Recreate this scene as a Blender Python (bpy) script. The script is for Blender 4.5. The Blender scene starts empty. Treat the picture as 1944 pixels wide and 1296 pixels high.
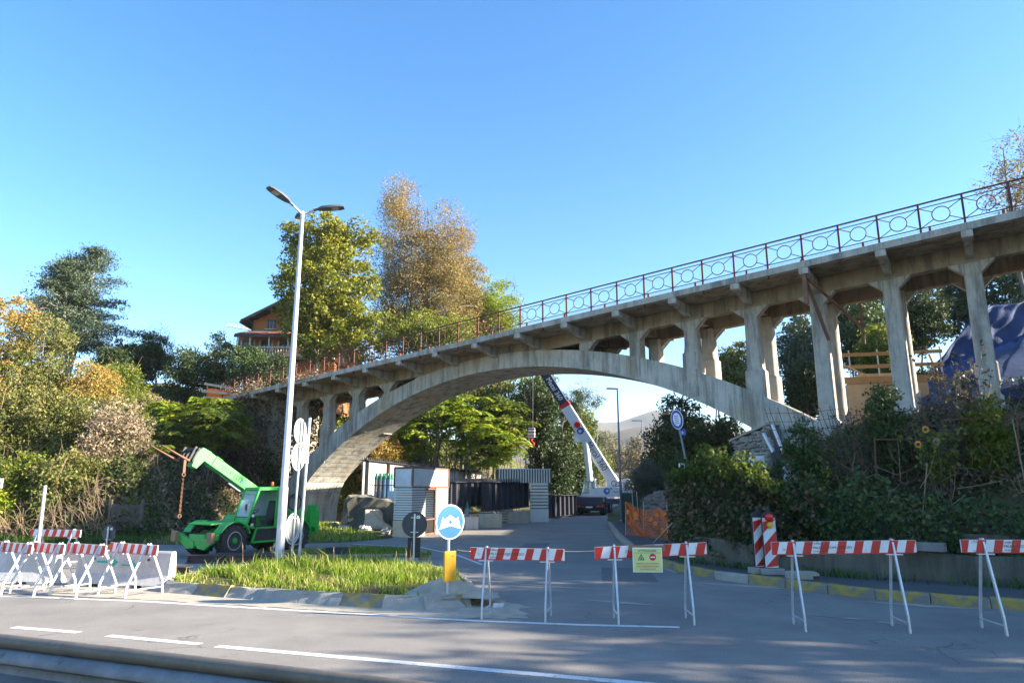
import bpy, bmesh, math, random
import numpy as np
from mathutils import Vector, Matrix

# ------------------------------------------------------------------ camera, sky, sun, exposure
scene = bpy.context.scene
col = scene.collection
R = math.radians
CAM_H = 2.3
PITCH = math.atan(275 / 1296)
cam_d = bpy.data.cameras.new('camera')
cam_d.sensor_width = 36; cam_d.lens = 24; cam_d.clip_start = 0.1; cam_d.clip_end = 12000
cam = bpy.data.objects.new('camera', cam_d); col.objects.link(cam)
cam.location = (0, 0, CAM_H); cam.rotation_euler = (R(90) + PITCH, 0, 0)
scene.camera = cam

SUN_EL = R(20.5); SUN_AZ = R(-6.0)      # azimuth measured from +X towards +Y
world = bpy.data.worlds.new('World'); scene.world = world; world.use_nodes = True
wn = world.node_tree; wn.nodes.clear()
wo = wn.nodes.new('ShaderNodeOutputWorld'); wb = wn.nodes.new('ShaderNodeBackground'); sk = wn.nodes.new('ShaderNodeTexSky')
sk.sky_type = 'NISHITA'; sk.sun_disc = False; sk.sun_elevation = SUN_EL
sk.sun_rotation = math.pi / 2 - SUN_AZ
sk.altitude = 200; sk.air_density = 1.0; sk.dust_density = 0.45; sk.ozone_density = 2.2
wb.inputs[1].default_value = 0.088
hs = wn.nodes.new('ShaderNodeHueSaturation'); hs.inputs['Saturation'].default_value = 1.32; hs.inputs['Hue'].default_value = 0.503
wn.links.new(sk.outputs[0], hs.inputs['Color']); wn.links.new(hs.outputs[0], wb.inputs[0]); wn.links.new(wb.outputs[0], wo.inputs[0])
sun_d = bpy.data.lights.new('sun', 'SUN'); sun_d.energy = 5.0; sun_d.angle = R(0.55); sun_d.color = (1.0, 0.90, 0.74)
sun = bpy.data.objects.new('sun', sun_d); col.objects.link(sun)
SDIR = Vector((math.cos(SUN_EL) * math.cos(SUN_AZ), math.cos(SUN_EL) * math.sin(SUN_AZ), math.sin(SUN_EL)))
sun.rotation_euler = SDIR.to_track_quat('Z', 'Y').to_euler(); sun.location = (30, 0, 40)
vs = scene.view_settings
vs.view_transform = 'Standard'; vs.look = 'None'; vs.gamma = 1; vs.exposure = 2.2; vs.use_curve_mapping = False
scene.cycles.max_bounces = 6; scene.cycles.diffuse_bounces = 3; scene.cycles.glossy_bounces = 3
scene.cycles.transmission_bounces = 4; scene.cycles.transparent_max_bounces = 6
scene.cycles.use_denoising = True

# ------------------------------------------------------------------ pixel -> place helpers (photo is 1944 x 1296)
_F = 1296.; _c = math.cos(PITCH); _s = math.sin(PITCH)
def ray(px, py):
    u = (px - 972) / _F; v = (648 - py) / _F
    return Vector((u, _c - v * _s, _s + v * _c))
def at_z(px, py, z=0.):
    r = ray(px, py); k = (z - CAM_H) / r.z
    return Vector((0, 0, CAM_H)) + r * k
def at_y(px, py, Y):
    r = ray(px, py); k = Y / r.y
    return Vector((0, 0, CAM_H)) + r * k

# ------------------------------------------------------------------ materials
MATS = {}
def nd(nt, t, **kw):
    n = nt.nodes.new(t)
    for k, v in kw.items(): setattr(n, k, v)
    return n
def new_mat(name):
    m = bpy.data.materials.new(name); m.use_nodes = True
    b = m.node_tree.nodes['Principled BSDF']; MATS[name] = m
    return m, m.node_tree, b
def ramp(nt, stops):
    r = nd(nt, 'ShaderNodeValToRGB'); e = r.color_ramp.elements
    while len(e) < len(stops): e.new(0.5)
    for el, (p, c) in zip(e, stops):
        el.position = p; el.color = (*c, 1) if len(c) == 3 else c
    return r
def coords(nt, scale=(1, 1, 1), kind='Object'):
    tc = nd(nt, 'ShaderNodeTexCoord'); mp = nd(nt, 'ShaderNodeMapping'); mp.inputs['Scale'].default_value = scale
    nt.links.new(tc.outputs[kind], mp.inputs[0]); return mp.outputs[0]
def noise(nt, vec, scale, detail=4, rough=0.6):
    n = nd(nt, 'ShaderNodeTexNoise'); n.inputs['Scale'].default_value = scale; n.inputs['Detail'].default_value = detail
    n.inputs['Roughness'].default_value = rough; nt.links.new(vec, n.inputs['Vector']); return n.outputs['Fac']
def mixc(nt, fac, a, b, mode='MIX'):
    m = nd(nt, 'ShaderNodeMix', data_type='RGBA', blend_type=mode)
    for s, v in ((0, fac), (6, a), (7, b)):
        if isinstance(v, (int, float)): m.inputs[s].default_value = v
        elif isinstance(v, tuple): m.inputs[s].default_value = (*v, 1)
        else: nt.links.new(v, m.inputs[s])
    return m.outputs[2]
def bump(nt, b, h, dist=0.02, strength=0.6):
    bp = nd(nt, 'ShaderNodeBump'); bp.inputs['Distance'].default_value = dist; bp.inputs['Strength'].default_value = strength
    nt.links.new(h, bp.inputs['Height']); nt.links.new(bp.outputs[0], b.inputs['Normal'])
def math_n(nt, op, a, b=0.0, clamp=False):
    m = nd(nt, 'ShaderNodeMath', operation=op, use_clamp=clamp)
    for i, v in enumerate((a, b)):
        if isinstance(v, (int, float)): m.inputs[i].default_value = v
        else: nt.links.new(v, m.inputs[i])
    return m.outputs[0]

def surf(name, c1, c2=None, rough=0.7, scale=3.0, metal=0.0, bmp=0.0, bscale=40., spec=0.5, stops=(0.35, 0.65), wear=None, kind='Object', coat=0.):
    """noise-mottled paint, metal, wood, stone"""
    m, nt, b = new_mat(name)
    v = coords(nt, kind=kind)
    c2 = c2 or tuple(x * 0.78 for x in c1)
    r = ramp(nt, [(stops[0], c1), (stops[1], c2)]); nt.links.new(noise(nt, v, scale, 6, 0.65), r.inputs[0])
    out = r.outputs[0]
    if wear:
        wr = ramp(nt, [(wear[1], (0, 0, 0)), (wear[1] + 0.06, (1, 1, 1))]); nt.links.new(noise(nt, v, wear[2], 8, 0.7), wr.inputs[0])
        out = mixc(nt, wr.outputs[0], out, wear[0])
    nt.links.new(out, b.inputs['Base Color'])
    b.inputs['Roughness'].default_value = rough; b.inputs['Metallic'].default_value = metal
    b.inputs['Specular IOR Level'].default_value = spec; b.inputs['Coat Weight'].default_value = coat
    if bmp: bump(nt, b, noise(nt, v, bscale, 3), bmp, 0.7)
    return m

def concrete(name, base, dark, warm, boards=None, streak=1.0):
    """weathered cast concrete: cloudy tone, dark run-off streaks, warm staining, board marks"""
    m, nt, b = new_mat(name)
    v = coords(nt)
    r = ramp(nt, [(0.3, tuple(x * .72 for x in base)), (0.55, base), (0.8, tuple(min(1, x * 1.18) for x in base))])
    nt.links.new(noise(nt, v, 1.4, 8, 0.7), r.inputs[0]); c = r.outputs[0]
    vs_ = coords(nt, (1.3, 1.3, 0.16)); sr = ramp(nt, [(0.47, (0, 0, 0)), (0.60, (1, 1, 1))]); nt.links.new(noise(nt, vs_, 1.6, 7, 0.72), sr.inputs[0])
    f = math_n(nt, 'MULTIPLY', sr.outputs[0], 0.62 * streak); c = mixc(nt, f, c, dark)
    vw = coords(nt, (0.7, 0.7, 0.5)); wr = ramp(nt, [(0.5, (0, 0, 0)), (0.7, (1, 1, 1))]); nt.links.new(noise(nt, vw, 1.1, 5, 0.6), wr.inputs[0])
    f = math_n(nt, 'MULTIPLY', wr.outputs[0], 0.7); c = mixc(nt, f, c, warm)
    sp = ramp(nt, [(0.62, (0, 0, 0)), (0.7, (1, 1, 1))]); nt.links.new(noise(nt, v, 9, 8, 0.75), sp.inputs[0])
    f = math_n(nt, 'MULTIPLY', sp.outputs[0], 0.35); c = mixc(nt, f, c, dark)
    h = noise(nt, v, 22, 6, 0.7)
    if boards:
        w = nd(nt, 'ShaderNodeTexWave', wave_type='BANDS', bands_direction=boards[0], wave_profile='SAW')
        w.inputs['Scale'].default_value = boards[1]; w.inputs['Distortion'].default_value = 0.5; w.inputs['Detail'].default_value = 2; w.inputs['Detail Scale'].default_value = 2
        nt.links.new(coords(nt), w.inputs['Vector'])
        wr2 = ramp(nt, [(0.0, (0, 0, 0)), (0.09, (1, 1, 1))]); nt.links.new(w.outputs['Fac'], wr2.inputs[0])
        inv = math_n(nt, 'SUBTRACT', 1.0, wr2.outputs[0]); inv = math_n(nt, 'MULTIPLY', inv, 0.45)
        c = mixc(nt, inv, c, dark); h = math_n(nt, 'ADD', math_n(nt, 'MULTIPLY', h, 0.5), math_n(nt, 'MULTIPLY', wr2.outputs[0], 0.6))
    nt.links.new(c, b.inputs['Base Color']); b.inputs['Roughness'].default_value = 0.92; b.inputs['Specular IOR Level'].default_value = 0.25
    bump(nt, b, h, 0.025, 0.8); return m

def leafmat(name, cols, trans=0.35, rough=0.55):
    """leaf colour from a per-leaf random value, with light coming through the blade"""
    m, nt, b = new_mat(name)
    a = nd(nt, 'ShaderNodeAttribute', attribute_name='tint')
    st = [(i / max(1, len(cols) - 1), c) for i, c in enumerate(cols)]
    r = ramp(nt, st); nt.links.new(a.outputs['Fac'], r.inputs[0])
    nt.links.new(r.outputs[0], b.inputs['Base Color']); b.inputs['Roughness'].default_value = rough; b.inputs['Specular IOR Level'].default_value = 0.3
    t = nd(nt, 'ShaderNodeBsdfTranslucent'); g = mixc(nt, 0.5, r.outputs[0], (1.0, 1.0, 0.35), 'MULTIPLY'); nt.links.new(g, t.inputs[0])
    mx = nd(nt, 'ShaderNodeMixShader'); mx.inputs[0].default_value = trans
    nt.links.new(b.outputs[0], mx.inputs[1]); nt.links.new(t.outputs[0], mx.inputs[2])
    nt.links.new(mx.outputs[0], nt.nodes['Material Output'].inputs[0]); return m

# concrete of the bridge and walls
concrete('bridge_concrete', (0.47, 0.435, 0.38), (0.10, 0.095, 0.086), (0.36, 0.27, 0.17))
concrete('arch_concrete', (0.50, 0.475, 0.425), (0.105, 0.10, 0.094), (0.42, 0.33, 0.21), boards=('X', 0.9))
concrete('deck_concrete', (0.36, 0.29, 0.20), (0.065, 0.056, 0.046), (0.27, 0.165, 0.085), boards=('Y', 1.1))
concrete('wall_concrete', (0.155, 0.145, 0.115), (0.05, 0.05, 0.045), (0.12, 0.11, 0.075))
concrete('new_concrete', (0.50, 0.46, 0.38), (0.26, 0.22, 0.17), (0.45, 0.33, 0.18), streak=0.5)
concrete('jersey_concrete', (0.56, 0.55, 0.53), (0.26, 0.25, 0.24), (0.46, 0.40, 0.33), streak=0.45)
concrete('kerb_concrete', (0.40, 0.37, 0.32), (0.15, 0.14, 0.12), (0.33, 0.27, 0.18), streak=0.4)
surf('kerb_yellow', (0.38, 0.27, 0.05), (0.25, 0.20, 0.08), 0.85, 5, wear=((0.19, 0.18, 0.16), 0.48, 4), bmp=0.01)
surf('galvanised', (0.62, 0.63, 0.65), (0.50, 0.52, 0.55), 0.42, 6, metal=0.55, bmp=0.002)
surf('pole_white', (0.56, 0.56, 0.60), (0.46, 0.46, 0.50), 0.4, 3, metal=0.15)
surf('lamp_dark', (0.10, 0.105, 0.11), None, 0.5, 4)
surf('led_glass', (0.55, 0.54, 0.48), None, 0.25, 6)
surf('paint_red', (0.60, 0.025, 0.012), (0.50, 0.02, 0.012), 0.45, 5, wear=((0.36, 0.12, 0.08), 0.60, 9))
surf('paint_white', (0.76, 0.76, 0.76), (0.66, 0.66, 0.66), 0.5, 5, wear=((0.46, 0.44, 0.40), 0.59, 7))
surf('sign_white', (0.80, 0.80, 0.80), (0.74, 0.74, 0.74), 0.4, 3)
surf('sign_blue', (0.006, 0.125, 0.42), (0.006, 0.115, 0.38), 0.4, 3)
surf('sign_darkblue', (0.012, 0.06, 0.42), None, 0.4, 3)
surf('sign_back', (0.045, 0.05, 0.062), None, 0.55, 4)
surf('sign_grey', (0.36, 0.39, 0.37), (0.30, 0.33, 0.31), 0.45, 4, metal=0.3)
surf('box_yellow', (0.80, 0.40, 0.008), (0.72, 0.35, 0.008), 0.5, 3)
surf('notice_yellow', (0.60, 0.66, 0.24), (0.54, 0.60, 0.22), 0.5, 2)
surf('print_dark', (0.03, 0.03, 0.032), None, 0.6, 4)
surf('print_red', (0.55, 0.02, 0.06), None, 0.6, 4)
surf('card_brown', (0.25, 0.15, 0.085), None, 0.8, 4)
surf('machine_green', (0.014, 0.38, 0.040), (0.012, 0.30, 0.034), 0.5, 2.5, wear=((0.13, 0.16, 0.08), 0.57, 5), coat=0.0, bmp=.002)
surf('boom_green', (0.06, 0.36, 0.08), (0.05, 0.29, 0.07), 0.5, 2.0, wear=((0.15, 0.25, 0.12), 0.58, 4))
surf('machine_black', (0.018, 0.018, 0.02), (0.03, 0.03, 0.03), 0.6, 6)
surf('rubber', (0.022, 0.021, 0.022), (0.055, 0.050, 0.045), 0.85, 5, bmp=0.004)
surf('rim_silver', (0.50, 0.51, 0.52), (0.38, 0.38, 0.38), 0.4, 5, metal=0.5)
surf('rusty_steel', (0.24, 0.105, 0.055), (0.14, 0.065, 0.04), 0.8, 6, bmp=0.004)
surf('rail_rust', (0.24, 0.055, 0.026), (0.13, 0.032, 0.020), 0.85, 4, bmp=0.002)
surf('rail_dark', (0.085, 0.026, 0.022), (0.14, 0.040, 0.026), 0.85, 3, bmp=0.002)
surf('girder_dark_shaded', (0.040, 0.042, 0.058), (0.028, 0.030, 0.042), 0.5, 1.5, wear=((0.09, 0.075, 0.07), 0.64, 3))  # dark steel; the shade over the stored girders is put into this colour
surf('girder_primer_lit', (0.50, 0.47, 0.43), (0.40, 0.38, 0.35), 0.6, 0.8, wear=((0.20, 0.10, 0.05), 0.66, 2))  # same girder steel, primed grey, with its sunlit tone in the colour
surf('sheet_zinc', (0.55, 0.58, 0.57), (0.46, 0.50, 0.50), 0.45, 2, metal=0.25)
surf('sheet_rust_gap_shade', (0.20, 0.095, 0.055), (0.13, 0.06, 0.04), 0.8, 5)
surf('cylinder_grey', (0.25, 0.25, 0.26), (0.20, 0.20, 0.21), 0.5, 3)
surf('cylinder_blue', (0.20, 0.32, 0.46), (0.16, 0.27, 0.40), 0.5, 3)
surf('cylinder_green', (0.02, 0.24, 0.11), None, 0.45, 3)
surf('crane_white', (0.72, 0.75, 0.78), (0.66, 0.69, 0.72), 0.4, 1.5, coat=0.2)
surf('crane_navy', (0.020, 0.030, 0.075), (0.016, 0.024, 0.06), 0.4, 2)
surf('crane_blue', (0.03, 0.16, 0.50), None, 0.4, 2)
surf('lens_orange', (0.80, 0.15, 0.01), (0.62, 0.06, 0.008), 0.3, 6)
surf('lens_red', (0.60, 0.008, 0.008), None, 0.2, 6)
surf('lens_yellow', (0.80, 0.46, 0.01), None, 0.3, 6)
surf('timber_new', (0.46, 0.28, 0.13), (0.37, 0.21, 0.09), 0.7, 5, bmp=0.004)
surf('timber_pale', (0.62, 0.47, 0.31), (0.50, 0.36, 0.23), 0.75, 4, bmp=0.003)
surf('timber_old', (0.13, 0.105, 0.085), (0.075, 0.062, 0.052), 0.85, 5, bmp=0.006)
surf('plywood', (0.60, 0.44, 0.28), (0.50, 0.36, 0.22), 0.75, 1.6, wear=((0.36, 0.20, 0.07), 0.64, 1.2))
surf('tarp_blue', (0.022, 0.048, 0.135), (0.015, 0.034, 0.10), 0.75, 1.2, bmp=.05, bscale=2.2, spec=.25)
surf('tarp_white', (0.62, 0.63, 0.66), None, 0.5, 2)
surf('net_orange', (0.80, 0.17, 0.012), (0.66, 0.12, 0.012), 0.6, 6)
surf('panel_green', (0.010, 0.060, 0.045), None, 0.5, 3)
surf('wall_ochre', (0.42, 0.17, 0.062), (0.36, 0.145, 0.055), 0.9, 0.8, bmp=0.003)
surf('roof_dark', (0.055, 0.05, 0.055), (0.085, 0.07, 0.065), 0.8, 2)
surf('roof_tile', (0.40, 0.15, 0.075), (0.26, 0.095, 0.05), 0.85, 3, bmp=0.01)
surf('trim_pale', (0.62, 0.58, 0.50), (0.52, 0.48, 0.41), 0.8, 3)
surf('bark', (0.17, 0.145, 0.115), (0.10, 0.085, 0.068), 0.95, 6, bmp=0.02, bscale=14)
surf('bark_pale', (0.32, 0.29, 0.25), (0.22, 0.195, 0.165), 0.95, 6, bmp=0.02, bscale=14)
surf('twig_dry', (0.34, 0.235, 0.145), (0.24, 0.16, 0.10), 0.95, 6)
surf('stone_dark', (0.24, 0.235, 0.225), (0.16, 0.155, 0.145), 0.9, 3, bmp=0.02, bscale=12)
surf('stone_pale', (0.36, 0.335, 0.30), (0.25, 0.23, 0.20), 0.9, 3, bmp=0.02, bscale=12)
surf('mortar', (0.11, 0.105, 0.10), None, 0.95, 6)
surf('teal_paint', (0.0, 0.40, 0.32), None, 0.6, 5)
surf('sand', (0.44, 0.385, 0.30), (0.33, 0.285, 0.22), 0.95, 4, bmp=0.02, bscale=25)
surf('paper_white', (0.72, 0.72, 0.72), None, 0.7, 5)
surf('petal', (0.75, 0.33, 0.01), None, 0.6, 5)
surf('rebar', (0.20, 0.085, 0.05), (0.13, 0.055, 0.035), 0.8, 9)
surf('wood_brown', (0.32, 0.20, 0.12), (0.25, 0.15, 0.09), 0.85, 4)
m, nt, b = new_mat('glass_dark'); b.inputs['Base Color'].default_value = (0.03, 0.045, 0.06, 1); b.inputs['Roughness'].default_value = 0.06
b.inputs['Specular IOR Level'].default_value = 0.8
m, nt, b = new_mat('glass_clear'); b.inputs['Base Color'].default_value = (0.75, 0.85, 0.88, 1); b.inputs['Roughness'].default_value = 0.05
gl = nd(nt, 'ShaderNodeBsdfTransparent'); gl.inputs[0].default_value = (0.80, 0.88, 0.90, 1); mx = nd(nt, 'ShaderNodeMixShader'); mx.inputs[0].default_value = 0.72
nt.links.new(b.outputs[0], mx.inputs[1]); nt.links.new(gl.outputs[0], mx.inputs[2]); nt.links.new(mx.outputs[0], nt.nodes['Material Output'].inputs[0])

# foliage
leafmat('leaf_maple', [(0.07, 0.10, 0.014), (0.14, 0.165, 0.020), (0.25, 0.245, 0.026), (0.38, 0.32, 0.026)], 0.36)
leafmat('leaf_autumn', [(0.15, 0.145, 0.045), (0.24, 0.195, 0.06), (0.36, 0.24, 0.10), (0.40, 0.23, 0.16)], 0.35)
leafmat('leaf_green', [(0.05, 0.085, 0.014), (0.10, 0.14, 0.018), (0.18, 0.21, 0.025), (0.32, 0.30, 0.035)], 0.38)
leafmat('leaf_lime', [(0.10, 0.17, 0.014), (0.18, 0.25, 0.018), (0.28, 0.33, 0.022), (0.42, 0.40, 0.03)], 0.42)
leafmat('leaf_scrub', [(0.045, 0.070, 0.018), (0.10, 0.125, 0.028), (0.20, 0.20, 0.05), (0.42, 0.32, 0.12)], 0.33)
leafmat('leaf_ochre', [(0.14, 0.15, 0.03), (0.26, 0.22, 0.045), (0.40, 0.27, 0.07), (0.42, 0.18, 0.07)], 0.35)
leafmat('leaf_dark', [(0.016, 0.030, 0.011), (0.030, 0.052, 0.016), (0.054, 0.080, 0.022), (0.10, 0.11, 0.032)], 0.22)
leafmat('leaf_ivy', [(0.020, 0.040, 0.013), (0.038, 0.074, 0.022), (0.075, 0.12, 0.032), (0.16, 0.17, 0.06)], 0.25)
leafmat('leaf_dry', [(0.09, 0.070, 0.050), (0.19, 0.145, 0.10), (0.36, 0.275, 0.18), (0.36, 0.30, 0.16)], 0.25)
leafmat('leaf_brown', [(0.07, 0.048, 0.032), (0.13, 0.085, 0.055), (0.20, 0.14, 0.085), (0.17, 0.17, 0.06)], 0.2)
leafmat('leaf_olive', [(0.07, 0.095, 0.075), (0.11, 0.14, 0.11), (0.16, 0.19, 0.15)], 0.2)
leafmat('leaf_cedar', [(0.030, 0.052, 0.030), (0.055, 0.085, 0.050), (0.10, 0.135, 0.075), (0.17, 0.185, 0.09)], 0.15)
leafmat('leaf_far', [(0.06, 0.065, 0.03), (0.12, 0.105, 0.055), (0.19, 0.14, 0.085), (0.17, 0.18, 0.06)], 0.2)
leafmat('grass_blade', [(0.10, 0.18, 0.016), (0.19, 0.29, 0.024), (0.32, 0.38, 0.05), (0.56, 0.47, 0.22)], 0.48)
leafmat('grass_dark', [(0.035, 0.085, 0.010), (0.06, 0.13, 0.014), (0.10, 0.17, 0.02)], 0.3)

# ------------------------------------------------------------------ mesh helpers
def tag(o, label=None, cat=None, group=None, kind=None):
    for k, v in (('label', label), ('category', cat), ('group', group), ('kind', kind)):
        if v: o[k] = v
    return o
def link(name, me, parent=None, loc=None, rot=None):
    o = bpy.data.objects.new(name, me); col.objects.link(o)
    if parent: o.parent = parent
    if loc is not None: o.location = loc
    if rot is not None: o.rotation_euler = rot
    return o
def thing(name, label, cat, loc=(0, 0, 0), rz=0., group=None):
    o = bpy.data.objects.new(name, None); col.objects.link(o); o.empty_display_size = 0.3
    o.location = loc; o.rotation_euler = (0, 0, rz)
    return tag(o, label, cat, group)
def copy_tree(o, parent=None):
    c = o.copy(); col.objects.link(c); c.parent = parent
    for ch in list(o.children): copy_tree(ch, c)
    return c

class MB:
    """collects simple solids into one mesh"""
    def __init__(s): s.v = []; s.f = []; s.mi = []; s.m = 0
    def add(s, vs, fs):
        o = len(s.v); s.v += [tuple(x) for x in vs]; s.f += [tuple(i + o for i in f) for f in fs]; s.mi += [s.m] * len(fs)
    def box(s, c, d, rot=None):
        x, y, z = (k / 2 for k in d)
        P = [Vector((a * x, b_ * y, e * z)) for e in (-1, 1) for a, b_ in ((-1, -1), (1, -1), (1, 1), (-1, 1))]
        if rot is not None:
            Mx = rot if isinstance(rot, Matrix) else Matrix.Rotation(rot, 3, 'Z'); P = [Mx @ p for p in P]
        s.add([p + Vector(c) for p in P], [(3, 2, 1, 0), (4, 5, 6, 7), (0, 1, 5, 4), (1, 2, 6, 5), (2, 3, 7, 6), (3, 0, 4, 7)]); return s
    def bar(s, p, q, w, h=None, up=(0, 0, 1)):
        p, q = Vector(p), Vector(q); d = q - p; L = d.length; d = d / L; up = Vector(up)
        if abs(d.dot(up)) > 0.98: up = Vector((0, 1, 0)) if abs(d.y) < 0.9 else Vector((1, 0, 0))
        x = d.cross(up).normalized(); z = x.cross(d)
        Mx = Matrix((x, d, z)).transposed()
        s.box((p + q) / 2, (w, L, h or w), Mx); return s
    def tube(s, pts, r, n=8, caps=True):
        pts = [Vector(p) for p in pts]; k = len(pts); rs = r if isinstance(r, (list, tuple)) else [r] * k
        o = len(s.v); prev = None; vs = []
        for i, p in enumerate(pts):
            d = (pts[min(i + 1, k - 1)] - pts[max(i - 1, 0)]).normalized()
            a = prev if prev is not None else (Vector((0, 0, 1)) if abs(d.z) < 0.9 else Vector((1, 0, 0)))
            x = (a - d * a.dot(d)).normalized(); y = d.cross(x); prev = x
            vs += [p + (x * math.cos(2 * math.pi * j / n) + y * math.sin(2 * math.pi * j / n)) * rs[i] for j in range(n)]
        fs = [(i * n + j, i * n + (j + 1) % n, (i + 1) * n + (j + 1) % n, (i + 1) * n + j) for i in range(k - 1) for j in range(n)]
        if caps: fs += [tuple(range(n - 1, -1, -1)), tuple(range((k - 1) * n, k * n))]
        s.add(vs, fs); return s
    def prism(s, pts, vec):
        pts = [Vector(p) for p in pts]; vec = Vector(vec); n = len(pts)
        nrm = Vector((0, 0, 0))
        for i in range(n): nrm += pts[i].cross(pts[(i + 1) % n])
        if nrm.dot(vec) > 0: pts = pts[::-1]
        s.add(pts + [p + vec for p in pts], [tuple(range(n)), tuple(range(2 * n - 1, n - 1, -1))] + [((i + 1) % n, i, i + n, (i + 1) % n + n) for i in range(n)]); return s
    def lathe(s, prof, c=(0, 0, 0), axis='z', n=20):
        vs = []
        for r_, h in prof:
            for j in range(n):
                a = 2 * math.pi * j / n; x, y = r_ * math.cos(a), r_ * math.sin(a)
                p = (x, y, h) if axis == 'z' else ((h, x, y) if axis == 'x' else (y, h, x))
                vs.append(Vector(p) + Vector(c))
        k = len(prof)
        fs = [(i * n + j, i * n + (j + 1) % n, (i + 1) * n + (j + 1) % n, (i + 1) * n + j) for i in range(k - 1) for j in range(n)]
        fs += [tuple(range(n - 1, -1, -1)), tuple(range((k - 1) * n, k * n))]
        s.add(vs, fs); return s
    def torus(s, c, R_, r_, x=(1, 0, 0), y=(0, 0, 1), n=24, k=6):
        x, y, c = Vector(x), Vector(y), Vector(c); z = x.cross(y)
        vs = []
        for i in range(n):
            a = 2 * math.pi * i / n; d = x * math.cos(a) + y * math.sin(a)
            vs += [c + d * (R_ + r_ * math.cos(2 * math.pi * j / k)) + z * r_ * math.sin(2 * math.pi * j / k) for j in range(k)]
        s.add(vs, [(i * k + j, ((i + 1) % n) * k + j, ((i + 1) % n) * k + (j + 1) % k, i * k + (j + 1) % k) for i in range(n) for j in range(k)]); return s
    def mesh(s, name, mats, smooth=False):
        me = bpy.data.meshes.new(name); me.from_pydata(s.v, [], s.f)
        for m_ in ([mats] if isinstance(mats, str) else mats): me.materials.append(MATS[m_])
        me.polygons.foreach_set('material_index', s.mi)
        bm = bmesh.new(); bm.from_mesh(me); bmesh.ops.recalc_face_normals(bm, faces=bm.faces); bm.to_mesh(me); bm.free()
        if smooth: me.shade_auto(40) if hasattr(me, 'shade_auto') else me.polygons.foreach_set('use_smooth', [True] * len(me.polygons))
        me.update(); return me
    def build(s, name, mats, parent=None, loc=None, rot=None, smooth=False, bevel=0):
        o = link(name, s.mesh(name, mats, False), parent, loc, rot)
        if smooth:
            me = o.data; me.polygons.foreach_set('use_smooth', [True] * len(me.polygons))
            try: me.set_sharp_from_angle(angle=R(38))
            except Exception: pass
        if bevel:
            bv = o.modifiers.new('edge', 'BEVEL'); bv.width = bevel; bv.segments = 2; bv.limit_method = 'ANGLE'; bv.angle_limit = R(40)
        return o

def grid_mesh(name, V, nu, nv, mat, parent=None, smooth=True):
    """V is an array of nu*nv points laid out row by row"""
    me = bpy.data.meshes.new(name); V = np.asarray(V, np.float32).reshape(-1, 3)
    i = np.arange(nu - 1)[:, None] * nv + np.arange(nv - 1)[None, :]
    F = np.stack([i, i + nv, i + nv + 1, i + 1], -1).reshape(-1, 4).astype(np.int32)
    fill_mesh(me, V, F, smooth); me.materials.append(MATS[mat]); return link(name, me, parent)
def fill_mesh(me, V, F, smooth=False):
    n, k = F.shape
    me.vertices.add(len(V)); me.vertices.foreach_set('co', np.ascontiguousarray(V, np.float32).ravel())
    me.loops.add(n * k); me.loops.foreach_set('vertex_index', np.ascontiguousarray(F, np.int32).ravel())
    me.polygons.add(n); me.polygons.foreach_set('loop_start', np.arange(0, n * k, k, dtype=np.int32))
    if smooth: me.polygons.foreach_set('use_smooth', np.ones(n, bool))
    me.update(calc_edges=True); me.validate()

def leaves_mesh(name, P, size, mat, rng, aspect=0.55, updir=None, jitter=1.0, tint=None, droop=0.0):
    """one small four-cornered blade per point"""
    P = np.asarray(P, float); n = len(P)
    d = rng.normal(size=(n, 3)) * jitter
    if updir is not None: d += np.asarray(updir)
    d[:, 2] -= droop
    d /= np.linalg.norm(d, axis=1)[:, None] + 1e-9
    q = rng.normal(size=(n, 3)); s_ = np.cross(d, q); s_ /= np.linalg.norm(s_, axis=1)[:, None] + 1e-9
    nn = np.cross(d, s_)
    L = size * (0.6 + 0.8 * rng.random((n, 1))); W = L * aspect * 0.5
    V = np.empty((n, 4, 3)); V[:, 0] = P; V[:, 1] = P + d * L * 0.45 + s_ * W + nn * L * 0.08; V[:, 2] = P + d * L; V[:, 3] = P + d * L * 0.45 - s_ * W + nn * L * 0.08
    F = np.arange(4 * n).reshape(n, 4)
    me = bpy.data.meshes.new(name); fill_mesh(me, V.reshape(-1, 3), F)
    t = rng.random(n) if tint is None else np.clip(tint, 0, 1)
    at = me.attributes.new('tint', 'FLOAT', 'POINT'); at.data.foreach_set('value', np.repeat(t, 4).astype(np.float32))
    me.materials.append(MATS[mat]); return me

FONT_CACHE = {}
def text(body, size, mat, parent, M, name='lettering', depth=0.002, align='CENTER', squash=1.0):
    cu = bpy.data.curves.new(name, 'FONT'); cu.body = body; cu.size = size; cu.align_x = align; cu.align_y = 'CENTER'; cu.extrude = depth; cu.resolution_u = 3
    t = bpy.data.objects.new('tmp', cu); col.objects.link(t)
    dg = bpy.context.evaluated_depsgraph_get(); me = bpy.data.meshes.new_from_object(t.evaluated_get(dg))
    bpy.data.objects.remove(t); bpy.data.curves.remove(cu)
    me.name = name; me.materials.clear(); me.materials.append(MATS[mat])
    me.transform(Matrix.Diagonal((squash, 1, 1, 1)))
    o = link(name, me, parent); o.matrix_local = M; return o
def frame(origin, x, y):
    x = Vector(x).normalized(); y = Vector(y); z = x.cross(y).normalized(); y = z.cross(x)
    M = Matrix((x, y, z)).transposed().to_4x4(); M.translation = Vector(origin); return M
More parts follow.
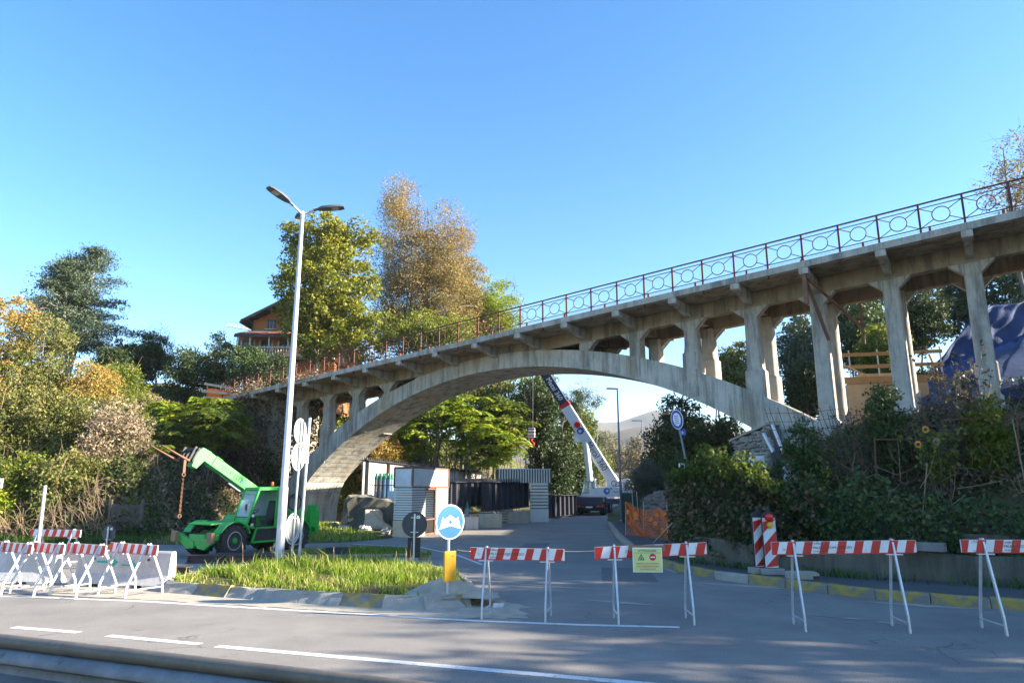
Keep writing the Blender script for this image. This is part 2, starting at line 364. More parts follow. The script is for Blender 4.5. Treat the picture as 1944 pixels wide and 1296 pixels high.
# ------------------------------------------------------------------ terrain
TOE_L = [(-400, 110), (-60, 42), (-30, 33.5), (-22, 31), (-15.8, 30.5), (-15.2, 36), (-15.4, 44), (-13.5, 48.5), (-11, 50), (-8.5, 52), (-5.5, 59), (-1.5, 70), (3, 85), (9, 120), (14, 200), (20, 400)]
TOE_R = [(400, -120), (60, -2), (40, 5.5), (20, 12), (10.8, 15.9), (8.1, 17.6), (6.45, 19.1), (5.3, 21), (5.6, 26), (6.3, 31), (7.3, 38), (9.2, 48), (11.5, 60), (15.5, 80), (24, 120), (40, 200), (80, 400)]
def poly_dist(X, Y, pts):
    D = np.full(X.shape, 1e9)
    for (x0, y0), (x1, y1) in zip(pts[:-1], pts[1:]):
        dx, dy = x1 - x0, y1 - y0; L2 = dx * dx + dy * dy
        t = np.clip(((X - x0) * dx + (Y - y0) * dy) / L2, 0, 1)
        D = np.minimum(D, np.hypot(X - x0 - t * dx, Y - y0 - t * dy))
    return D
def inside(X, Y, pts):
    r = np.zeros(X.shape, bool); n = len(pts)
    for i in range(n):
        x0, y0 = pts[i]; x1, y1 = pts[(i + 1) % n]
        c = ((y0 > Y) != (y1 > Y)); xx = (x1 - x0) * (Y - y0) / (y1 - y0 + 1e-12) + x0
        r ^= c & (X < xx)
    return r
POLY_L = TOE_L + [(-400, 400)]
POLY_R = TOE_R + [(400, 400)]
def wob(X, Y, f, a, ph=0.):
    return a * (np.sin(X * f + 1.3 + ph) * np.cos(Y * f * 1.17 + .4 + ph) + .5 * np.sin(X * f * 2.3 + Y * f * 1.9 + ph))
def height(X, Y):
    X = np.asarray(X, float); Y = np.asarray(Y, float)
    z = np.full(X.shape, -0.03)
    s = poly_dist(X, Y, TOE_L); L = inside(X, Y, POLY_L)
    hl = np.interp(s, [0, .8, 3, 6, 10, 16, 24, 40, 120, 300], [-.03, .5, 2.6, 5.4, 7.4, 9.3, 10.8, 14, 24, 30]) + wob(X, Y, .45, .22) * np.clip(s / 5, 0, 1)
    z = np.where(L, hl, z)
    s = poly_dist(X, Y, TOE_R); Rr = inside(X, Y, POLY_R)
    hr = np.interp(s, [0, .7, 1.6, 2.4, 4.2, 6, 9, 16, 30, 60, 120, 300], [-.03, -.03, .8, 1.6, 3.0, 4.0, 4.4, 8.3, 12.6, 17, 22, 28]) + wob(X, Y, .5, .12) * np.clip((s - 1) / 4, 0, 1)
    z = np.where(Rr, hr, z)
    # grass verge swelling behind the side road, where the machine stands
    return z
def hz(x, y): return float(height(np.array([x]), np.array([y]))[0])

m, nt, b = new_mat('soil')
v = coords(nt)
r1 = ramp(nt, [(0.30, (0.075, 0.058, 0.038)), (0.5, (0.14, 0.11, 0.066)), (0.72, (0.10, 0.12, 0.035))]); nt.links.new(noise(nt, v, 0.9, 8, 0.7), r1.inputs[0])
r2 = ramp(nt, [(0.45, (0, 0, 0)), (0.62, (1, 1, 1))]); nt.links.new(noise(nt, v, 0.25, 5), r2.inputs[0])
nt.links.new(mixc(nt, math_n(nt, 'MULTIPLY', r2.outputs[0], .6), r1.outputs[0], (0.07, 0.11, 0.022)), b.inputs['Base Color'])
b.inputs['Roughness'].default_value = 1; b.inputs['Specular IOR Level'].default_value = .1; bump(nt, b, noise(nt, v, 6, 8, .7), .12, 1)

xs = np.concatenate([-100 - np.geomspace(2900, 6, 18), np.arange(-100, 100.5, 1.0), 100 + np.geomspace(6, 2900, 18)])
ys = np.concatenate([-60 - np.geomspace(900, 8, 8), np.arange(-60, 140.5, 1.0), 140 + np.geomspace(6, 2800, 18)])
GX, GY = np.meshgrid(xs, ys, indexing='ij')
g = grid_mesh('ground', np.stack([GX, GY, height(GX, GY)], -1), len(xs), len(ys), 'soil')
tag(g, kind='structure')

# far hills behind the valley
m, nt, b = new_mat('far_hill')
v = coords(nt); r1 = ramp(nt, [(0.35, (0.075, 0.07, 0.05)), (0.6, (0.13, 0.10, 0.06))]); nt.links.new(noise(nt, v, 0.012, 6, .7), r1.inputs[0]); nt.links.new(r1.outputs[0], b.inputs['Base Color']); b.inputs['Roughness'].default_value = 1
def ridge(name, D, prof, depth, jag, seed):
    rng = np.random.default_rng(seed); n = 120; k = 14
    px = np.linspace(prof[0][0], prof[-1][0], n); py = np.interp(px, [p[0] for p in prof], [p[1] for p in prof])
    V = []
    for j in range(k):
        f = j / (k - 1)
        for i in range(n):
            P = at_y(px[i], py[i], D); w_ = wob(np.array(px[i] * .05), np.array(j * .9), 1., jag)
            V.append((P.x * (1 + (0 if j else 0)), D - depth * (1 - f), P.z * f ** .85 + float(w_) * f * (1.1 - f)))
    for i in range(n):
        P = at_y(px[i], py[i], D); V.append((P.x, D + depth, 0))
    o = grid_mesh(name, V, k + 1, n, 'far_hill'); tag(o, kind='structure'); return o
ridge('hills', 1850, [(-900, 900), (600, 880), (1040, 815), (1110, 796), (1150, 803), (1185, 800), (1215, 786), (1245, 778), (1290, 783), (1400, 820), (1700, 860), (2900, 900)], 700, 14, 3)
ridge('hills', 700, [(-600, 915), (700, 905), (1000, 870), (1110, 836), (1160, 822), (1200, 812), (1250, 806), (1330, 815), (1500, 850), (2600, 910)], 260, 4, 5)

# ------------------------------------------------------------------ road
m, nt, b = new_mat('asphalt')
v = coords(nt)
sp = ramp(nt, [(0.30, (0.135, 0.122, 0.108)), (0.5, (0.255, 0.232, 0.205)), (0.70, (0.40, 0.365, 0.32))]); nt.links.new(noise(nt, v, 55, 3, .8), sp.inputs[0])
cl = ramp(nt, [(0.30, (0.72, 0.72, 0.74)), (0.6, (1.0, 1.0, 1.0)), (0.8, (1.22, 1.19, 1.14))]); nt.links.new(noise(nt, v, .55, 6, .65), cl.inputs[0])
cc = mixc(nt, 1.0, sp.outputs[0], cl.outputs[0], 'MULTIPLY')
vl = coords(nt, (.10, 1.6, 1)); st = ramp(nt, [(0.5, (0, 0, 0)), (0.75, (1, 1, 1))]); nt.links.new(noise(nt, vl, 1.0, 4), st.inputs[0])
cc = mixc(nt, math_n(nt, 'MULTIPLY', st.outputs[0], .28), cc, (0.21, 0.195, 0.175))
du = ramp(nt, [(0.60, (0, 0, 0)), (0.74, (1, 1, 1))]); nt.links.new(noise(nt, v, .8, 8, .75), du.inputs[0])
cc = mixc(nt, math_n(nt, 'MULTIPLY', du.outputs[0], .35), cc, (0.30, 0.275, 0.235))
vo = nd(nt, 'ShaderNodeTexVoronoi', feature='DISTANCE_TO_EDGE'); vo.inputs['Scale'].default_value = .33
wv = nd(nt, 'ShaderNodeVectorMath', operation='ADD'); nz = nd(nt, 'ShaderNodeTexNoise'); nz.inputs['Scale'].default_value = 1.4; nt.links.new(v, nz.inputs['Vector']); nt.links.new(v, wv.inputs[0]); nt.links.new(nz.outputs['Color'], wv.inputs[1]); nt.links.new(wv.outputs[0], vo.inputs['Vector'])
cr = ramp(nt, [(0.0, (1, 1, 1)), (0.006, (0, 0, 0))]); nt.links.new(vo.outputs['Distance'], cr.inputs[0])
cmk = ramp(nt, [(0.52, (0, 0, 0)), (0.6, (1, 1, 1))]); nt.links.new(noise(nt, v, .22, 3), cmk.inputs[0])
cc = mixc(nt, math_n(nt, 'MULTIPLY', math_n(nt, 'MULTIPLY', cr.outputs[0], cmk.outputs[0]), .6), cc, (0.05, 0.048, 0.045))
ol = ramp(nt, [(0.64, (0, 0, 0)), (0.72, (1, 1, 1))]); nt.links.new(noise(nt, v, 1.7, 5, .6), ol.inputs[0]); cc = mixc(nt, math_n(nt, 'MULTIPLY', ol.outputs[0], .35), cc, (0.085, 0.08, 0.078))
nt.links.new(cc, b.inputs['Base Color']); b.inputs['Roughness'].default_value = .88; b.inputs['Specular IOR Level'].default_value = .3
bump(nt, b, noise(nt, v, 70, 2, .8), .008, .8)

KERB = [(5.9, 44), (4.8, 32.6), (4.25, 25.0), (4.35, 20.6), (5.08, 18.29), (6.37, 16.46), (7.56, 15.04), (9.64, 13.63), (14, 11.6), (20, 9.4), (34, 4.4), (60, -4.6)]
ROAD = [(-70, 28), (-40, 18.2), (0, 4.2), (60, -16), (60, -4.6)] + [p for p in KERB[::-1][1:]] + [(8.2, 60), (11.5, 80), (20, 120), (34, 200), (26, 200), (13, 120), (5.5, 82), (2.6, 66), (1.2, 56), (-1.0, 47), (-3.8, 39), (-5.0, 35), (-5.6, 32), (-7.0, 30.0), (-8.6, 29.2), (-13, 28.6), (-21, 29.3), (-70, 43)]
mb = MB(); mb.add([(x, y, 0) for x, y in ROAD], [tuple(range(len(ROAD)))])
me = mb.mesh('road', 'asphalt'); bm = bmesh.new(); bm.from_mesh(me); bmesh.ops.triangulate(bm, faces=bm.faces, ngon_method='EAR_CLIP')
for f in bm.faces:
    if f.normal.z < 0: f.normal_flip()
bm.to_mesh(me); bm.free()
tag(link('road', me), kind='structure')

def resample(pts, step):
    P = [Vector((p[0], p[1], 0)) for p in pts]; out = []; acc = 0.; nxt = 0.
    for a, b_ in zip(P[:-1], P[1:]):
        L = (b_ - a).length
        while nxt <= acc + L: out.append(a.lerp(b_, (nxt - acc) / L)); nxt += step
        acc += L
    return out
def strip(name, pts, width, z, mat, kind='structure'):
    P = [Vector((p[0], p[1], z)) for p in pts]; mb = MB(); vs_ = []
    for i, p in enumerate(P):
        d = (P[min(i + 1, len(P) - 1)] - P[max(i - 1, 0)]).normalized(); n = Vector((-d.y, d.x, 0))
        vs_ += [p + n * width / 2, p - n * width / 2]
    mb.add(vs_, [(2 * i, 2 * i + 1, 2 * i + 3, 2 * i + 2) for i in range(len(P) - 1)])
    return tag(mb.build(name, mat), kind=kind)
m, nt, b = new_mat('marking'); v = coords(nt)
r1 = ramp(nt, [(0.33, (0.22, 0.21, 0.20)), (0.46, (0.62, 0.61, 0.59)), (0.8, (0.74, 0.73, 0.71))]); nt.links.new(noise(nt, v, 9, 7, .75), r1.inputs[0]); nt.links.new(r1.outputs[0], b.inputs['Base Color']); b.inputs['Roughness'].default_value = .75
strip('edge_line', [(-60, 32), (-30, 21.4), (-18, 17.6), (-10.99, 15.46), (-7.8, 14.85), (-4.12, 13.74), (-.66, 12.72), (1.2, 12.35), (2.8, 12.15)], .14, .004, 'marking')
strip('centre_line', [(-4.35, 10.77), (-1.2, 9.73), (1.44, 8.86), (8, 6.65), (30, -.75)], .16, .004, 'marking')
for a_, b_ in (((25, 1190), (150, 1200)), ((205, 1206), (380, 1222))):
    p, q = at_z(*a_), at_z(*b_); strip('lane_dash', [p, q], .15, .004, 'marking')
for k in range(3):
    a_ = Vector((-11.5 - k * 4.6, 13.2 + k * 1.5, 0)); strip('lane_dash', [a_, a_ + Vector((-2.2, .72, 0))], .15, .004, 'marking')
strip('edge_line', [(-.9, 21.5), (-1.9, 24.5), (-3.6, 27.6), (-6.5, 29.0)], .12, .004, 'marking')
strip('edge_line', [(-60, 38.6), (-30, 31.2), (-21, 29.0), (-15, 27.9)], .12, .004, 'marking')
strip('edge_line', [(11.0, 12.6), (16.0, 10.6), (34, 4.1)], .12, .004, 'marking')

# pale sand swept against the traffic island and along the kerb
def blotch(name, pts, z, mat, seed, wobble=.12, kind='structure'):
    rng = np.random.default_rng(seed); P = resample(list(pts) + [pts[0]], .18); mb = MB()
    c = sum(P, Vector()) / len(P)
    V = [p + (p - c).normalized() * float(rng.normal()) * wobble + Vector((0, 0, z)) for p in P]
    mb.add(V, [tuple(range(len(V)))]); return tag(mb.build(name, mat), kind=kind)
blotch('sand_patch', [(-12, 16.1), (-7.9, 15.05), (-4.1, 13.9), (-.8, 12.85), (.3, 13.0), (.2, 14.3), (-.6, 15.4), (-1.0, 14.0), (-4, 14.9), (-7.6, 16.4), (-9, 17), (-12.5, 17.2)], .006, 'sand', 2, .10)
for i, (x, y, w_, h_) in enumerate(((5.7, 16.9, 1.6, .22), (4.45, 21, .3, 1.6), (8.1, 14.25, 1.2, .16), (2.2, 14.6, .9, .13), (.9, 16.9, 1.4, .12), (5.9, 13.0, .5, .07), (6.4, 12.5, .35, .06))):
    blotch('dust_patch', [(x - w_, y + .55 * w_ * (w_ > h_)), (x, y + h_), (x + w_, y - .45 * w_ * (w_ > h_)), (x, y - h_)], .0055 + i * .0004, 'sand', 20 + i, .05)

surf('tar_patch', (0.105, 0.10, 0.098), (0.16, 0.152, 0.145), .85, 14, bmp=.006, bscale=60)
for i, P in enumerate(([(2.2, 17.4), (3.6, 17.6), (3.9, 20.6), (2.6, 20.8)], [(-.2, 24), (.9, 24.2), (1.6, 29.5), (.6, 29.6)])):
    blotch('tar_patch', P, .0025 + i * .0002, 'tar_patch', 60 + i, .025)

# ------------------------------------------------------------------ pavement with kerb stones
def solid_poly(name, pts, z0, z1, mat, parent=None):
    mb = MB(); n = len(pts)
    mb.prism([(x, y, z0) for x, y in pts], (0, 0, z1 - z0))
    me = mb.mesh(name, mat); bm = bmesh.new(); bm.from_mesh(me); bmesh.ops.triangulate(bm, faces=[f for f in bm.faces if len(f.verts) > 4], ngon_method='EAR_CLIP'); bm.to_mesh(me); bm.free()
    return link(name, me, parent)
m, nt, b = new_mat('paving'); v = coords(nt)
sp = ramp(nt, [(0.3, (0.06, 0.057, 0.056)), (0.7, (0.125, 0.12, 0.115))]); nt.links.new(noise(nt, v, 45, 4, .8), sp.inputs[0])
cl = ramp(nt, [(0.3, (.7, .7, .72)), (0.7, (1.15, 1.12, 1.1))]); nt.links.new(noise(nt, v, .8, 7, .7), cl.inputs[0]); nt.links.new(mixc(nt, 1., sp.outputs[0], cl.outputs[0], 'MULTIPLY'), b.inputs['Base Color']); b.inputs['Roughness'].default_value = .9
bump(nt, b, noise(nt, v, 45, 3, .8), .006, .8)
inner = []
KP = [Vector((x, y, 0)) for x, y in KERB]
for i, p in enumerate(KP):
    d = (KP[min(i + 1, len(KP) - 1)] - KP[max(i - 1, 0)]).normalized(); inner.append((p.x - d.y * .2, p.y + d.x * .2))
toe_near = [(62, -2.5), (40, 5.7), (20, 12.2), (10.9, 16.1), (8.2, 17.8), (6.6, 19.3), (5.5, 21.1), (5.8, 26), (6.5, 31), (7.5, 38), (8.6, 44)]
pave = solid_poly('pavement', inner + toe_near, -.02, .16, 'paving'); tag(pave, kind='structure')
def stone_mesh(L, w_, h_, mat, slope=0., chip=0., seed=0):
    rng = np.random.default_rng(seed); mb = MB(); n = 5; V = []
    for i in range(n):
        x = -L / 2 + L * i / (n - 1); j = rng.normal(size=6) * chip
        V += [(x, 0 + j[0], -.05), (x, slope + j[1] + .02, h_ * .80 + j[2]), (x, slope + .05 + j[3], h_ + j[4]), (x, w_, h_ + j[5] * .5), (x, w_, -.05)]
    F = [(i * 5 + k, i * 5 + (k + 1) % 5, (i + 1) * 5 + (k + 1) % 5, (i + 1) * 5 + k) for i in range(n - 1) for k in range(5)] + [(4, 3, 2, 1, 0), tuple((n - 1) * 5 + k for k in range(5))]
    mb.add(V, F); return mb.mesh('kerb_stone', mat)
def kerb_run(parent, pts, step, meshes, pick, limit=300):
    P = resample(pts, step); k = 0
    for a, b_ in zip(P[:-1], P[1:]):
        if k >= limit: break
        d = b_ - a; o = link('kerb_stone', meshes[pick(k)], parent); o.location = (a + b_) / 2 + Vector((0, 0, random.uniform(-.012, .012))); o.rotation_euler = (0, 0, math.atan2(d.y, d.x) + random.uniform(-.012, .012)); k += 1
random.seed(4)
sm = [stone_mesh(.985, .2, .195, 'kerb_yellow', .0, .008, 1), stone_mesh(.985, .2, .195, 'kerb_yellow', .0, .012, 2), stone_mesh(.985, .2, .195, 'kerb_concrete', .0, .012, 3)]
kerb_run(pave, KERB, 1.0, sm, lambda k: 2 if (k < 22 or k % 9 == 8) else k % 2)

# ------------------------------------------------------------------ traffic islands
def island(name, outline, edge_pts, top, mound, seed, mat='soil'):
    rng = np.random.default_rng(seed); P = resample(list(outline) + [outline[0]], .35); c = sum(P, Vector()) / len(P); k = 14; n = len(P); V = []
    for j in range(k):
        f = j / (k - 1)
        for p in P:
            dc = (c - p).length; q = p + (c - p) * ((.34 + f * (dc - .34)) / dc); z = top + mound * (1 - (1 - f) ** 2) + .03 * float(wob(np.array(q.x), np.array(q.y), 2.1, 1)) * min(1, f * 4)
            V.append((q.x, q.y, z if j else -.02))
    V = np.array(V).reshape(k, n, 3); V = np.concatenate([V, V[:, :1]], 1)
    o = grid_mesh(name, V, k, n + 1, mat); return tag(o, kind='structure')
ISL1 = [(-7.85, 15.95), (-5.71, 15.05), (-3.85, 14.3), (-2.22, 13.82), (-1.25, 13.72), (-.62, 14.25), (-.55, 15.4), (-1.0, 17.6), (-1.7, 19.2), (-3.0, 20.5), (-5.2, 21.0), (-7.2, 20.3), (-8.15, 18.3), (-8.3, 16.8)]
ISL2 = [(-8.6, 22.2), (-5.5, 22.1), (-3.0, 22.6), (-2.6, 23.6), (-3.6, 25.4), (-5.6, 26.0), (-7.4, 24.4)]
isl1 = island('traffic_island', ISL1, None, .15, .13, 5)
isl2 = island('traffic_island', ISL2, None, .13, .06, 6)
sm2 = [stone_mesh(.93, .30, .21, 'kerb_concrete', .17, .014, 5), stone_mesh(.93, .30, .21, 'kerb_yellow', .17, .014, 6), stone_mesh(.93, .30, .21, 'kerb_concrete', .17, .018, 7)]
kerb_run(isl1, ISL1 + [ISL1[0]], .95, sm2, lambda k: (0, 1, 2, 0, 2, 1, 0)[k % 7])
kerb_run(isl2, ISL2 + [ISL2[0]], .95, sm2, lambda k: (0, 2, 1, 0)[k % 4])
# heap of gravelly soil at the island's tip
rng = np.random.default_rng(8)
def heap(name, c, r_, h_, mat, seed, label=None):
    rng = np.random.default_rng(seed); n = 36; k = 12; V = []
    for j in range(k):
        f = j / (k - 1)
        for i in range(n + 1):
            a = 2 * math.pi * (i % n) / n; rr = r_ * f * (1 + .18 * math.sin(3 * a + seed) + .1 * math.sin(7 * a))
            x, y = c[0] + rr * math.cos(a), c[1] + rr * .75 * math.sin(a)
            V.append((x, y, c[2] + h_ * (math.cos(f * math.pi) * .5 + .5) + (.012 * math.sin(a * 9 + f * 17) + .02 * math.sin(a * 4 + f * 13)) * (1 - f) * (j > 1)))
    return grid_mesh(name, V, k, n + 1, mat)
hp = heap('soil_heap', (-1.35, 14.75, .16), 1.05, .30, 'sand', 3); tag(hp, kind='stuff'); tag(hp, 'low heap of grey sandy soil around the blue sign post', 'soil heap')

# ------------------------------------------------------------------ grass
def outline_pts(poly, n, rng):
    xs_ = [p[0] for p in poly]; ys_ = [p[1] for p in poly]; out = np.zeros((0, 2))
    while len(out) < n:
        q = np.stack([rng.uniform(min(xs_), max(xs_), n), rng.uniform(min(ys_), max(ys_), n)], 1); q = q[inside(q[:, 0], q[:, 1], poly)]; out = np.concatenate([out, q])
    return out[:n]
def blades(name, XY, Z, hgt, mat, rng, label, cat, width=.012, lean=.35, tint=None, parent=None):
    n = len(XY); P = np.concatenate([XY, Z[:, None]], 1); H_ = hgt[:, None] if hasattr(hgt, 'shape') else np.full((n, 1), hgt); H_ = H_ * (.5 + .8 * rng.random((n, 1)))
    a = rng.uniform(0, 2 * np.pi, n); s_ = np.stack([np.cos(a), np.sin(a), np.zeros(n)], 1); ln = rng.normal(size=(n, 3)) * lean; ln[:, 2] = 0
    W = width * (.7 + .6 * rng.random((n, 1)))
    V = np.empty((n, 5, 3)); up = np.array([0, 0, 1.])
    V[:, 0] = P - s_ * W; V[:, 1] = P + s_ * W; mid = P + up * H_ * .6 + ln * H_ * .3
    V[:, 2] = mid + s_ * W * .8; V[:, 3] = mid - s_ * W * .8; V[:, 4] = P + up * H_ * (1 - .25 * np.linalg.norm(ln, axis=1)[:, None]) + ln * H_
    me = bpy.data.meshes.new(name); i = np.arange(n)[:, None] * 5
    V = V.reshape(-1, 3); F4 = (i + np.array([[0, 1, 2, 3]])); F3 = i + np.array([[3, 2, 4]])
    lv = np.concatenate([F4, F3], 1).ravel(); me.vertices.add(len(V)); me.vertices.foreach_set('co', V.astype(np.float32).ravel()); me.loops.add(len(lv)); me.loops.foreach_set('vertex_index', lv.astype(np.int32))
    me.polygons.add(2 * n); ls = (np.arange(n)[:, None] * 7 + np.array([[0, 4]])).ravel(); me.polygons.foreach_set('loop_start', ls.astype(np.int32)); me.update(calc_edges=True); me.validate()
    t = rng.random(n) if tint is None else np.clip(tint, 0, 1)
    at = me.attributes.new('tint', 'FLOAT', 'POINT'); at.data.foreach_set('value', np.repeat(t, 5).astype(np.float32)); me.materials.append(MATS[mat])
    o = link(name, me, parent); tag(o, kind='stuff')
    if label: tag(o, label, cat)
    return o
def isl_z(XY, outline, top, mound):
    d = poly_dist(XY[:, 0], XY[:, 1], list(outline) + [outline[0]]); f = np.clip(d / 3.2, 0, 1); return top + mound * (1 - (1 - f) ** 2) - .03
rng = np.random.default_rng(12)
XY = outline_pts(ISL1, 26000, rng); d = poly_dist(XY[:, 0], XY[:, 1], ISL1 + [ISL1[0]]); tipd = np.hypot(XY[:, 0] + 1.3, XY[:, 1] - 14.7)
keep = (d > .34) & (rng.random(len(XY)) < np.clip((tipd - .55) / 1.1, .02, 1)) & (rng.random(len(XY)) < np.clip(.50 + wob(XY[:, 0], XY[:, 1], 2.3, .55) + wob(XY[:, 0], XY[:, 1], 6.1, .3), .10, 1)); XY = XY[keep]; d = d[keep]
pat = wob(XY[:, 0], XY[:, 1], .9, .35)
blades('grass', XY, isl_z(XY, ISL1, .15, .13), np.clip(.10 + .085 * d + .09 * pat + wob(XY[:, 0], XY[:, 1], 4.3, .06), .05, .36) * np.where(rng.random(len(XY)) < .06, 1.7, 1.), 'grass_blade', rng, 'tall sunlit grass covering the kerbed island under the lamp post', 'grass', .010, .42, rng.random(len(XY)) * .62 + .3 * (d < 1.1) * rng.random(len(XY)) + .08 - pat * .2 + (rng.random(len(XY)) < .13) * .5 + wob(XY[:, 0], XY[:, 1], 3.1, .16))
XY = outline_pts(ISL2, 6000, rng)
blades('grass', XY, isl_z(XY, ISL2, .13, .06), .13, 'grass_blade', rng, 'short grass on the small island beside the stacked steel beams', 'grass', .012, .45, rng.random(len(XY)) * .6)
VER = [(-15.5, 29.3), (-13, 28.9), (-8.7, 29.5), (-7.2, 30.3), (-5.9, 32.2), (-6.6, 34.5), (-8.4, 38), (-10, 43), (-12.4, 45), (-14.5, 45.5), (-15.2, 38)]
XY = outline_pts(VER, 15000, rng); XY = XY[rng.random(len(XY)) < np.clip(.55 + wob(XY[:, 0], XY[:, 1], .8, .6), .08, 1)]
blades('grass', XY, height(XY[:, 0], XY[:, 1]), .26, 'grass_blade', rng, 'bright grass on the verge between the road and the arch foot', 'grass', .014, .4)
VER2 = [(-40, 35.2), (-30, 32.6), (-21, 30), (-15.6, 29.1), (-15.4, 33), (-22, 33.5), (-30, 36)]
XY = outline_pts(VER2, 12000, rng)
blades('grass', XY, height(XY[:, 0], XY[:, 1]), .28, 'grass_dark', rng, 'dark grass bank at the foot of the left hillside', 'grass', .014, .4)
# weeds at the foot of the retaining wall on the right
P = resample(TOE_R[2:9], .015); XY = np.array([(p.x, p.y) for p in P]); XY = XY + rng.normal(size=XY.shape) * .13 + np.array([-.28, -.28]); XY = XY[(XY[:, 0] < 19) & (rng.random(len(XY)) < np.clip(.35 + wob(XY[:, 0], XY[:, 1], 1.5, .6), 0, 1))]
blades('weeds', XY, np.full(len(XY), .155), .24, 'grass_dark', rng, 'weeds growing along the foot of the low concrete wall', 'weeds', .016, .5)

# ------------------------------------------------------------------ guard rail beside the camera
def sweep_profile(prof, a, d, L, step=.8):
    """prof (out, z) along a line; out is perpendicular to the road"""
    mb = MB(); n = len(prof); k = int(L / step) + 1; nn = Vector((d.y, -d.x, 0))
    V = []
    for i in range(k):
        p = a + d * (L * i / (k - 1))
        V += [p + nn * o_ + Vector((0, 0, z_)) for o_, z_ in prof]
    F = [(i * n + j, (i + 1) * n + j, (i + 1) * n + j + 1, i * n + j + 1) for i in range(k - 1) for j in range(n - 1)]
    mb.add(V, F); return mb
ga, gb = Vector((-4.228, 6.018, 0)), Vector((-.566, 4.612, 0)); gd = (gb - ga).normalized()
g0 = ga - gd * 14
gt = thing('guard_rail', 'grey steel crash barrier with rounded top rail along the near road edge', 'guard rail', g0)
prof = [(.0, 1.02), (.05, 1.0), (.085, .955), (.085, .92), (.01, .88), (.0, .85), (.01, .82), (.085, .78), (.085, .745), (.01, .705), (.0, .675), (.01, .645), (.085, .605), (.085, .57), (.04, .53), (.0, .51)]
surf('rail_galv', (0.20, 0.215, 0.24), (0.11, 0.12, 0.14), .6, 3, metal=.2, wear=((0.10, .095, .09), .58, 7), bmp=.004, bscale=9)
surf('rail_top', (0.16, 0.135, 0.105), (0.10, 0.088, 0.075), .6, 5, metal=.2, wear=((.20, .10, .05), .66, 8))
mbp = sweep_profile(prof, Vector(), gd, 30); o = mbp.build('beam', 'rail_galv', gt, smooth=True)
so = o.modifiers.new('thickness', 'SOLIDIFY'); so.thickness = .004
mb = MB(); nn = Vector((gd.y, -gd.x, 0))
mb.tube([Vector((0, 0, 1.06)) + nn * .0 + gd * s_ for s_ in np.linspace(0, 30, 16)], .052, 14); mb.build('top_rail', 'rail_top', gt, smooth=True)
pm = MB().box((0, 0, .5), (.10, .12, 1.04)).box((0, .0, .78), (.16, .16, .2)).mesh('post', 'rail_galv')
for k in range(14):
    o = link('post', pm, gt, gd * (1 + k * 2.1) - nn * .10); o.rotation_euler = (0, 0, math.atan2(gd.y, gd.x))
# ------------------------------------------------------------------ the arch bridge (local x along the deck, y across, z up)
BA = Vector((.81756, -.57584, 0)); BN = Vector((.57584, .81756, 0)); BO = Vector((-12.6156, 41.5975, 0)); SP = 2.6367; SL = .06433
def zb(t): return 8.604 + SL * t
def bl(t, w, z=0.): return BO + BA * t + BN * w + Vector((0, 0, z))
bridge = thing('arch_bridge', 'weathered concrete open spandrel arch bridge with thin deck crossing the road', 'bridge', BO, math.atan2(BA.y, BA.x))
T0, T1 = -10.0, 47.0; DW = 6.8; W0, W1 = 1.9, 4.9
def ext(t): return -17.955 + math.sqrt(27.098 ** 2 - (t - 13.84) ** 2)
def intr(t): return -14.87 + math.sqrt(max(0, 23.22 ** 2 - (t - 13.53) ** 2))
# arch barrel
te = np.linspace(-5.2, 30.2, 60); top = [(t, ext(t)) for t in te]
ti = np.linspace(-1.75, 28.2, 70); bot = [(t, intr(t)) for t in ti]
bot = [(-2.25, -.3), (-2.22, .9), (-2.1, 1.9)] + bot
prof = top + [(30.2, 2.2), (28.9, 2.2)] + bot[::-1] + [(-6.0, -.3)]
mb = MB()
# faces built as strips so that the long curved sides shade well
E_ = [(t, ext(t)) for t in np.linspace(-5.2, 30.2, 90)]
ii = [(-2.36, -.3), (-2.34, .5), (-2.29, 1.05), (-2.19, 1.6), (-2.0, 2.12), (-1.75, 2.56)] + [(t, intr(t)) for t in np.linspace(-1.4, 28.3, 82)] + [(28.9, 2.4), (29.4, 2.2), (30.0, 2.0), (30.2, 2.0)]
E_ = [(-6.2, -.3), (-6.0, 1.5), (-5.6, 2.2)] + E_[0:]
n = len(ii); E2 = [E_[min(len(E_) - 1, round(k * (len(E_) - 1) / (n - 1)))] for k in range(n)]
V = []
for (t0_, z0_), (t1_, z1_) in zip(ii, E2): V += [(t0_, W0, z0_), (t1_, W0, z1_), (t1_, W1, z1_), (t0_, W1, z0_)]
F = [(4 * k + j, 4 * k + (j + 1) % 4, 4 * k + 4 + (j + 1) % 4, 4 * k + 4 + j) for k in range(n - 1) for j in range(4)]
mb.add(V, F); mb.build('arch', 'arch_concrete', bridge, smooth=False)
# deck slab, edge beams, girders
def run(name, w0, w1, dz0, dz1, mat, t0=T0, t1=T1, bevel=0):
    mb = MB(); mb.prism([(t0, w0, zb(t0) + dz0), (t0, w1, zb(t0) + dz0), (t0, w1, zb(t0) + dz1), (t0, w0, zb(t0) + dz1)], (t1 - t0, 0, SL * (t1 - t0)))
    return mb.build(name, mat, bridge, bevel=bevel)
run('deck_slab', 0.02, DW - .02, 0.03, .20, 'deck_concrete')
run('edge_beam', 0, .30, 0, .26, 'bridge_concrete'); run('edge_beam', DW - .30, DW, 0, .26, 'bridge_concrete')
run('girder', W0 + .06, W0 + .44, -.60, .035, 'deck_concrete', -4.2, T1); run('girder', W1 - .44, W1 - .06, -.60, .035, 'deck_concrete', -4.2, T1)
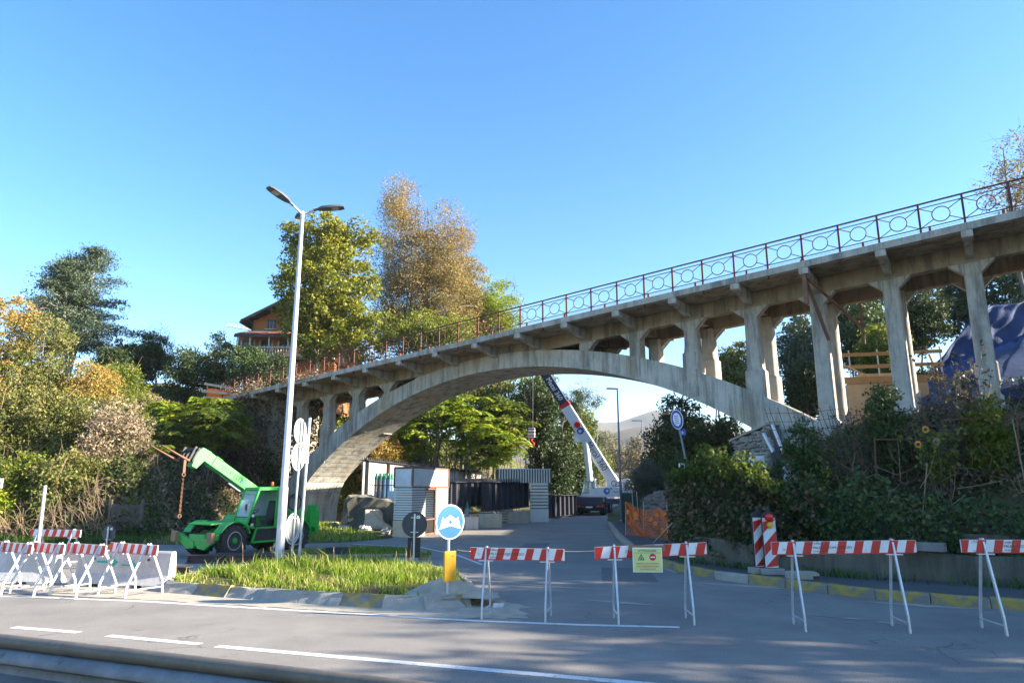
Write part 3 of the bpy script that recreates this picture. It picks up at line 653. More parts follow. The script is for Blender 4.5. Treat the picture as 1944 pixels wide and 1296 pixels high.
# brackets, cross beams, columns, haunches
bm_ = MB().prism([(-.13, 1.97, -.52), (-.13, 1.97, .02), (-.13, .06, .02), (-.13, .06, -.20), (-.13, .34, -.22)], (.26, 0, 0)).prism([(-.17, .02, -.24), (-.17, .34, -.26), (-.17, .34, .0), (-.17, .02, .0)], (.34, 0, 0)).mesh('bracket', 'bridge_concrete')
bm2 = MB().prism([(-.13, W1 - .07, -.52), (-.13, W1 - .07, .02), (-.13, DW - .06, .02), (-.13, DW - .06, -.20), (-.13, DW - .34, -.22)], (.26, 0, 0)).mesh('bracket', 'bridge_concrete')
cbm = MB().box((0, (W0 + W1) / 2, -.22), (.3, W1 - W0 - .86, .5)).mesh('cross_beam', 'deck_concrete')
for i in range(-2, 18):
    t = i * SP
    if t > T1 - 1: break
    off = -.5 * (1 - i / 10) if i < 10 else 0.
    for me_, nm in ((bm_, 'bracket'), (bm2, 'bracket')): link(nm, me_, bridge, (t + off * .6, 0, zb(t)))
    link('cross_beam', cbm, bridge, (t + off, 0, zb(t)))
def column(t, wside, zbase, ztop, plinth):
    """tapered shaft with chamfered corners"""
    mb = MB(); a, d_ = .27, .31
    w_ = W0 + .10 + d_ if wside == 0 else W1 - .10 - d_
    def ring(a_, d__, z, c=.05): return [(t - a_ + c, w_ - d__, z), (t + a_ - c, w_ - d__, z), (t + a_, w_ - d__ + c, z), (t + a_, w_ + d__ - c, z), (t + a_ - c, w_ + d__, z), (t - a_ + c, w_ + d__, z), (t - a_, w_ + d__ - c, z), (t - a_, w_ - d__ + c, z)]
    lv = []
    H_ = ztop - zbase
    if plinth:
        ph = min(1.0, H_ * .35); lv = [ring(a + .13, d_ + .09, zbase - .9), ring(a + .11, d_ + .08, zbase + ph), ring(a + .05, d_ + .03, zbase + ph + .05)]
    else: lv = [ring(a + .06, d_ + .03, zbase - .5)]
    lv += [ring(a + .03 * min(1, H_ / 4), d_ + .02, zbase + (1.1 if plinth else .0) + .02), ring(a, d_, ztop)]
    V = [p for L in lv for p in L]; n = 8
    mb.add(V, [(i * n + j, i * n + (j + 1) % n, (i + 1) * n + (j + 1) % n, (i + 1) * n + j) for i in range(len(lv) - 1) for j in range(n)] + [tuple(range(7, -1, -1)), tuple(range((len(lv) - 1) * n, len(lv) * n))])
    return mb.build('column', 'bridge_concrete', bridge)
hm = {}
for i in range(-1, 17):
    t = i * SP + (-.5 * (1 - i / 10) if i < 10 else 0.)
    zt = zb(t) - .58
    for side in (0, 1):
        e = ext(t) if -3 < t < 28.5 else -99
        if e > zt - .08: continue
        P = bl(t, 2.2 if side == 0 else 4.6); zbase = max(e - .05, -9)
        if e < -50: zbase = hz(P.x, P.y) - (.25 if i >= 11 else .6)
        column(t, side, zbase, zt + .02, plinth=(zt - zbase > 1.7))
    # haunches under the girder on both sides of each column, front and back
    for side in (0, 1):
        y0 = W0 + .075 if side == 0 else W1 - .425
        for sg in (-1, 1):
            k = 'h%d%d' % (side, sg)
            if k not in hm: hm[k] = MB().prism([(sg * .24, y0, -.02 + sg * .24 * SL), (sg * .72, y0, -.02 + sg * .72 * SL), (sg * .24, y0, -.46)], (0, .35, 0)).mesh('haunch', 'bridge_concrete')
            if ext(min(max(t + sg * .6, -5), 30)) < zt - .35 or t > 29 or t < -2.5: link('haunch', hm[k], bridge, (t, 0, zt))
# pilaster strips where the columns run down the arch face
for i in range(0, 11):
    t = i * SP + (-.5 * (1 - i / 10)); z0, z1 = intr(t) + .12, min(ext(t), zb(t) - .05)
    MB().prism([(t - .27, W0 - .035, z0 - .02), (t + .27, W0 - .035, z0 + .0), (t + .27, W0 - .035, z1), (t - .27, W0 - .035, z1)], (0, .05, 0)).build('pilaster', 'bridge_concrete', bridge)
# abutment walls at both ends
MB().box((-8.2, 3.4, 3.9), (6.4, 3.5, 8.2)).build('abutment', 'bridge_concrete', bridge, bevel=.03)
MB().prism([(28.2, 1.75, 2.0), (48, 1.75, 2.0), (48, 1.75, 4.75), (30.5, 1.75, 4.42), (28.2, 1.75, 4.38)], (0, .5, 0)).build('footing_wall', 'bridge_concrete', bridge, bevel=.02)
# front railing with rings: rails, posts, rings, diagonals
rail = MB().tube([(T0, .16, zb(T0) + 1.36), (T1, .16, zb(T1) + 1.36)], .034, 6).tube([(T0, .16, zb(T0) + 1.20), (T1, .16, zb(T1) + 1.20)], .018, 5).tube([(T0, .16, zb(T0) + .46), (T1, .16, zb(T1) + .46)], .02, 5).build('railing', 'rail_dark', bridge)
pm_ = MB().box((0, .16, .62), (.07, .055, 1.47)).mesh('post', 'rail_dark')
rg = MB().torus((0, .16, 0), .27, .019, n=22, k=5)
rgm = rg.mesh('ring', 'rail_dark')
HP = SP / 2
dm = []
for sx in (-1, 1):
    for sz in (-1, 1):
        x0, z0 = sx * (HP / 2 - .03), .83 + sz * .36; x0z = z0 + SL * x0; dv = Vector((x0, 0, x0z - .83)); k = .27 / dv.length
        dm.append(MB().tube([(dv.x * k, .16, .83 + dv.z * k), (x0, .16, x0z)], .016, 4).mesh('brace', 'rail_dark'))
k0 = int(T0 / HP)
for k in range(k0, int(T1 / HP)):
    t = k * HP
    link('post', pm_, rail, (t, 0, zb(t)))
    tm = t + HP / 2; link('ring', rgm, rail, (tm, 0, zb(tm) + .83))
    for d__ in dm: link('brace', d__, rail, (tm, 0, zb(tm)))
# far side fence: rusty posts and wires
fence = MB()
for h_ in (.7, 1.15, 1.6, 2.05, 2.5): fence.tube([(T0, DW - .2, zb(T0) + h_), (T1, DW - .2, zb(T1) + h_)], .009, 4)
fence = fence.build('rear_railing', 'rail_dark', bridge)
fp = MB().box((0, DW - .2, 1.38), (.10, .07, 2.5)).mesh('post', 'rail_rust')
t = -9.2
while t < T1:
    link('post', fp, fence, (t, 0, zb(t))); t += SP
# steel strut clamped round one column
st = MB().box((29.0, .10, zb(29) - .55), (.16, .12, 1.75)).bar((29.05, .14, zb(29) - .5), (29.35, 1.8, zb(29) - 2.55), .10).bar((29.05, .10, zb(29) - .35), (30.4, 3.2, zb(29) - 1.95), .09).bar((30.4, 3.2, zb(29) - 1.0), (30.4, 3.2, zb(29) - 2.6), .10)
st.build('steel_strut', 'rusty_steel', bridge)
# ------------------------------------------------------------------ trees and shrubs
def clump_leaves(C, rad, per, rng, flat=.75, hollow=.35):
    """points spread through ball-like clumps, thinner at their heart"""
    n = len(C); u = rng.normal(size=(n, per, 3)); u /= np.linalg.norm(u, axis=2)[..., None]
    r_ = (hollow + (1 - hollow) * rng.random((n, per, 1))) ** .8
    P = C[:, None, :] + u * r_ * rad[:, None, None] * np.array([1, 1, flat]); return P.reshape(-1, 3), np.repeat(np.arange(n), per)
def limb(mb, p, q, r0, r1, rng, sag=0.08, n=5, k=5):
    p, q = Vector(p), Vector(q); L = (q - p).length; off = Vector(rng.normal(size=3)) * L * sag
    pts = [p.lerp(q, i / (n - 1)) + off * math.sin(math.pi * i / (n - 1)) for i in range(n)]
    mb.tube(pts, [r0 + (r1 - r0) * i / (n - 1) for i in range(n)], k, caps=False); return pts
def tree(name, label, cat, base, env, leaf, bark='bark', seed=0, clumps=150, per=60, crad=.7, size=.22, trunk_r=.2, limbs=9, aspect=.55, stems=1, droop=0., group=None, bare=0., flat=.75, fork=.35, sun_tint=.25, jitter=1.0, twigs=0, twig_r=.012):
    """env: ellipsoids (x,y,z,rx,ry,rz) from the base"""
    rng = np.random.default_rng(seed); t = thing(name, label, cat, base, 0, group)
    env = np.array(env, float); vol = env[:, 3] * env[:, 4] * env[:, 5]; pick = rng.choice(len(env), clumps, p=vol / vol.sum())
    u = rng.normal(size=(clumps, 3)); u /= np.linalg.norm(u, axis=1)[:, None]; rr = rng.random((clumps, 1)) ** .42
    C = env[pick, :3] + u * rr * env[pick, 3:6]
    # main limbs end in chosen clumps, the others hang on the nearest limb
    mb = MB(); zlo = float((env[:, 2] - env[:, 5]).min()); ztop = float((env[:, 2] + env[:, 5]).max()); cx, cy = float(np.average(env[:, 0], weights=vol)), float(np.average(env[:, 1], weights=vol))
    nodes = []
    for s_ in range(stems):
        a = 2 * math.pi * s_ / max(1, stems) + rng.random(); sp_ = .0 if stems == 1 else trunk_r * 1.3
        b0 = Vector((math.cos(a) * sp_, math.sin(a) * sp_, -.3)); tp = Vector((cx + (0 if stems == 1 else math.cos(a) * .45 * env[0, 3]), cy + (0 if stems == 1 else math.sin(a) * .45 * env[0, 4]), zlo + (ztop - zlo) * .80))
        pts = limb(mb, b0, tp, trunk_r * (1 if stems == 1 else .7), trunk_r * .14, rng, .05, 9, 8)
        nodes += [(p, trunk_r * (1 - i / 9)) for i, p in enumerate(pts) if p.z > zlo * .6 or i > 3]
    order = rng.permutation(clumps)
    for q in order[:limbs]:
        c = Vector(C[q]); cand = [(n_, r_) for n_, r_ in nodes[:9 * stems] if n_.z < c.z - .15 * (c - n_).length] or nodes[:2]
        n_, r_ = min(cand, key=lambda x: (x[0] - c).length)
        pts = limb(mb, n_, c, r_ * .55, trunk_r * .07, rng, .10, 6, 6); nodes += [(p, trunk_r * .26 * (1 - i / 7)) for i, p in enumerate(pts) if i > 1]
    for q in order[limbs:limbs + min(clumps, 120)]:
        c = Vector(C[q]); n_, r_ = min(nodes, key=lambda x: (x[0] - c).length + (2 if x[0].z > c.z else 0))
        limb(mb, n_, c, max(twig_r, r_ * .4), twig_r * .6, rng, .10, 4, 4)
    for q in range(int(twigs)):
        c = Vector(C[rng.integers(clumps)]); d_ = Vector(rng.normal(size=3)); d_.z = abs(d_.z) * 1.2 + .3; d_.normalize()
        limb(mb, c, c + d_ * crad * rng.uniform(1.2, 2.6), twig_r, twig_r * .4, rng, .06, 3, 3)
    mb.build('trunk', bark, t, smooth=True)
    keep = C[rng.random(clumps) >= bare]; rad = crad * (.6 + .8 * rng.random(len(keep)))
    P, ci = clump_leaves(keep, rad, per, rng, flat)
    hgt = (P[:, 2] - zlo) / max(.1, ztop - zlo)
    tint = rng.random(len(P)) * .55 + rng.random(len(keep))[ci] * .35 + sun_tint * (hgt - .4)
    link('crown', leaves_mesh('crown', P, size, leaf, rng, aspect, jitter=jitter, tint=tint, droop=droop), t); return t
def at_ground(x, y, dz=0.): return (x, y, hz(x, y) + dz)
def px_env(base, parts, Y):
    """ellipsoids from pixel boxes (x0,y0,x1,y1,depth) at distance Y, relative to the base"""
    out = []
    for x0, y0, x1, y1, dep in parts:
        a, b_ = at_y(x0, (y0 + y1) / 2, Y), at_y(x1, (y0 + y1) / 2, Y); c0, c1 = at_y((x0 + x1) / 2, y1, Y), at_y((x0 + x1) / 2, y0, Y)
        c = Vector(((a.x + b_.x) / 2, Y, (c0.z + c1.z) / 2)); out.append((c.x - base[0], c.y - base[1], c.z - base[2], (b_.x - a.x) / 2, dep, (c1.z - c0.z) / 2))
    return out
def px_tree(name, label, cat, foot_px, Y, parts, leaf, **kw):
    x = at_y(foot_px, 700, Y).x; base = at_ground(x, Y)
    return tree(name, label, cat, base, px_env(base, parts, Y), leaf, **kw)

px_tree('maple_tree', 'broad yellow green leafy tree beside the ochre house above the bridge', 'tree', 612, 57, [(530, 415, 720, 520, 3.6), (516, 470, 722, 640, 3.8), (560, 560, 740, 700, 3.4), (530, 560, 640, 690, 2.6)], 'leaf_maple', bark='bark_pale', seed=11, clumps=430, per=110, crad=.80, size=.24, trunk_r=.24, limbs=14, stems=3, aspect=.7, bare=.06)
px_tree('poplar_tree', 'tallest tree with thin russet and olive autumn foliage above the bridge deck', 'tree', 800, 64, [(720, 335, 800, 480, 2.4), (785, 395, 900, 560, 3.2), (690, 430, 850, 620, 3.6), (770, 500, 918, 680, 3.6), (700, 560, 800, 690, 3)], 'leaf_autumn', seed=12, clumps=640, per=150, crad=1.0, size=.185, trunk_r=.28, limbs=26, stems=4, aspect=.42, bare=.03, twigs=300, twig_r=.016, flat=1.1)
px_tree('acacia_tree', 'pale green light tree between the russet tree and the sky over the railing', 'tree', 930, 68, [(880, 515, 985, 640, 3), (905, 560, 995, 690, 3), (850, 580, 930, 700, 3)], 'leaf_lime', seed=13, clumps=260, per=100, crad=.9, size=.22, trunk_r=.18, limbs=12, stems=2, aspect=.4, bare=.08, twigs=90)
px_tree('ash_tree', 'olive green tree filling the gap beside the russet tree above the railing', 'tree', 880, 67, [(830, 480, 930, 620, 3), (850, 560, 960, 690, 3)], 'leaf_autumn', seed=19, clumps=230, per=110, crad=.9, size=.19, trunk_r=.18, limbs=14, stems=2, aspect=.42, bare=.06, twigs=120, sun_tint=-.3)
px_tree('locust_tree', 'yellow green low tree just behind the railing left of the arch crown', 'tree', 830, 58, [(730, 590, 870, 690, 2.6), (800, 600, 920, 670, 2.4)], 'leaf_green', seed=14, clumps=170, per=70, crad=.75, size=.2, trunk_r=.14, stems=2, limbs=8, sun_tint=.6)
# cedar: tiers of drooping boughs
def cedar(base, H_, rad, seed, label, leaf='leaf_cedar', tops=3, first=.32):
    rng = np.random.default_rng(seed); t = thing('cedar_tree', label, 'tree', base); mb = MB(); P = []; bo = []
    for k in range(tops):
        ang = 2 * math.pi * k / tops + .4; lean = Vector((math.cos(ang), math.sin(ang), 0)) * (rad * .30 if tops > 1 else 0); hh = H_ * (1 - .07 * k)
        pts = limb(mb, (0, 0, -.3), Vector((0, 0, hh)) + lean, H_ * .024, .03, rng, .01, 10, 8)
        for lv in np.linspace(first, .985, 15):
            p = pts[0].lerp(pts[-1], lv); L = rad * (1.0 - .80 * ((lv - first) / (1 - first)) ** 1.25) * rng.uniform(.65, 1.1)
            for a in rng.uniform(0, 2 * math.pi, 5):
                d_ = Vector((math.cos(a), math.sin(a), 0)); q = p + d_ * L + Vector((0, 0, L * rng.uniform(-.02, .22)))
                limb(mb, p, q, .05, .012, rng, .04, 4, 4)
                for f in np.linspace(.25, 1.0, 7):
                    c = p.lerp(q, f) + Vector(rng.normal(size=3)) * .12; bo.append((c.x, c.y, c.z - .06))
    C = np.array(bo); per = 26; off = rng.normal(size=(len(C), per, 3)) * np.array([.40, .40, .09]); P = (C[:, None] + off).reshape(-1, 3)
    up = np.zeros(3); tint = rng.random(len(P)) * .5 + np.repeat(rng.random(len(C)), per) * .35 + np.clip(off[..., 2].ravel() * 1.2, -.2, .3)
    mb.build('trunk', 'bark_pale', t, smooth=True); link('crown', leaves_mesh('crown', P, .25, leaf, rng, .28, updir=np.array([0, 0, .2]), jitter=1, tint=tint), t); return t
cedar(at_ground(-37.2, 56), 12.4, 4.3, 21, 'tall blue green cedar with layered boughs on the left hilltop')
cedar(at_ground(-31.0, 52), 3.0, 1.3, 26, 'small leafy conifer between the tall cedar and the round tree', leaf='leaf_dark', tops=1, first=.2)
px_tree('round_tree', 'dense round dark evergreen tree with forked trunk on the hilltop lawn', 'tree', 258, 58, [(218, 632, 328, 712, 2.5), (225, 660, 320, 722, 2.3)], 'leaf_dark', seed=31, clumps=210, per=90, crad=.5, size=.17, trunk_r=.14, stems=4, limbs=10, sun_tint=.35)
for i, (x0, y0, x1, y1, Y, lf) in enumerate(((318, 665, 395, 745, 54, 'leaf_dark'), (380, 640, 455, 745, 55, 'leaf_dark'), (430, 660, 520, 740, 53, 'leaf_ivy'), (480, 680, 560, 745, 52, 'leaf_dark'))):
    px_tree('evergreen_bush', ('low dark evergreen bush to the right of the round tree', 'tallest pointed dark bush on the hill before the house', 'dark bush covering the left corner of the house balcony', 'dark bush under the house balcony beside the bridge end')[i], 'bush', (x0 + x1) / 2, Y, [(x0, y0, x1, y1 + 20, 2.0), (x0 + 15, y0 - 8, x1 - 20, y1, 1.5)], lf, seed=40 + i, clumps=120, per=90, crad=.55, size=.17, trunk_r=.1, stems=3, limbs=6, sun_tint=.3)
# bare twiggy tree behind the round one
px_tree('bare_tree', 'leafless thin branched tree behind the round evergreen tree', 'tree', 300, 66, [(275, 615, 335, 690, 2)], 'leaf_far', bark='bark_pale', seed=47, clumps=60, per=4, crad=.6, size=.12, trunk_r=.1, limbs=10, stems=3, bare=.5, twigs=160, twig_r=.010)

# left hillside: autumn scrub in the sun
L_SCRUB = [  # (x0,y0,x1,y1,Y,leaf,seed,label)
    (-60, 545, 60, 800, 40, 'leaf_ochre', 'rust and amber leaved tree at the far left of the slope'),
    (30, 590, 120, 800, 41, 'leaf_scrub', 'tall yellow leaved shrub below the cedar trunk'),
    (-60, 700, 80, 900, 36, 'leaf_scrub', 'bushy yellow green shrub under the rust leaved tree'),
    (60, 740, 180, 900, 37, 'leaf_scrub', 'wide olive and yellow shrub in the middle of the sunny slope'),
    (140, 690, 215, 800, 42, 'leaf_ochre', 'amber shrub at the foot of the cedar'),
    (170, 760, 270, 930, 36, 'leaf_dry', 'dry straw coloured bush hanging with seed heads'),
    (-40, 860, 110, 960, 33.5, 'leaf_green', 'dense green shrub above the dry bramble tangle'),
    (90, 860, 190, 960, 33.5, 'leaf_scrub', 'small mottled green shrub over the bare vine tangle'),
    (-50, 930, 30, 1010, 32.0, 'leaf_lime', 'bright lime green sapling at the road edge by the barriers'),
    (185, 690, 262, 790, 45, 'leaf_green', 'thin leafed green shrub between the cedar and the sumac'),
]
for i, (x0, y0, x1, y1, Y, lf, lb) in enumerate(L_SCRUB):
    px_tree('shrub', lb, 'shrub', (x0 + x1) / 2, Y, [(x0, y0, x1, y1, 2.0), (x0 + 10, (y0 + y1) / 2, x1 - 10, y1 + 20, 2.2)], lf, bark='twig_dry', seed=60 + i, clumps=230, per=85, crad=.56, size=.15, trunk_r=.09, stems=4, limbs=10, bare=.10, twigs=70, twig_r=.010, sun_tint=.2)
# sumac-like shrubs with long drooping feathery leaves
def feather_shrub(base, env, seed, label, n=170, leaf='leaf_lime', L0=.85, name='sumac_shrub'):
    rng = np.random.default_rng(seed); t = thing(name, label, 'shrub', base); mb = MB(); env = np.array(env, float); vol = env[:, 3] * env[:, 4] * env[:, 5]; P = []; D = []; T = []
    for k in range(n):
        e = env[rng.choice(len(env), p=vol / vol.sum())]; u = rng.normal(size=3); u /= np.linalg.norm(u); c = Vector(e[:3] + u * rng.random() ** .4 * e[3:6])
        if k % 6 == 0: limb(mb, (rng.normal() * .5, rng.normal() * .5, -.3), c, .05, .015, rng, .08, 5, 5)
        tc = rng.random()
        for a in rng.uniform(0, 2 * math.pi, 5):
            d_ = Vector((math.cos(a), math.sin(a), 0)); L = L0 * rng.uniform(.6, 1.2); p1 = c + d_ * L * .5 + Vector((0, 0, L * .18)); p2 = c + d_ * L + Vector((0, 0, -L * .25)); side = Vector((-d_.y, d_.x, 0))
            for f in np.linspace(.12, 1, 11):
                q = c.lerp(p1, f).lerp(p1.lerp(p2, f), f)
                for s_ in (-1, 1): P.append(q); D.append(side * s_ * 1.0 + d_ * .45 + Vector((0, 0, -.35))); T.append(tc * .5 + rng.random() * .45)
    mb.build('trunk', 'bark', t, smooth=True); P = np.array([tuple(p) for p in P]); D = np.array([tuple(d_) for d_ in D])
    link('crown', leaves_mesh('crown', P, .24 * L0 / .85, leaf, rng, .32, updir=D, jitter=.12, tint=np.array(T)), t)
def px_feather(px0, Y, parts, seed, label, **kw):
    x = at_y(px0, 700, Y).x; base = at_ground(x, Y); feather_shrub(base, px_env(base, parts, Y), seed, label, **kw)
px_feather(330, 43, [(275, 755, 370, 850, 1.8), (330, 750, 470, 830, 1.6)], 81, 'bright green shrub with long drooping feathery leaves below the bridge end')
px_feather(400, 41, [(360, 770, 480, 850, 1.5), (280, 800, 400, 880, 1.6)], 82, 'darker feathery leaved shrub leaning toward the bridge abutment', leaf='leaf_green')
px_feather(310, 36, [(295, 842, 322, 862, .4)], 83, 'single small yellow green sprout above the brown ivy', n=9, L0=.5)
px_feather(865, 54, [(745, 760, 830, 880, 2), (820, 745, 940, 850, 2), (860, 790, 990, 890, 2)], 84, 'large bright green feathery shrub seen under the arch behind the steel girder', n=240, L0=1.1)
px_feather(960, 56, [(900, 740, 1000, 860, 2)], 85, 'yellow green feathery shrub under the arch near the crane rope', n=150, L0=1.1, leaf='leaf_green')
for i, (x0, y0, x1, y1, Y, lf, lb) in enumerate((
        (760, 690, 880, 800, 63, 'leaf_green', 'mixed green tree behind the arch at its left haunch'), (860, 690, 1000, 800, 66, 'leaf_scrub', 'yellowing tree showing under the arch crown'),
        (960, 700, 1065, 800, 64, 'leaf_green', 'green tree behind the crane boom'), (990, 720, 1060, 830, 60, 'leaf_dark', 'dark glossy tree behind the crane rope'),
        (1000, 820, 1100, 930, 62, 'leaf_dark', 'dark bush on the shaded slope left of the truck crane'), (1050, 840, 1130, 920, 68, 'leaf_ivy', 'shaded bush behind the truck crane cab'),
        (680, 830, 760, 900, 53, 'leaf_ochre', 'dry yellow bush at the inner side of the arch'), (1060, 770, 1130, 850, 74, 'leaf_green', 'sunny bush on the slope behind the crane boom'))):
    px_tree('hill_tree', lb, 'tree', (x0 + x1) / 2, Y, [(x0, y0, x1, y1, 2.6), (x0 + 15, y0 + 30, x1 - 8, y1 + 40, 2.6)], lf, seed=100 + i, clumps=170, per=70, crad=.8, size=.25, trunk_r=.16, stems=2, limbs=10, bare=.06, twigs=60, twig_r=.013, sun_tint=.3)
# pine bough reaching to the right of the boom, thin bare tree
px_tree('pine_tree', 'leaning pine with one long dark bough reaching right of the crane boom', 'tree', 1040, 70, [(1060, 740, 1150, 772, 1.2), (1040, 745, 1105, 800, 1.6)], 'leaf_dark', seed=120, clumps=80, per=80, crad=.6, size=.28, trunk_r=.2, limbs=9, aspect=.16, bare=.1)
px_tree('bare_tree', 'spindly bare tree rising behind the crane boom toward the arch', 'tree', 1085, 74, [(1075, 705, 1140, 840, 2)], 'leaf_scrub', bark='bark_pale', seed=121, clumps=70, per=22, crad=.7, size=.16, trunk_r=.10, limbs=14, stems=2, bare=.4, twigs=150, twig_r=.014)
# thickets beyond the crane, far side of the valley road
for i, (x0, y0, x1, y1, Y, lf, lb) in enumerate((
        (1100, 850, 1160, 900, 92, 'leaf_green', 'clipped green hedge on the far sunny bank'), (1140, 835, 1200, 900, 105, 'leaf_far', 'brownish thicket behind the first slim street lamp'),
        (1180, 825, 1240, 910, 98, 'leaf_far', 'bare brown thicket behind the farther street lamp'), (1120, 815, 1175, 860, 130, 'leaf_scrub', 'faint yellow trees at the end of the valley road'))):
    px_tree('thicket', lb, 'thicket', (x0 + x1) / 2, Y, [(x0, y0, x1, y1 + 25, 3)], lf, bark='bark_pale', seed=130 + i, clumps=120, per=45, crad=1.0, size=.3, trunk_r=.1, stems=4, limbs=12, bare=.25, twigs=140, twig_r=.02)
# dark trees on the right under the arch
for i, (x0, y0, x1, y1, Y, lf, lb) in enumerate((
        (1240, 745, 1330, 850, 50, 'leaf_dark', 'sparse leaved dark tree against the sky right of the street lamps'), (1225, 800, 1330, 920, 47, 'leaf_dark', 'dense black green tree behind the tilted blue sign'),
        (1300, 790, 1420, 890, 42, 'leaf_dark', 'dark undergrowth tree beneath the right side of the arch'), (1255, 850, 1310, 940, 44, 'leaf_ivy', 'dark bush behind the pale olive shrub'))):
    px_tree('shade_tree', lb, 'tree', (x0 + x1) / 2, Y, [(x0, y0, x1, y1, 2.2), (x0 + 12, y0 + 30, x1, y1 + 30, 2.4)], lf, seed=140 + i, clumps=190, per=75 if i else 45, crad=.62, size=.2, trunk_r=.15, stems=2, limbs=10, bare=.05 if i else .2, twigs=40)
px_tree('olive_shrub', 'grey green olive shrub overhanging the rough stone wall', 'shrub', 1228, 42, [(1188, 885, 1270, 955, 1.3), (1205, 872, 1255, 930, 1.1)], 'leaf_olive', seed=150, clumps=150, per=90, crad=.34, size=.16, trunk_r=.07, stems=4, limbs=8, aspect=.2)
# behind the columns on the right
for i, (x0, y0, x1, y1, Y, lf, lb, bare) in enumerate((
        (1360, 640, 1430, 760, 46, 'leaf_scrub', 'sunlit shrub with bare stems seen between the first tall columns', .2), (1340, 680, 1400, 740, 50, 'leaf_green', 'green bush behind the short columns over the arch', .05),
        (1480, 585, 1560, 740, 44, 'leaf_cedar', 'dark conifer between the columns beside the strutted column', 0), (1500, 690, 1570, 770, 38, 'leaf_dark', 'low dark bush behind the arch springing', 0),
        (1600, 560, 1700, 700, 42, 'leaf_ivy', 'dark ivy clad tree behind the plywood formwork', .0), (1690, 540, 1790, 640, 44, 'leaf_dark', 'dark tree above the blue tarpaulin', 0), (1640, 620, 1700, 700, 38, 'leaf_green', 'leafy branch catching sun above the timber guard boards', .2), (1560, 520, 1680, 660, 48, 'leaf_dark', 'broad dark tree filling the gap behind the steel strut', 0), (1760, 500, 1900, 620, 47, 'leaf_dark', 'dark tree line crowning the slope over the tarpaulin', 0), (1880, 480, 2020, 600, 46, 'leaf_ivy', 'dark tree behind the last column above the tarpaulin', 0))):
    px_tree('bank_tree', lb, 'tree', (x0 + x1) / 2, Y, [(x0, y0, x1, y1, 1.8), (x0 + 8, y0 + 40, x1 - 4, y1 + 30, 2.0)], lf, bark='bark_pale', seed=160 + i, clumps=170, per=75, crad=.55, size=.19, trunk_r=.13, stems=2, limbs=9, bare=bare, twigs=30 + 200 * bare)
px_tree('autumn_tree', 'russet leaved tree rising past the right end of the bridge railing', 'tree', 1990, 36, [(1900, 235, 2030, 400, 2.6), (1880, 300, 1990, 430, 2.4)], 'leaf_autumn', seed=170, clumps=190, per=38, crad=.55, size=.16, trunk_r=.16, stems=3, limbs=18, aspect=.4, bare=.22, twigs=200, twig_r=.010, droop=.3)

# tall trees out of view on the right that shade the junction
for i, (x, y, up) in enumerate(((27.5, 6.0, .6), (31.0, 10.5, .8), (26.0, 13.5, .9), (35.0, 3.0, 1.0), (38, 9.0, .8), (33, -3.0, .8), (29.5, 17.5, .6), (44, 0, 1.5), (25, 1.5, -.5), (40, -8, 1.0), (26.5, 20.3, .2), (46, 10, 1.0))):
    h_ = x * math.tan(SUN_EL) + up - hz(x, y); r_ = 3.3 if y < 17 else 2.6
    tree('roadside_tree', 'tall leafy tree standing on the bank right of the junction', 'tree', at_ground(x, y), [(0, 0, h_ * .60, r_, r_, h_ * .40), (.4, -.3, h_ * .42, r_ * .9, r_ * .9, h_ * .30)], 'leaf_dark', seed=200 + i, clumps=150, per=55, crad=1.0, size=.38, trunk_r=.28, limbs=12, group='tall trees on the bank beyond the junction')

# ------------------------------------------------------------------ undergrowth that reads as one mass
def cover(name, label, cat, mask_px, Yr, leaf, n, size, seed, lift=.5, aspect=.6, tint0=0., lump=.5, zmin=.2):
    """leaves strewn over the terrain where it shows inside pixel boxes"""
    rng = np.random.default_rng(seed); out = []
    for x0, y0, x1, y1, Y0, Y1, w_ in mask_px:
        m_ = int(n * w_); Y = rng.uniform(Y0, Y1, m_); px = rng.uniform(x0, x1, m_)
        X = (px - 972) / _F * Y * 1.0; Z = height(X, Y)
        lp = np.clip(wob(X, Y, 1.3, .6, seed) + wob(X, Y, 2.9, .35, seed * .7) + .5, 0, 1.6) * lump
        ok = Z > .12; Z = Z + rng.random(m_) ** .7 * (lift * .4 + lp); out.append(np.stack([X, Y, Z], 1)[ok])
    P = np.concatenate(out); t_ = rng.random(len(P)) * .7 + .3 * (wob(P[:, 0], P[:, 1], .8, .6) + .4) + tint0
    o = link(name, leaves_mesh(name, P, size, leaf, rng, aspect, updir=np.array([.2, -.4, .3]), tint=t_)); tag(o, label, cat, kind='stuff'); return o
cover('undergrowth', 'mixed brambles and leaves covering the left hillside', 'undergrowth', [(-250, 0, 300, 0, 31, 60, 1.0)], None, 'leaf_scrub', 34000, .20, 301, .7, lump=.7)
cover('ivy_slope', 'brown withered creeper covering the slope under the bridge end', 'creeper', [(200, 0, 620, 0, 31, 52, 1.0)], None, 'leaf_dry', 30000, .17, 302, .5, lump=.5, tint0=-.15)
cover('undergrowth', 'dark leafy ground cover on the steep bank behind the green machine', 'undergrowth', [(150, 0, 560, 0, 30.6, 42, 1.0)], None, 'leaf_ivy', 16000, .16, 303, .5, lump=.5)
cover('undergrowth', 'leafy ground cover on the slope seen under the arch', 'undergrowth', [(640, 0, 1120, 0, 50, 80, 1.0)], None, 'leaf_green', 26000, .26, 304, .8, lump=.8)
cover('undergrowth', 'sunny scrub on the hilltop around the house', 'undergrowth', [(100, 0, 760, 0, 46, 64, 1.0)], None, 'leaf_green', 14000, .22, 305, .3, lump=.4)
cover('undergrowth', 'shaded plants on the terrace beneath the bridge columns', 'undergrowth', [(1280, 0, 2050, 0, 18.2, 25, 1.0)], None, 'leaf_ivy', 24000, .11, 306, .35, lump=.32)
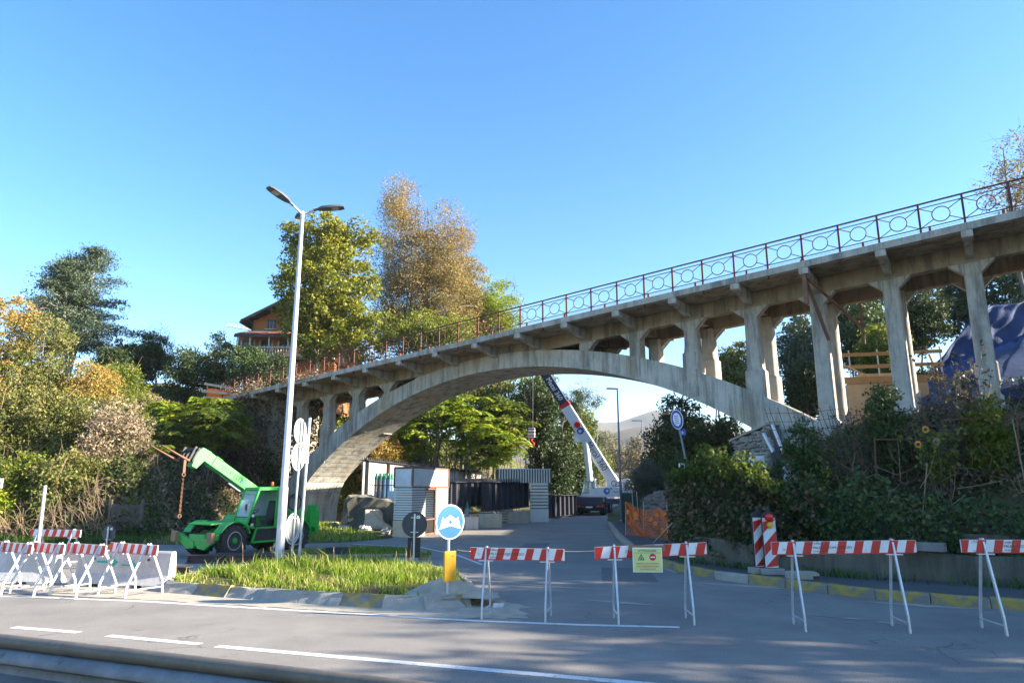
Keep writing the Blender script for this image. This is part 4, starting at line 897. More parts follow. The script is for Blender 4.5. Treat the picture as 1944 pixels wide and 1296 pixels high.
cover('undergrowth', 'dark plants on the hillside behind the bridge columns', 'undergrowth', [(1250, 0, 1690, 0, 30, 48, .7), (1690, 0, 2050, 0, 41, 50, .3)], None, 'leaf_dark', 26000, .20, 307, .5, lump=.5)
cover('dry_stalks', 'dry brown leaves among the plants on the right bank', 'dry leaves', [(1300, 0, 2050, 0, 17.2, 24, 1.0)], None, 'leaf_brown', 13000, .11, 308, .45, lump=.5)

# ivy curtains on the steep face above the wall, left part of the right bank
def curtain(name, label, cat, line, zlo, zhi, leaf, n, size, seed, thick=.45, parent=None, tint0=0., kind='stuff'):
    rng = np.random.default_rng(seed); L = resample(line, .1); A = np.array([(p.x, p.y) for p in L]); i = rng.integers(0, len(A), n); f = rng.random(n)
    u = i / len(A); zl = np.interp(u, np.linspace(0, 1, len(zlo)), zlo); zh = np.interp(u, np.linspace(0, 1, len(zhi)), zhi) + wob(A[i, 0], A[i, 1], 3.1, .26) + wob(A[i, 0], A[i, 1], 7.7, .14)
    Z = zl + (zh - zl) * f; bulge = .25 * np.sin(f * 2.6) + wob(A[i, 0] * 2 + Z, Z, 1.9, .22); d = np.gradient(A, axis=0)[i]; d /= np.linalg.norm(d, axis=1)[:, None] + 1e-9
    nrm = np.stack([-d[:, 1], d[:, 0]], 1); q = A[i] - nrm * (bulge + rng.random(n) * thick)[:, None]
    P = np.column_stack([q, Z]); o = link(name, leaves_mesh(name, P, size, leaf, rng, .75, updir=np.column_stack([-nrm * .6, np.full(n, -.5)]), jitter=.8, tint=rng.random(n) * .7 + .25 * np.sin(Z * 2.3 + A[i, 0]) * .5 + .1 + tint0), parent)
    tag(o, label, cat, kind=kind); return o
IV = [(6.3, 25.5), (5.95, 23.5), (5.75, 22.0), (6.0, 21.0), (6.7, 19.8), (7.6, 19.0), (8.3, 18.6)]
curtain('ivy', 'dark green ivy curtain hanging over the corner of the bank', 'ivy', IV, [.0, .1, .25, .3, .4, .5], [2.2, 2.5, 2.9, 3.0, 2.6, 2.5], 'leaf_ivy', 14000, .12, 401, .35)
curtain('creeper', 'bright green creeper draped over the top of the ivy mound', 'creeper', IV[2:6], [2.4, 2.5, 2.5, 2.1], [2.9, 3.2, 3.1, 2.5], 'leaf_green', 2200, .12, 402, .8, tint0=-.25)
curtain('ivy', 'ivy and brambles trailing over the retaining wall behind the barriers', 'ivy', [(7.6, 19.0), (9.2, 17.9), (11.2, 16.7), (14, 15.4), (18, 13.7)], [.6, .7, .75, .8, .8], [2.6, 2.1, 1.7, 1.7, 1.7], 'leaf_ivy', 7500, .11, 403, .5)
# climbing bushes over the wire fence
for i, (x, y, h_, r_, lf, lb) in enumerate(((10.9, 20.0, 2.6, .42, 'leaf_ivy', 'column of ivy climbing a stake beside the plywood formwork'), (8.6, 20.4, 2.5, .55, 'leaf_ivy', 'ivy covered pillar next to the leaning white pipes'), (12.9, 18.6, 2.2, .5, 'leaf_green', 'sunflower thicket leaves at the wire fence'))):
    tree('climber', lb, 'climber', at_ground(x, y), [(0, 0, h_ * .55, r_, r_, h_ * .5)], lf, seed=420 + i, clumps=90, per=60, crad=.26, size=.11, trunk_r=.05, stems=3, limbs=5)

curtain('dry_ivy', 'brown dried leaves and stems mixed into the ivy at the bank corner', 'dry leaves', IV, [.3, .3, .3, .4, .5, .6], [2.0, 2.3, 2.5, 2.7, 2.5, 2.4], 'leaf_brown', 5000, .12, 411, .5)
# ------------------------------------------------------------------ street lamps and signs
def ptop(px, py, Y): return at_y(px, py, Y).z
lx, ly = -6.50, 19.9; lz = .22
lamp = thing('street_lamp', 'tall white street lamp with three flat heads on the grassy island', 'street lamp', (lx, ly, lz))
HT = ptop(576, 405, ly) - lz
MB().tube([(0, 0, -.2), (0, 0, 2.05)], [.125, .118], 20).tube([(0, 0, 2.03), (0, 0, 2.10), (0, 0, HT)], [.118, .10, .055], 20).box((0, -.118, .75), (.10, .012, .32)).build('pole', 'pole_white', lamp, smooth=True)
MB().lathe([(.02, 0), (.17, 0), (.17, .03), (.13, .05), (.13, .1), (.02, .1)], (0, 0, -.02)).build('base_collar', 'galvanised', lamp, smooth=True)
MB().lathe([(.01, -.16), (.066, -.16), (.066, .04), (.04, .07), (.005, .08)], (0, 0, HT)).build('pole_cap', 'pole_white', lamp, smooth=True)
for ang, up in ((4, .10), (232, .30), (112, .16)):
    d_ = Vector((math.cos(R(ang)), math.sin(R(ang)), 0)); a0 = Vector((0, 0, HT - .04)); a1 = a0 + d_ * .42 + Vector((0, 0, .17 + up * .2))
    arm = MB().tube([a0, a1, a1 + d_ * .08 + Vector((0, 0, .01))], [.036, .030, .030], 10).build('arm', 'pole_white', lamp, smooth=True)
    hd = MB(); side = Vector((-d_.y, d_.x, 0)); fw = (d_ + Vector((0, 0, up))).normalized(); upv = side.cross(fw) * -1
    if upv.z < 0: upv = -upv
    o0 = a1 + fw * .05
    def hp(x, w_, z): return [o0 + fw * x + side * w_ + upv * z, o0 + fw * x - side * w_ + upv * z]
    rows = [(0, .055, -.03, .03), (.12, .12, -.03, .055), (.35, .165, -.028, .06), (.68, .155, -.025, .045), (.80, .11, -.02, .02)]
    V = []
    for x, w_, z0_, z1_ in rows: V += hp(x, w_, z0_) + hp(x, w_ * .8, z1_)
    F = []
    for k in range(len(rows) - 1):
        q = 4 * k; F += [(q, q + 4, q + 5, q + 1), (q + 2, q + 3, q + 7, q + 6), (q, q + 2, q + 6, q + 4), (q + 1, q + 5, q + 7, q + 3)]
    F += [(0, 1, 3, 2), (4 * (len(rows) - 1), 4 * (len(rows) - 1) + 2, 4 * (len(rows) - 1) + 3, 4 * (len(rows) - 1) + 1)]
    hd.add(V, F); head = hd.build('lamp_head', 'lamp_dark', lamp, smooth=True)
    lp = MB(); c0, c1, c2, c3 = [o0 + fw * x + side * w_ - upv * .034 for x, w_ in ((.42, .10), (.62, .10), (.62, -.10), (.42, -.10))]; lp.prism([c0, c1, c2, c3], upv * .006); lp.build('led_panel', 'led_glass', head)
    MB().tube([a0.lerp(a1, .8), o0 + fw * .03], .042, 10).build('socket', 'lamp_dark', head, smooth=True)
def slim_lamp(x, y, h_, arm, label, mat):
    t = thing('street_lamp', label, 'street lamp', (x, y, max(0, hz(x, y))))
    MB().tube([(0, 0, -.2), (0, 0, 1.2), (0, 0, h_)], [.09, .085, .05], 14).build('pole', mat, t, smooth=True)
    MB().prism([(.06, -.10, h_), (-arm, -.13, h_ + .02), (-arm, .13, h_ + .02), (.06, .10, h_)], (0, 0, .09)).build('lamp_head', 'lamp_dark', t, bevel=.02)
    MB().box((0, 0, .1), (.24, .24, .06)).build('base_plate', 'galvanised', t); return t
surf('pole_steel', (0.17, 0.21, 0.27), (0.13, 0.16, 0.21), .45, 3, metal=.3)
p = at_z(1180, 990); slim_lamp(p.x, p.y, ptop(1173, 739, p.y), .75, 'slim grey street lamp with one flat head in front of the truck crane', 'pole_steel')
slim_lamp(15.15, 80, ptop(1219, 799, 80), 1.15, 'farther dark street lamp past the crane at the valley bend', 'pole_steel')

def disc(mb, c, r_, nrm, th, n=36):
    nrm = Vector(nrm).normalized(); x = nrm.cross(Vector((0, 0, 1))).normalized(); y = x.cross(nrm)
    mb.prism([Vector(c) + (x * math.cos(2 * math.pi * i / n) + y * math.sin(2 * math.pi * i / n)) * r_ for i in range(n)], nrm * th); return x, y
# keep-either-side sign with yellow box
p = at_z(850, 1108, .40)
sg = thing('road_sign', 'round blue sign with white split arrows above a yellow box', 'road sign', (p.x, p.y, .36))
k = Vector((p.x, p.y, 0)).length; zc = ptop(856, 990, p.y) - .36; nf = Vector((.62, -.78, 0))
MB().tube([(0, 0, -.3), (0, 0, zc + .30)], .030, 12).build('post', 'galvanised', sg, smooth=True)
plate = MB(); disc(plate, nf * .034 + Vector((0, 0, zc)), .345, nf, .014); plate = plate.build('sign_plate', 'sign_grey', sg)
b1 = MB(); disc(b1, nf * .049 + Vector((0, 0, zc)), .342, nf, .002); b1.build('border', 'sign_white', plate)
b2 = MB(); X_, Y_ = disc(b2, nf * .0515 + Vector((0, 0, zc)), .318, nf, .002); b2.build('blue_field', 'sign_blue', plate)
if X_.x < 0: X_ = -X_
def on(c, pts): return [Vector(c) + X_ * a + Vector((0, 0, 1)) * b_ for a, b_ in pts]
c_ = nf * .054 + Vector((0, 0, zc - .015))
ar = MB()
for s_ in (-1, 1):
    ar.prism(on(c_, [(s_ * .0, .155), (s_ * .0, .075), (s_ * .055, .005), (s_ * .0, -.035), (s_ * .0, -.06), (s_ * .255, -.125), (s_ * .185, .115), (s_ * .135, .065)]), nf * .002)
ar.build('split_arrows', 'sign_white', plate)
zb0, zb1 = ptop(855, 1103, p.y) - .36, ptop(855, 1045, p.y) - .36
bx = MB().prism([nf * .035 + X_ * -.135 + Vector((0, 0, zb0)), nf * .035 + X_ * .135 + Vector((0, 0, zb0)), nf * .035 + X_ * .135 + Vector((0, 0, zb1)), nf * .035 + X_ * -.135 + Vector((0, 0, zb1))], nf * .05).build('yellow_box', 'box_yellow', sg, bevel=.008)
kn = MB(); disc(kn, nf * .086 + X_ * .10 + Vector((0, 0, zb0 + .13)), .018, nf, .015, 12); kn.build('lock', 'galvanised', bx)
kn = MB().prism([nf * .0862 + X_ * a + Vector((0, 0, zb1 - b_)) for a, b_ in ((.03, .09), (.075, .085), (.075, .10), (.03, .105))], nf * .003).build('small_plate', 'print_dark', bx)
for zz in (zc + .2, zc - .2): MB().box((0, 0, zz), (.09, .09, .035), math.atan2(nf.y, nf.x)).build('clamp', 'galvanised', sg)
def back_sign(x, y, z, zc, r_, zbx0, zbx1, bw, nf, label, yellow=False):
    t = thing('road_sign', label, 'road sign', (x, y, z)); nf = Vector(nf).normalized()
    MB().tube([(0, 0, -.3), (0, 0, zc + r_ * .85)], .030, 12).build('post', 'galvanised', t, smooth=True)
    pl = MB(); X2, _ = disc(pl, -nf * .05 + Vector((0, 0, zc)), r_, nf, .012); pl = pl.build('sign_plate', 'sign_back', t)
    rm = MB().torus(-nf * .046 + Vector((0, 0, zc)), r_, .011, X2, (0, 0, 1), 36, 6).build('rim', 'sign_back', pl, smooth=True)
    MB().prism([-nf * .09 + X2 * a * bw + Vector((0, 0, zz)) for a, zz in ((-.5, zbx0), (.5, zbx0), (.5, zbx1), (-.5, zbx1))], nf * .055).build('reflector_box', 'box_yellow' if yellow else 'machine_black', t, bevel=.008)
    for dz in (-r_ * .62, r_ * .55):
        MB().prism([nf * -.036 + X2 * a + Vector((0, 0, zc + dz + zz)) for a, zz in ((-.11, -.014), (.11, -.014), (.11, .014), (-.11, .014))], nf * .012).build('clamp', 'galvanised', t)
    MB().prism([nf * -.037 + X2 * a + Vector((0, 0, zc + r_ * .6 + zz)) for a, zz in ((-.15, -.05), (-.05, -.05), (-.05, .04), (-.15, .04))], nf * .001).build('sticker', 'paper_white', t); return t
p = at_z(785, 1066, .22); back_sign(p.x, p.y, .2, ptop(785, 995, p.y) - .2, .345, ptop(785, 1058, p.y) - .2, ptop(785, 1020, p.y) - .2, .36, (.1, -1, 0), 'dark back of a round sign and box at the rear of the grassy island')
p = at_z(201, 1044, .1); back_sign(p.x, p.y, .0, ptop(201, 1013, p.y), .30, .18, ptop(201, 1033, p.y), .22, (-.35, -1, 0), 'small dark sign back with a yellow box behind the concrete barriers', True)
# pole with two round signs and an octagon, seen from behind and edge-on
nb = Vector((.985, -.17, 0)); py_ = 20.45; px_ = at_y(553, 1070, py_).x
sp_ = thing('sign_post', 'steel pole carrying two narrow round sign backs and a lower octagon', 'road sign', (px_, py_, .3))
MB().tube([(0, 0, -.3), (.05, .0, ptop(569, 797, py_) - .3)], .032, 12).build('post', 'galvanised', sp_, smooth=True)
for (yy, r_, oc) in ((818, .37, 0), (867, .40, 0), (1003, .43, 8)):
    z_ = ptop(560, yy, py_) - .3; c_ = -nb * .05 + Vector((.05 * z_ / 4, 0, z_)); pl = MB(); X2, _ = disc(pl, c_, r_, nb, .014, 36); pl = pl.build('sign_plate', 'sign_grey', sp_)
    MB().torus(c_ + nb * .016, r_ * .985, .014, X2, (0, 0, 1), 36, 6).build('rim', 'sign_white', pl, smooth=True)
    if oc: MB().torus(c_ + nb * .02, r_ * .8, .018, X2, (0, 0, 1), 8, 6).build('octagon_rib', 'sign_white', pl)
    for dz in (-.7, .7): MB().box(c_ + nb * .04 + Vector((0, 0, r_ * dz)), (.05, .09, .04)).build('clamp', 'galvanised', sp_)
py2 = 20.62; px2 = at_y(567, 1070, py2).x
sp2 = thing('sign_post', 'plain steel pole with a small white box standing next to the sign backs', 'pole', (px2, py2, .3))
MB().tube([(0, 0, -.3), (.07, 0, ptop(579, 793, py2) - .3)], .040, 12).build('post', 'galvanised', sp2, smooth=True)
z_ = ptop(575, 868, py2) - .3; MB().box((-.02, -.05, z_), (.26, .07, .36)).build('junction_box', 'sign_white', sp2, bevel=.01)

# ------------------------------------------------------------------ trestle barriers
def barrier(x, y, rz, L, sp, label, group, tilt=0., spread=.30, H_=1.20, words=False, dull=False, z=0.):
    t = thing('road_barrier', label, 'barrier', (x, y, z), rz, group)
    b_ = MB(); bh = .205; z0_ = H_ - bh; yb = -.05
    def P(xx, zz, yy=yb): return (xx, yy, zz + math.tan(tilt) * xx)
    b_.m = 0; b_.prism([P(-L / 2, z0_), P(L / 2, z0_), P(L / 2, H_), P(-L / 2, H_)], (0, .022, 0))
    n = round(L / .31); w_ = L / (n + .5); sl = .055; b_.m = 1
    for side in (0, 1):
        for k in range(n + 1):
            a0, a1 = -L / 2 + k * w_, -L / 2 + k * w_ + w_ * .5
            q = [(a0 - sl, z0_ + .003), (a1 - sl, z0_ + .003), (a1, H_ - .003), (a0, H_ - .003)]
            q = [(min(max(xx, -L / 2 + .002), L / 2 - .002), zz) for xx, zz in q]
            b_.prism([P(xx, zz, yb - .003 if side == 0 else yb + .0225) for xx, zz in q], (0, .0025, 0))
        b_.prism([P(-L / 2 + .001, z0_ - .006, yb - .004), P(L / 2 - .001, z0_ - .006, yb - .004), P(L / 2 - .001, z0_ + .008, yb - .004), P(-L / 2 + .001, z0_ + .008, yb - .004)], (0, .03, 0)) if side == 0 else None
    bo = b_.build('board', ['paint_white', 'paint_red'], t)
    for sx in (-1, 1):
        f = MB(); xx = sx * sp / 2; tz = math.tan(tilt) * xx
        for sy in (-1, 1): 
            f.bar((xx, sy * .02, H_ + .02 + tz), (xx + .0, sy * spread, .26), .042, .03, (1, 0, 0)); f.bar((xx, sy * spread, .28), (xx, sy * (spread + .02), 0), .042, .03, (1, 0, 0))
        f.bar((xx, -spread - .01, .15), (xx, spread + .01, .15), .022)
        f.box((xx, yb - .005, z0_ - .022 + tz), (.26, .07, .018)); f.build('leg_frame', 'galvanised', t)
    if words:
        M = frame((-.18, yb - .0035, H_ - .105 + tilt * -.18), (1, 0, tilt), (0, 0, 1))
        for tx, sz, dz in (('IMPRESA', .034, .062), ('MILESI GEOM. SERGIO', .058, .0), ('GORLAGO', .034, -.062)):
            M2 = M.copy(); M2.translation = M.translation + Vector((0 if sz > .05 else -.22, 0, dz)); text(tx, sz, 'print_dark', bo, M2, depth=.001, squash=1.15)
    return t
G_ = 'striped trestle barriers across the junction'
barrier(.09, 13.02, R(-12), 1.75, 1.14, 'red and white barrier standing next to the blue arrow sign', G_, words=True)
barrier(2.46, 12.66, R(-1), 1.98, 1.28, 'red and white barrier with the yellow notice hanging from it', G_, tilt=R(2.5), H_=1.29)
barrier(5.60, 12.05, R(-5), 2.36, 1.62, 'red and white barrier in front of the two chevron panels', G_, words=True, tilt=R(1.2), H_=1.40)
barrier(8.62, 11.75, R(-3), 2.36, 1.62, 'red and white barrier farthest along the pavement from the blue sign', G_, words=True, H_=1.44)
G2_ = 'striped trestle barriers before the concrete blocks'
for i, (pxc, pyc, lb) in enumerate(((247, 1127, 'red and white barrier at the end of the concrete block with green arrows'), (157, 1128, 'red and white barrier before the gap between the concrete blocks'), (80, 1124, 'red and white barrier overlapping the next at the plain concrete block'), (20, 1123, 'red and white barrier farthest from the island in its row'))):
    p = at_z(pxc, pyc); barrier(p.x, p.y, R(-30), 1.5 if i else 1.75, 1.0, lb, G2_, spread=.40, z=0, H_=1.06)
p = at_z(120, 1072); barrier(p.x, p.y - .5, R(-12), 1.75, 1.2, 'sunlit red and white barrier standing alone behind the concrete blocks', G2_, H_=1.06)
# notice hanging from the second barrier
p = at_y(1229, 1062, 12.50)
nt_ = thing('notice_board', 'yellow green no entry notice hanging on the barrier board', 'notice', (p.x, 12.49, p.z), R(-1)); nt_.scale = (.92, 1, .92)
MB().box((0, 0, 0), (.56, .012, .45)).build('panel', 'sign_white', nt_)
pn = MB().box((0, -.0075, -.005), (.53, .003, .42)).build('yellow_face', 'notice_yellow', nt_)
MB().box((0, .012, .215), (.70, .006, .11)).build('brown_backing', 'card_brown', nt_)
def T_(s, sz, z_, m='print_red', x=0.): text(s, sz, m, nt_, frame((x, -.010, z_), (1, 0, 0), (0, 0, 1)), depth=.001)
T_('ATTENZIONE', .056, .165, 'print_dark'); MB().box((0, -.0098, .128), (.53, .001, .004)).build('rule', 'print_dark', nt_)
T_('DIVIETO DI ACCESSO', .044, -.065); T_('ALLE PERSONE NON', .044, -.118); T_('AUTORIZZATE', .044, -.171)
tri = MB(); o_, i_ = [(-.185, -.005), (-.055, -.005), (-.12, .11)], [(-.16, .008), (-.08, .008), (-.12, .083)]
for k in range(3):
    a0, a1, b0, b1_ = o_[k], o_[(k + 1) % 3], i_[k], i_[(k + 1) % 3]; tri.prism([(a0[0], -.010, a0[1]), (a1[0], -.010, a1[1]), (b1_[0], -.010, b1_[1]), (b0[0], -.010, b0[1])], (0, .001, 0))
tri.prism([(-.135, -.0101, .012), (-.105, -.0101, .012), (-.115, -.0101, .055), (-.125, -.0101, .055)], (0, .001, 0)); tri.build('warning_triangle', 'print_dark', nt_)
ds = MB(); disc(ds, (.10, -.0092, .052), .064, (0, -1, 0), .001, 28); ds.build('no_entry_disc', 'print_red', nt_); MB().box((.10, -.0108, .052), (.082, .001, .022)).build('white_bar', 'sign_white', nt_)
# rope tied between sign and barriers
rp = [Vector((.866 * 0 - 1.36, 13.25, 1.05)), Vector((-.75, 13.05, 1.10))]
a_ = at_y(868, 1043, 13.2); b_ = at_y(893, 1046, 13.05); c_ = at_y(1070, 1046, 12.75); d_ = at_y(1128, 1045, 12.62)
rope = thing('rope', 'pale rope tied from the yellow box across to the striped barriers', 'rope', (a_.x, a_.y, 0)); o0 = Vector((a_.x, a_.y, 0))
for p, q in ((a_, b_), (c_, d_)): MB().tube([p - o0, p.lerp(q, .5) - o0 - Vector((0, 0, .008)), q - o0], .008, 6).build('strand', 'timber_pale', rope)

# ------------------------------------------------------------------ concrete jersey barriers
def jersey_mesh(L):
    pr = [(-.30, 0), (-.30, .08), (-.13, .29), (-.085, .77), (-.06, .81), (.06, .81), (.085, .77), (.13, .29), (.30, .08), (.30, 0)]
    mb = MB(); segs = [(-L / 2, -L / 2 + .55, 0), (-L / 2 + .55, -L / 2 + .85, .07), (-L / 2 + .85, L / 2 - .85, 0), (L / 2 - .85, L / 2 - .55, .07), (L / 2 - .55, L / 2, 0)]
    for a0, a1, cut in segs: mb.prism([(a0, y_, max(z_, cut)) for y_, z_ in pr], (a1 - a0, 0, 0))
    return mb
def jersey(x, y, rz, L, label, arrows=False):
    t = thing('jersey_barrier', label, 'concrete barrier', (x, y, 0), rz, 'concrete road barriers')
    jersey_mesh(L).build('block', 'jersey_concrete', t, bevel=.012)
    for k in (-.62, .55): MB().tube([(k * L / 2, -.105, .62), (k * L / 2, -.125, .62)], .028, 12).build('lifting_hole', 'print_dark', t)
    if arrows:
        for x0_, s_, zz in ((-.40, 1.0, .55), (.22, .72, .49)):
            fx = lambda z_: -.118 + (z_ - .46) * .094 - .004
            def q(pts): return [(x0_ + a * s_, fx(zz + b_ * s_) - .003, zz + b_ * s_) for a, b_ in pts]
            m_ = MB(); m_.prism(q([(-.33, -.02), (.12, -.028), (.12, .022), (-.33, .02)]), (0, .004, 0)); m_.prism(q([(.06, -.12), (.13, -.12), (.27, .0), (.06, .13), (.02, .10), (.16, .0)]), (0, .0045, 0)); m_.build('painted_arrow', 'teal_paint', t)
    return t
jersey(-9.18, 16.98, R(-14), 2.62, 'pale concrete road barrier with two green painted arrows', True)
jersey(-12.25, 17.55, R(-9), 2.5, 'plain pale concrete road barrier left of the one with arrows')
jersey(-15.2, 17.95, R(-8), 2.5, 'plain concrete road barrier running out past the left picture edge')

# ------------------------------------------------------------------ steel beams on the ground
def ibeam(name, label, p, q, h_, w_, mat, z=0., n=1, parts=True):
    p, q = Vector(p), Vector(q); d_ = q - p; L = d_.length
    t = thing(name, label, 'steel beam', (p + q) / 2 + Vector((0, 0, z)), math.atan2(d_.y, d_.x))
    MB().box((0, 0, h_ / 2), (L, .016, h_ - .04)).build('web', mat, t); MB().box((0, 0, .01), (L, w_, .022)).build('flange', mat, t); MB().box((0, 0, h_ - .01), (L, w_, .022)).build('flange', mat, t)
    for k in range(int(L / .9) + 1):
        xx = -L / 2 + .05 + k * (L - .1) / max(1, int(L / .9))
        MB().box((xx, 0, h_ / 2), (.012, w_ - .02, h_ - .05)).build('stiffener', mat, t)
    return t
surf('beam_brown', (0.10, 0.065, 0.06), (0.06, 0.045, 0.045), .65, 3, wear=((.18, .09, .05), .62, 4))
ibeam('steel_beam', 'long rusty brown steel beam lying beside the front wheels of the machine', (-10.0, 21.95, 0), (-6.7, 22.05, 0), .24, .24, 'beam_brown', .0)
ibeam('steel_beam', 'second steel beam stacked on the long rusty brown beam', (-9.3, 22.3, 0), (-6.0, 22.55, 0), .24, .24, 'beam_brown', .02)
ibeam('steel_beam', 'short dark steel beam in line with the long rusty ones', (-5.9, 22.5, 0), (-5.2, 22.7, 0), .30, .26, 'girder_dark_shaded', .12)
ibeam('steel_beam', 'stub of dark steel section on the road next to the jersey barrier', (-9.35, 19.15, 0), (-8.55, 18.95, 0), .22, .3, 'beam_brown')

# ------------------------------------------------------------------ bridge girders and stacked site material
def girder(label, p, q, zt0, zt1, dep, mat, stiff=1.6, studs=True, special=()):
    """big welded girder; p,q plan points of its axis; zt top heights"""
    p, q = Vector((*p, 0)), Vector((*q, 0)); d_ = q - p; L = d_.length; t = thing('steel_girder', label, 'steel girder', p, math.atan2(d_.y, d_.x), 'bridge girders stored along the side road')
    sl = (zt1 - zt0) / L
    def P(x, y, z): return (x, y, zt0 + sl * x + z)
    def slab(name, x0, x1, y0, y1, z0, z1, m_, par=t): return MB().prism([P(x0, y0, z0), P(x0, y1, z0), P(x0, y1, z1), P(x0, y0, z1)], Vector(P(x1, y0, z0)) - Vector(P(x0, y0, z0))).build(name, m_, par)
    slab('web', 0, L, -.012, .012, -dep + .03, -.03, mat); slab('flange', 0, L, -.26, .26, -.035, 0, 'girder_dark_shaded'); slab('flange', 0, L, -.30, .30, -dep, -dep + .035, 'girder_dark_shaded')
    x = .25; k = 0
    while x < L:
        slab('stiffener', x, x + .02, -.24, -.013, -dep + .04, -.04, special[k] if k < len(special) and special[k] else mat); slab('stiffener', x, x + .02, .013, .24, -dep + .04, -.04, mat); x += stiff; k += 1
    if studs:
        m_ = MB(); x = .1
        while x < L:
            for y_ in (-.16, 0, .16): m_.box(P(x, y_, .085), (.03, .03, .17))
            x += .24
        tag(m_.build('shear_studs', 'girder_dark_shaded', t), kind='stuff')
    return t
a_, b_ = at_y(690, 872, 42), at_y(914, 898, 57)
girder('long pale primed steel girder with studs along its top flange in the sun', (a_.x, 42), (b_.x, 57), a_.z, b_.z, 2.15, 'girder_primer_lit', 2.3, True, ('girder_dark_shaded', 'sheet_rust_gap_shade', None, None))
a_, b_ = at_y(856, 914, 37.6), at_y(917, 913, 44)
girder('dark girder right behind the two stacks of ribbed sheets', (a_.x, 37.6), (b_.x, 44), a_.z, b_.z, 1.45, 'girder_dark_shaded', 1.4)
a_, b_ = at_y(918, 914, 40.6), at_y(1004, 914, 49)
girder('dark girder resting on the two grey concrete blocks', (a_.x, 40.6), (b_.x, 49), a_.z, b_.z, 1.7, 'girder_dark_shaded', 1.1)
a_, b_ = at_y(1046, 940, 51), at_y(1096, 938, 58)
girder('low dark girder ending beside the truck crane', (a_.x, 51), (b_.x, 58), a_.z, b_.z, 1.55, 'girder_dark_shaded', 1.2, False)
def sheets_stack(mb, x0, x1, y0, y1, z0, z1, n):
    n = n // 2; h_ = (z1 - z0) / n
    for k in range(n):
        mb.m = 0; mb.box(((x0 + x1) / 2, (y0 + y1) / 2, z0 + h_ * (k + .64)), (x1 - x0, y1 - y0, h_ * .70))
        mb.m = 1; mb.box(((x0 + x1) / 2, (y0 + y1) / 2, z0 + h_ * (k + .14)), (x1 - x0 - .14, y1 - y0 - .14, h_ * .30)); mb.m = 0  # brown inset layers paint the shade in the gaps between sheets
# first bundle near the road: local x along the road, y towards the hill
bc = Vector((-4.66, 32.65, 0)); bang = math.atan2(36.3 - 32.6, -3.3 + 4.66)
bt = thing('sheet_stack', 'two piles of ribbed metal sheets with a timber base and a dark gap between', 'metal sheets', bc, bang)
for x0_, x1_ in ((0, 1.35), (2.55, 3.9)):
    m_ = MB(); sheets_stack(m_, x0_, x1_, .0, .95, .75, 2.22, 27); m_.build('sheets', ['sheet_zinc', 'sheet_rust_gap_shade'], bt)
    MB().box(((x0_ + x1_) / 2, .475, .37), (1.38, .98, .74)).build('plinth', 'timber_pale', bt, bevel=.01)
fr = MB()
for xx in (1.40, 2.50):
    for yy in (.06, .88): fr.box((xx, yy, 1.12), (.08, .08, 2.22))
fr.box((1.95, .06, .74), (1.2, .08, .07)); fr.box((1.95, .06, 2.18), (1.2, .08, .07)); fr.box((1.95, .88, .74), (1.2, .08, .07)); fr.box((1.95, .06, .05), (1.2, .08, .08)); fr.build('rusty_frame', 'sheet_rust_gap_shade', bt)
tb = thing('sheet_bundle', 'pale crate of ribbed sheets lying across the tops of two piles', 'metal sheets', bc + Vector((0, 0, 2.245)), bang)
MB().box((1.95, .48, .46), (3.86, .95, .86)).build('panel', 'sheet_zinc', tb); e_ = MB()
for yy in (-.015, .975): e_.box((1.95, yy, .03), (3.95, .05, .07)); e_.box((0, yy, .47), (.07, .05, .9)); e_.box((3.9, yy, .47), (.07, .05, .9))
e_.build('edge_frame', 'sheet_rust_gap_shade', tb); e_ = MB()
for k in range(8): e_.tube([(-.06, .04 + k * .125, .925), (3.96, .04 + k * .125, .925)], .05, 6)
tag(e_.build('corrugated_lid', 'sheet_rust_gap_shade', tb), kind='stuff')
MB().prism([(-.04, .06, .1), (-.04, .90, .1), (-.04, .90, .82), (-.04, .06, .82)], (.03, 0, 0)).build('end_board', 'tarp_white', tb)
# second bundle with vertical ribs
a_, b_ = at_y(946, 890, 46.2), at_y(1045, 890, 46.8)
zt_ = a_.z; zb_ = at_y(946, 916, 46.2).z
vb = thing('sheet_bundle', 'zinc crate of vertically ribbed sheets on top of a narrow pile', 'metal sheets', (a_.x, 46.2, zb_), math.atan2(.6, b_.x - a_.x)); L_ = (b_ - a_).length
MB().box((L_ / 2, .6, (zt_ - zb_) / 2), (L_, 1.1, zt_ - zb_ - .02)).build('core', 'girder_dark_shaded', vb); m_ = MB()  # dark core colour stands in for shade between the ribs
for k in range(20): m_.box((.08 + k * (L_ - .16) / 19, .0, (zt_ - zb_) / 2), (.085, .14, zt_ - zb_))
tag(m_.build('ribs', 'sheet_zinc', vb), kind='stuff'); MB().box((L_ / 2, .6, zt_ - zb_ + .02), (L_ + .1, 1.25, .035)).build('lid', 'sheet_zinc', vb)
a_ = at_y(1007, 950, 46.6); b_ = at_y(1041, 950, 46.6)
s2 = thing('sheet_stack', 'narrow pile of thin metal sheets under the vertically ribbed crate', 'metal sheets', (a_.x, 46.55, 0)); m_ = MB(); sheets_stack(m_, 0, b_.x - a_.x, 0, 1.1, .85, zb_ - .01, 17); m_.build('sheets', ['sheet_zinc', 'sheet_rust_gap_shade'], s2); MB().box(((b_.x - a_.x) / 2, .55, .42), (b_.x - a_.x, 1.12, .84)).build('plinth', 'sheet_zinc', s2, bevel=.01)
p = at_y(958, 950, 46.9); MBs = thing('sheet_stack', 'pile of metal sheets hidden behind the girder under the ribbed crate', 'metal sheets', (p.x - .4, 46.6, 0)); m_ = MB(); sheets_stack(m_, 0, .9, 0, 1.0, .0, zb_ - .01, 30); m_.build('sheets', ['sheet_zinc', 'sheet_rust_gap_shade'], MBs)
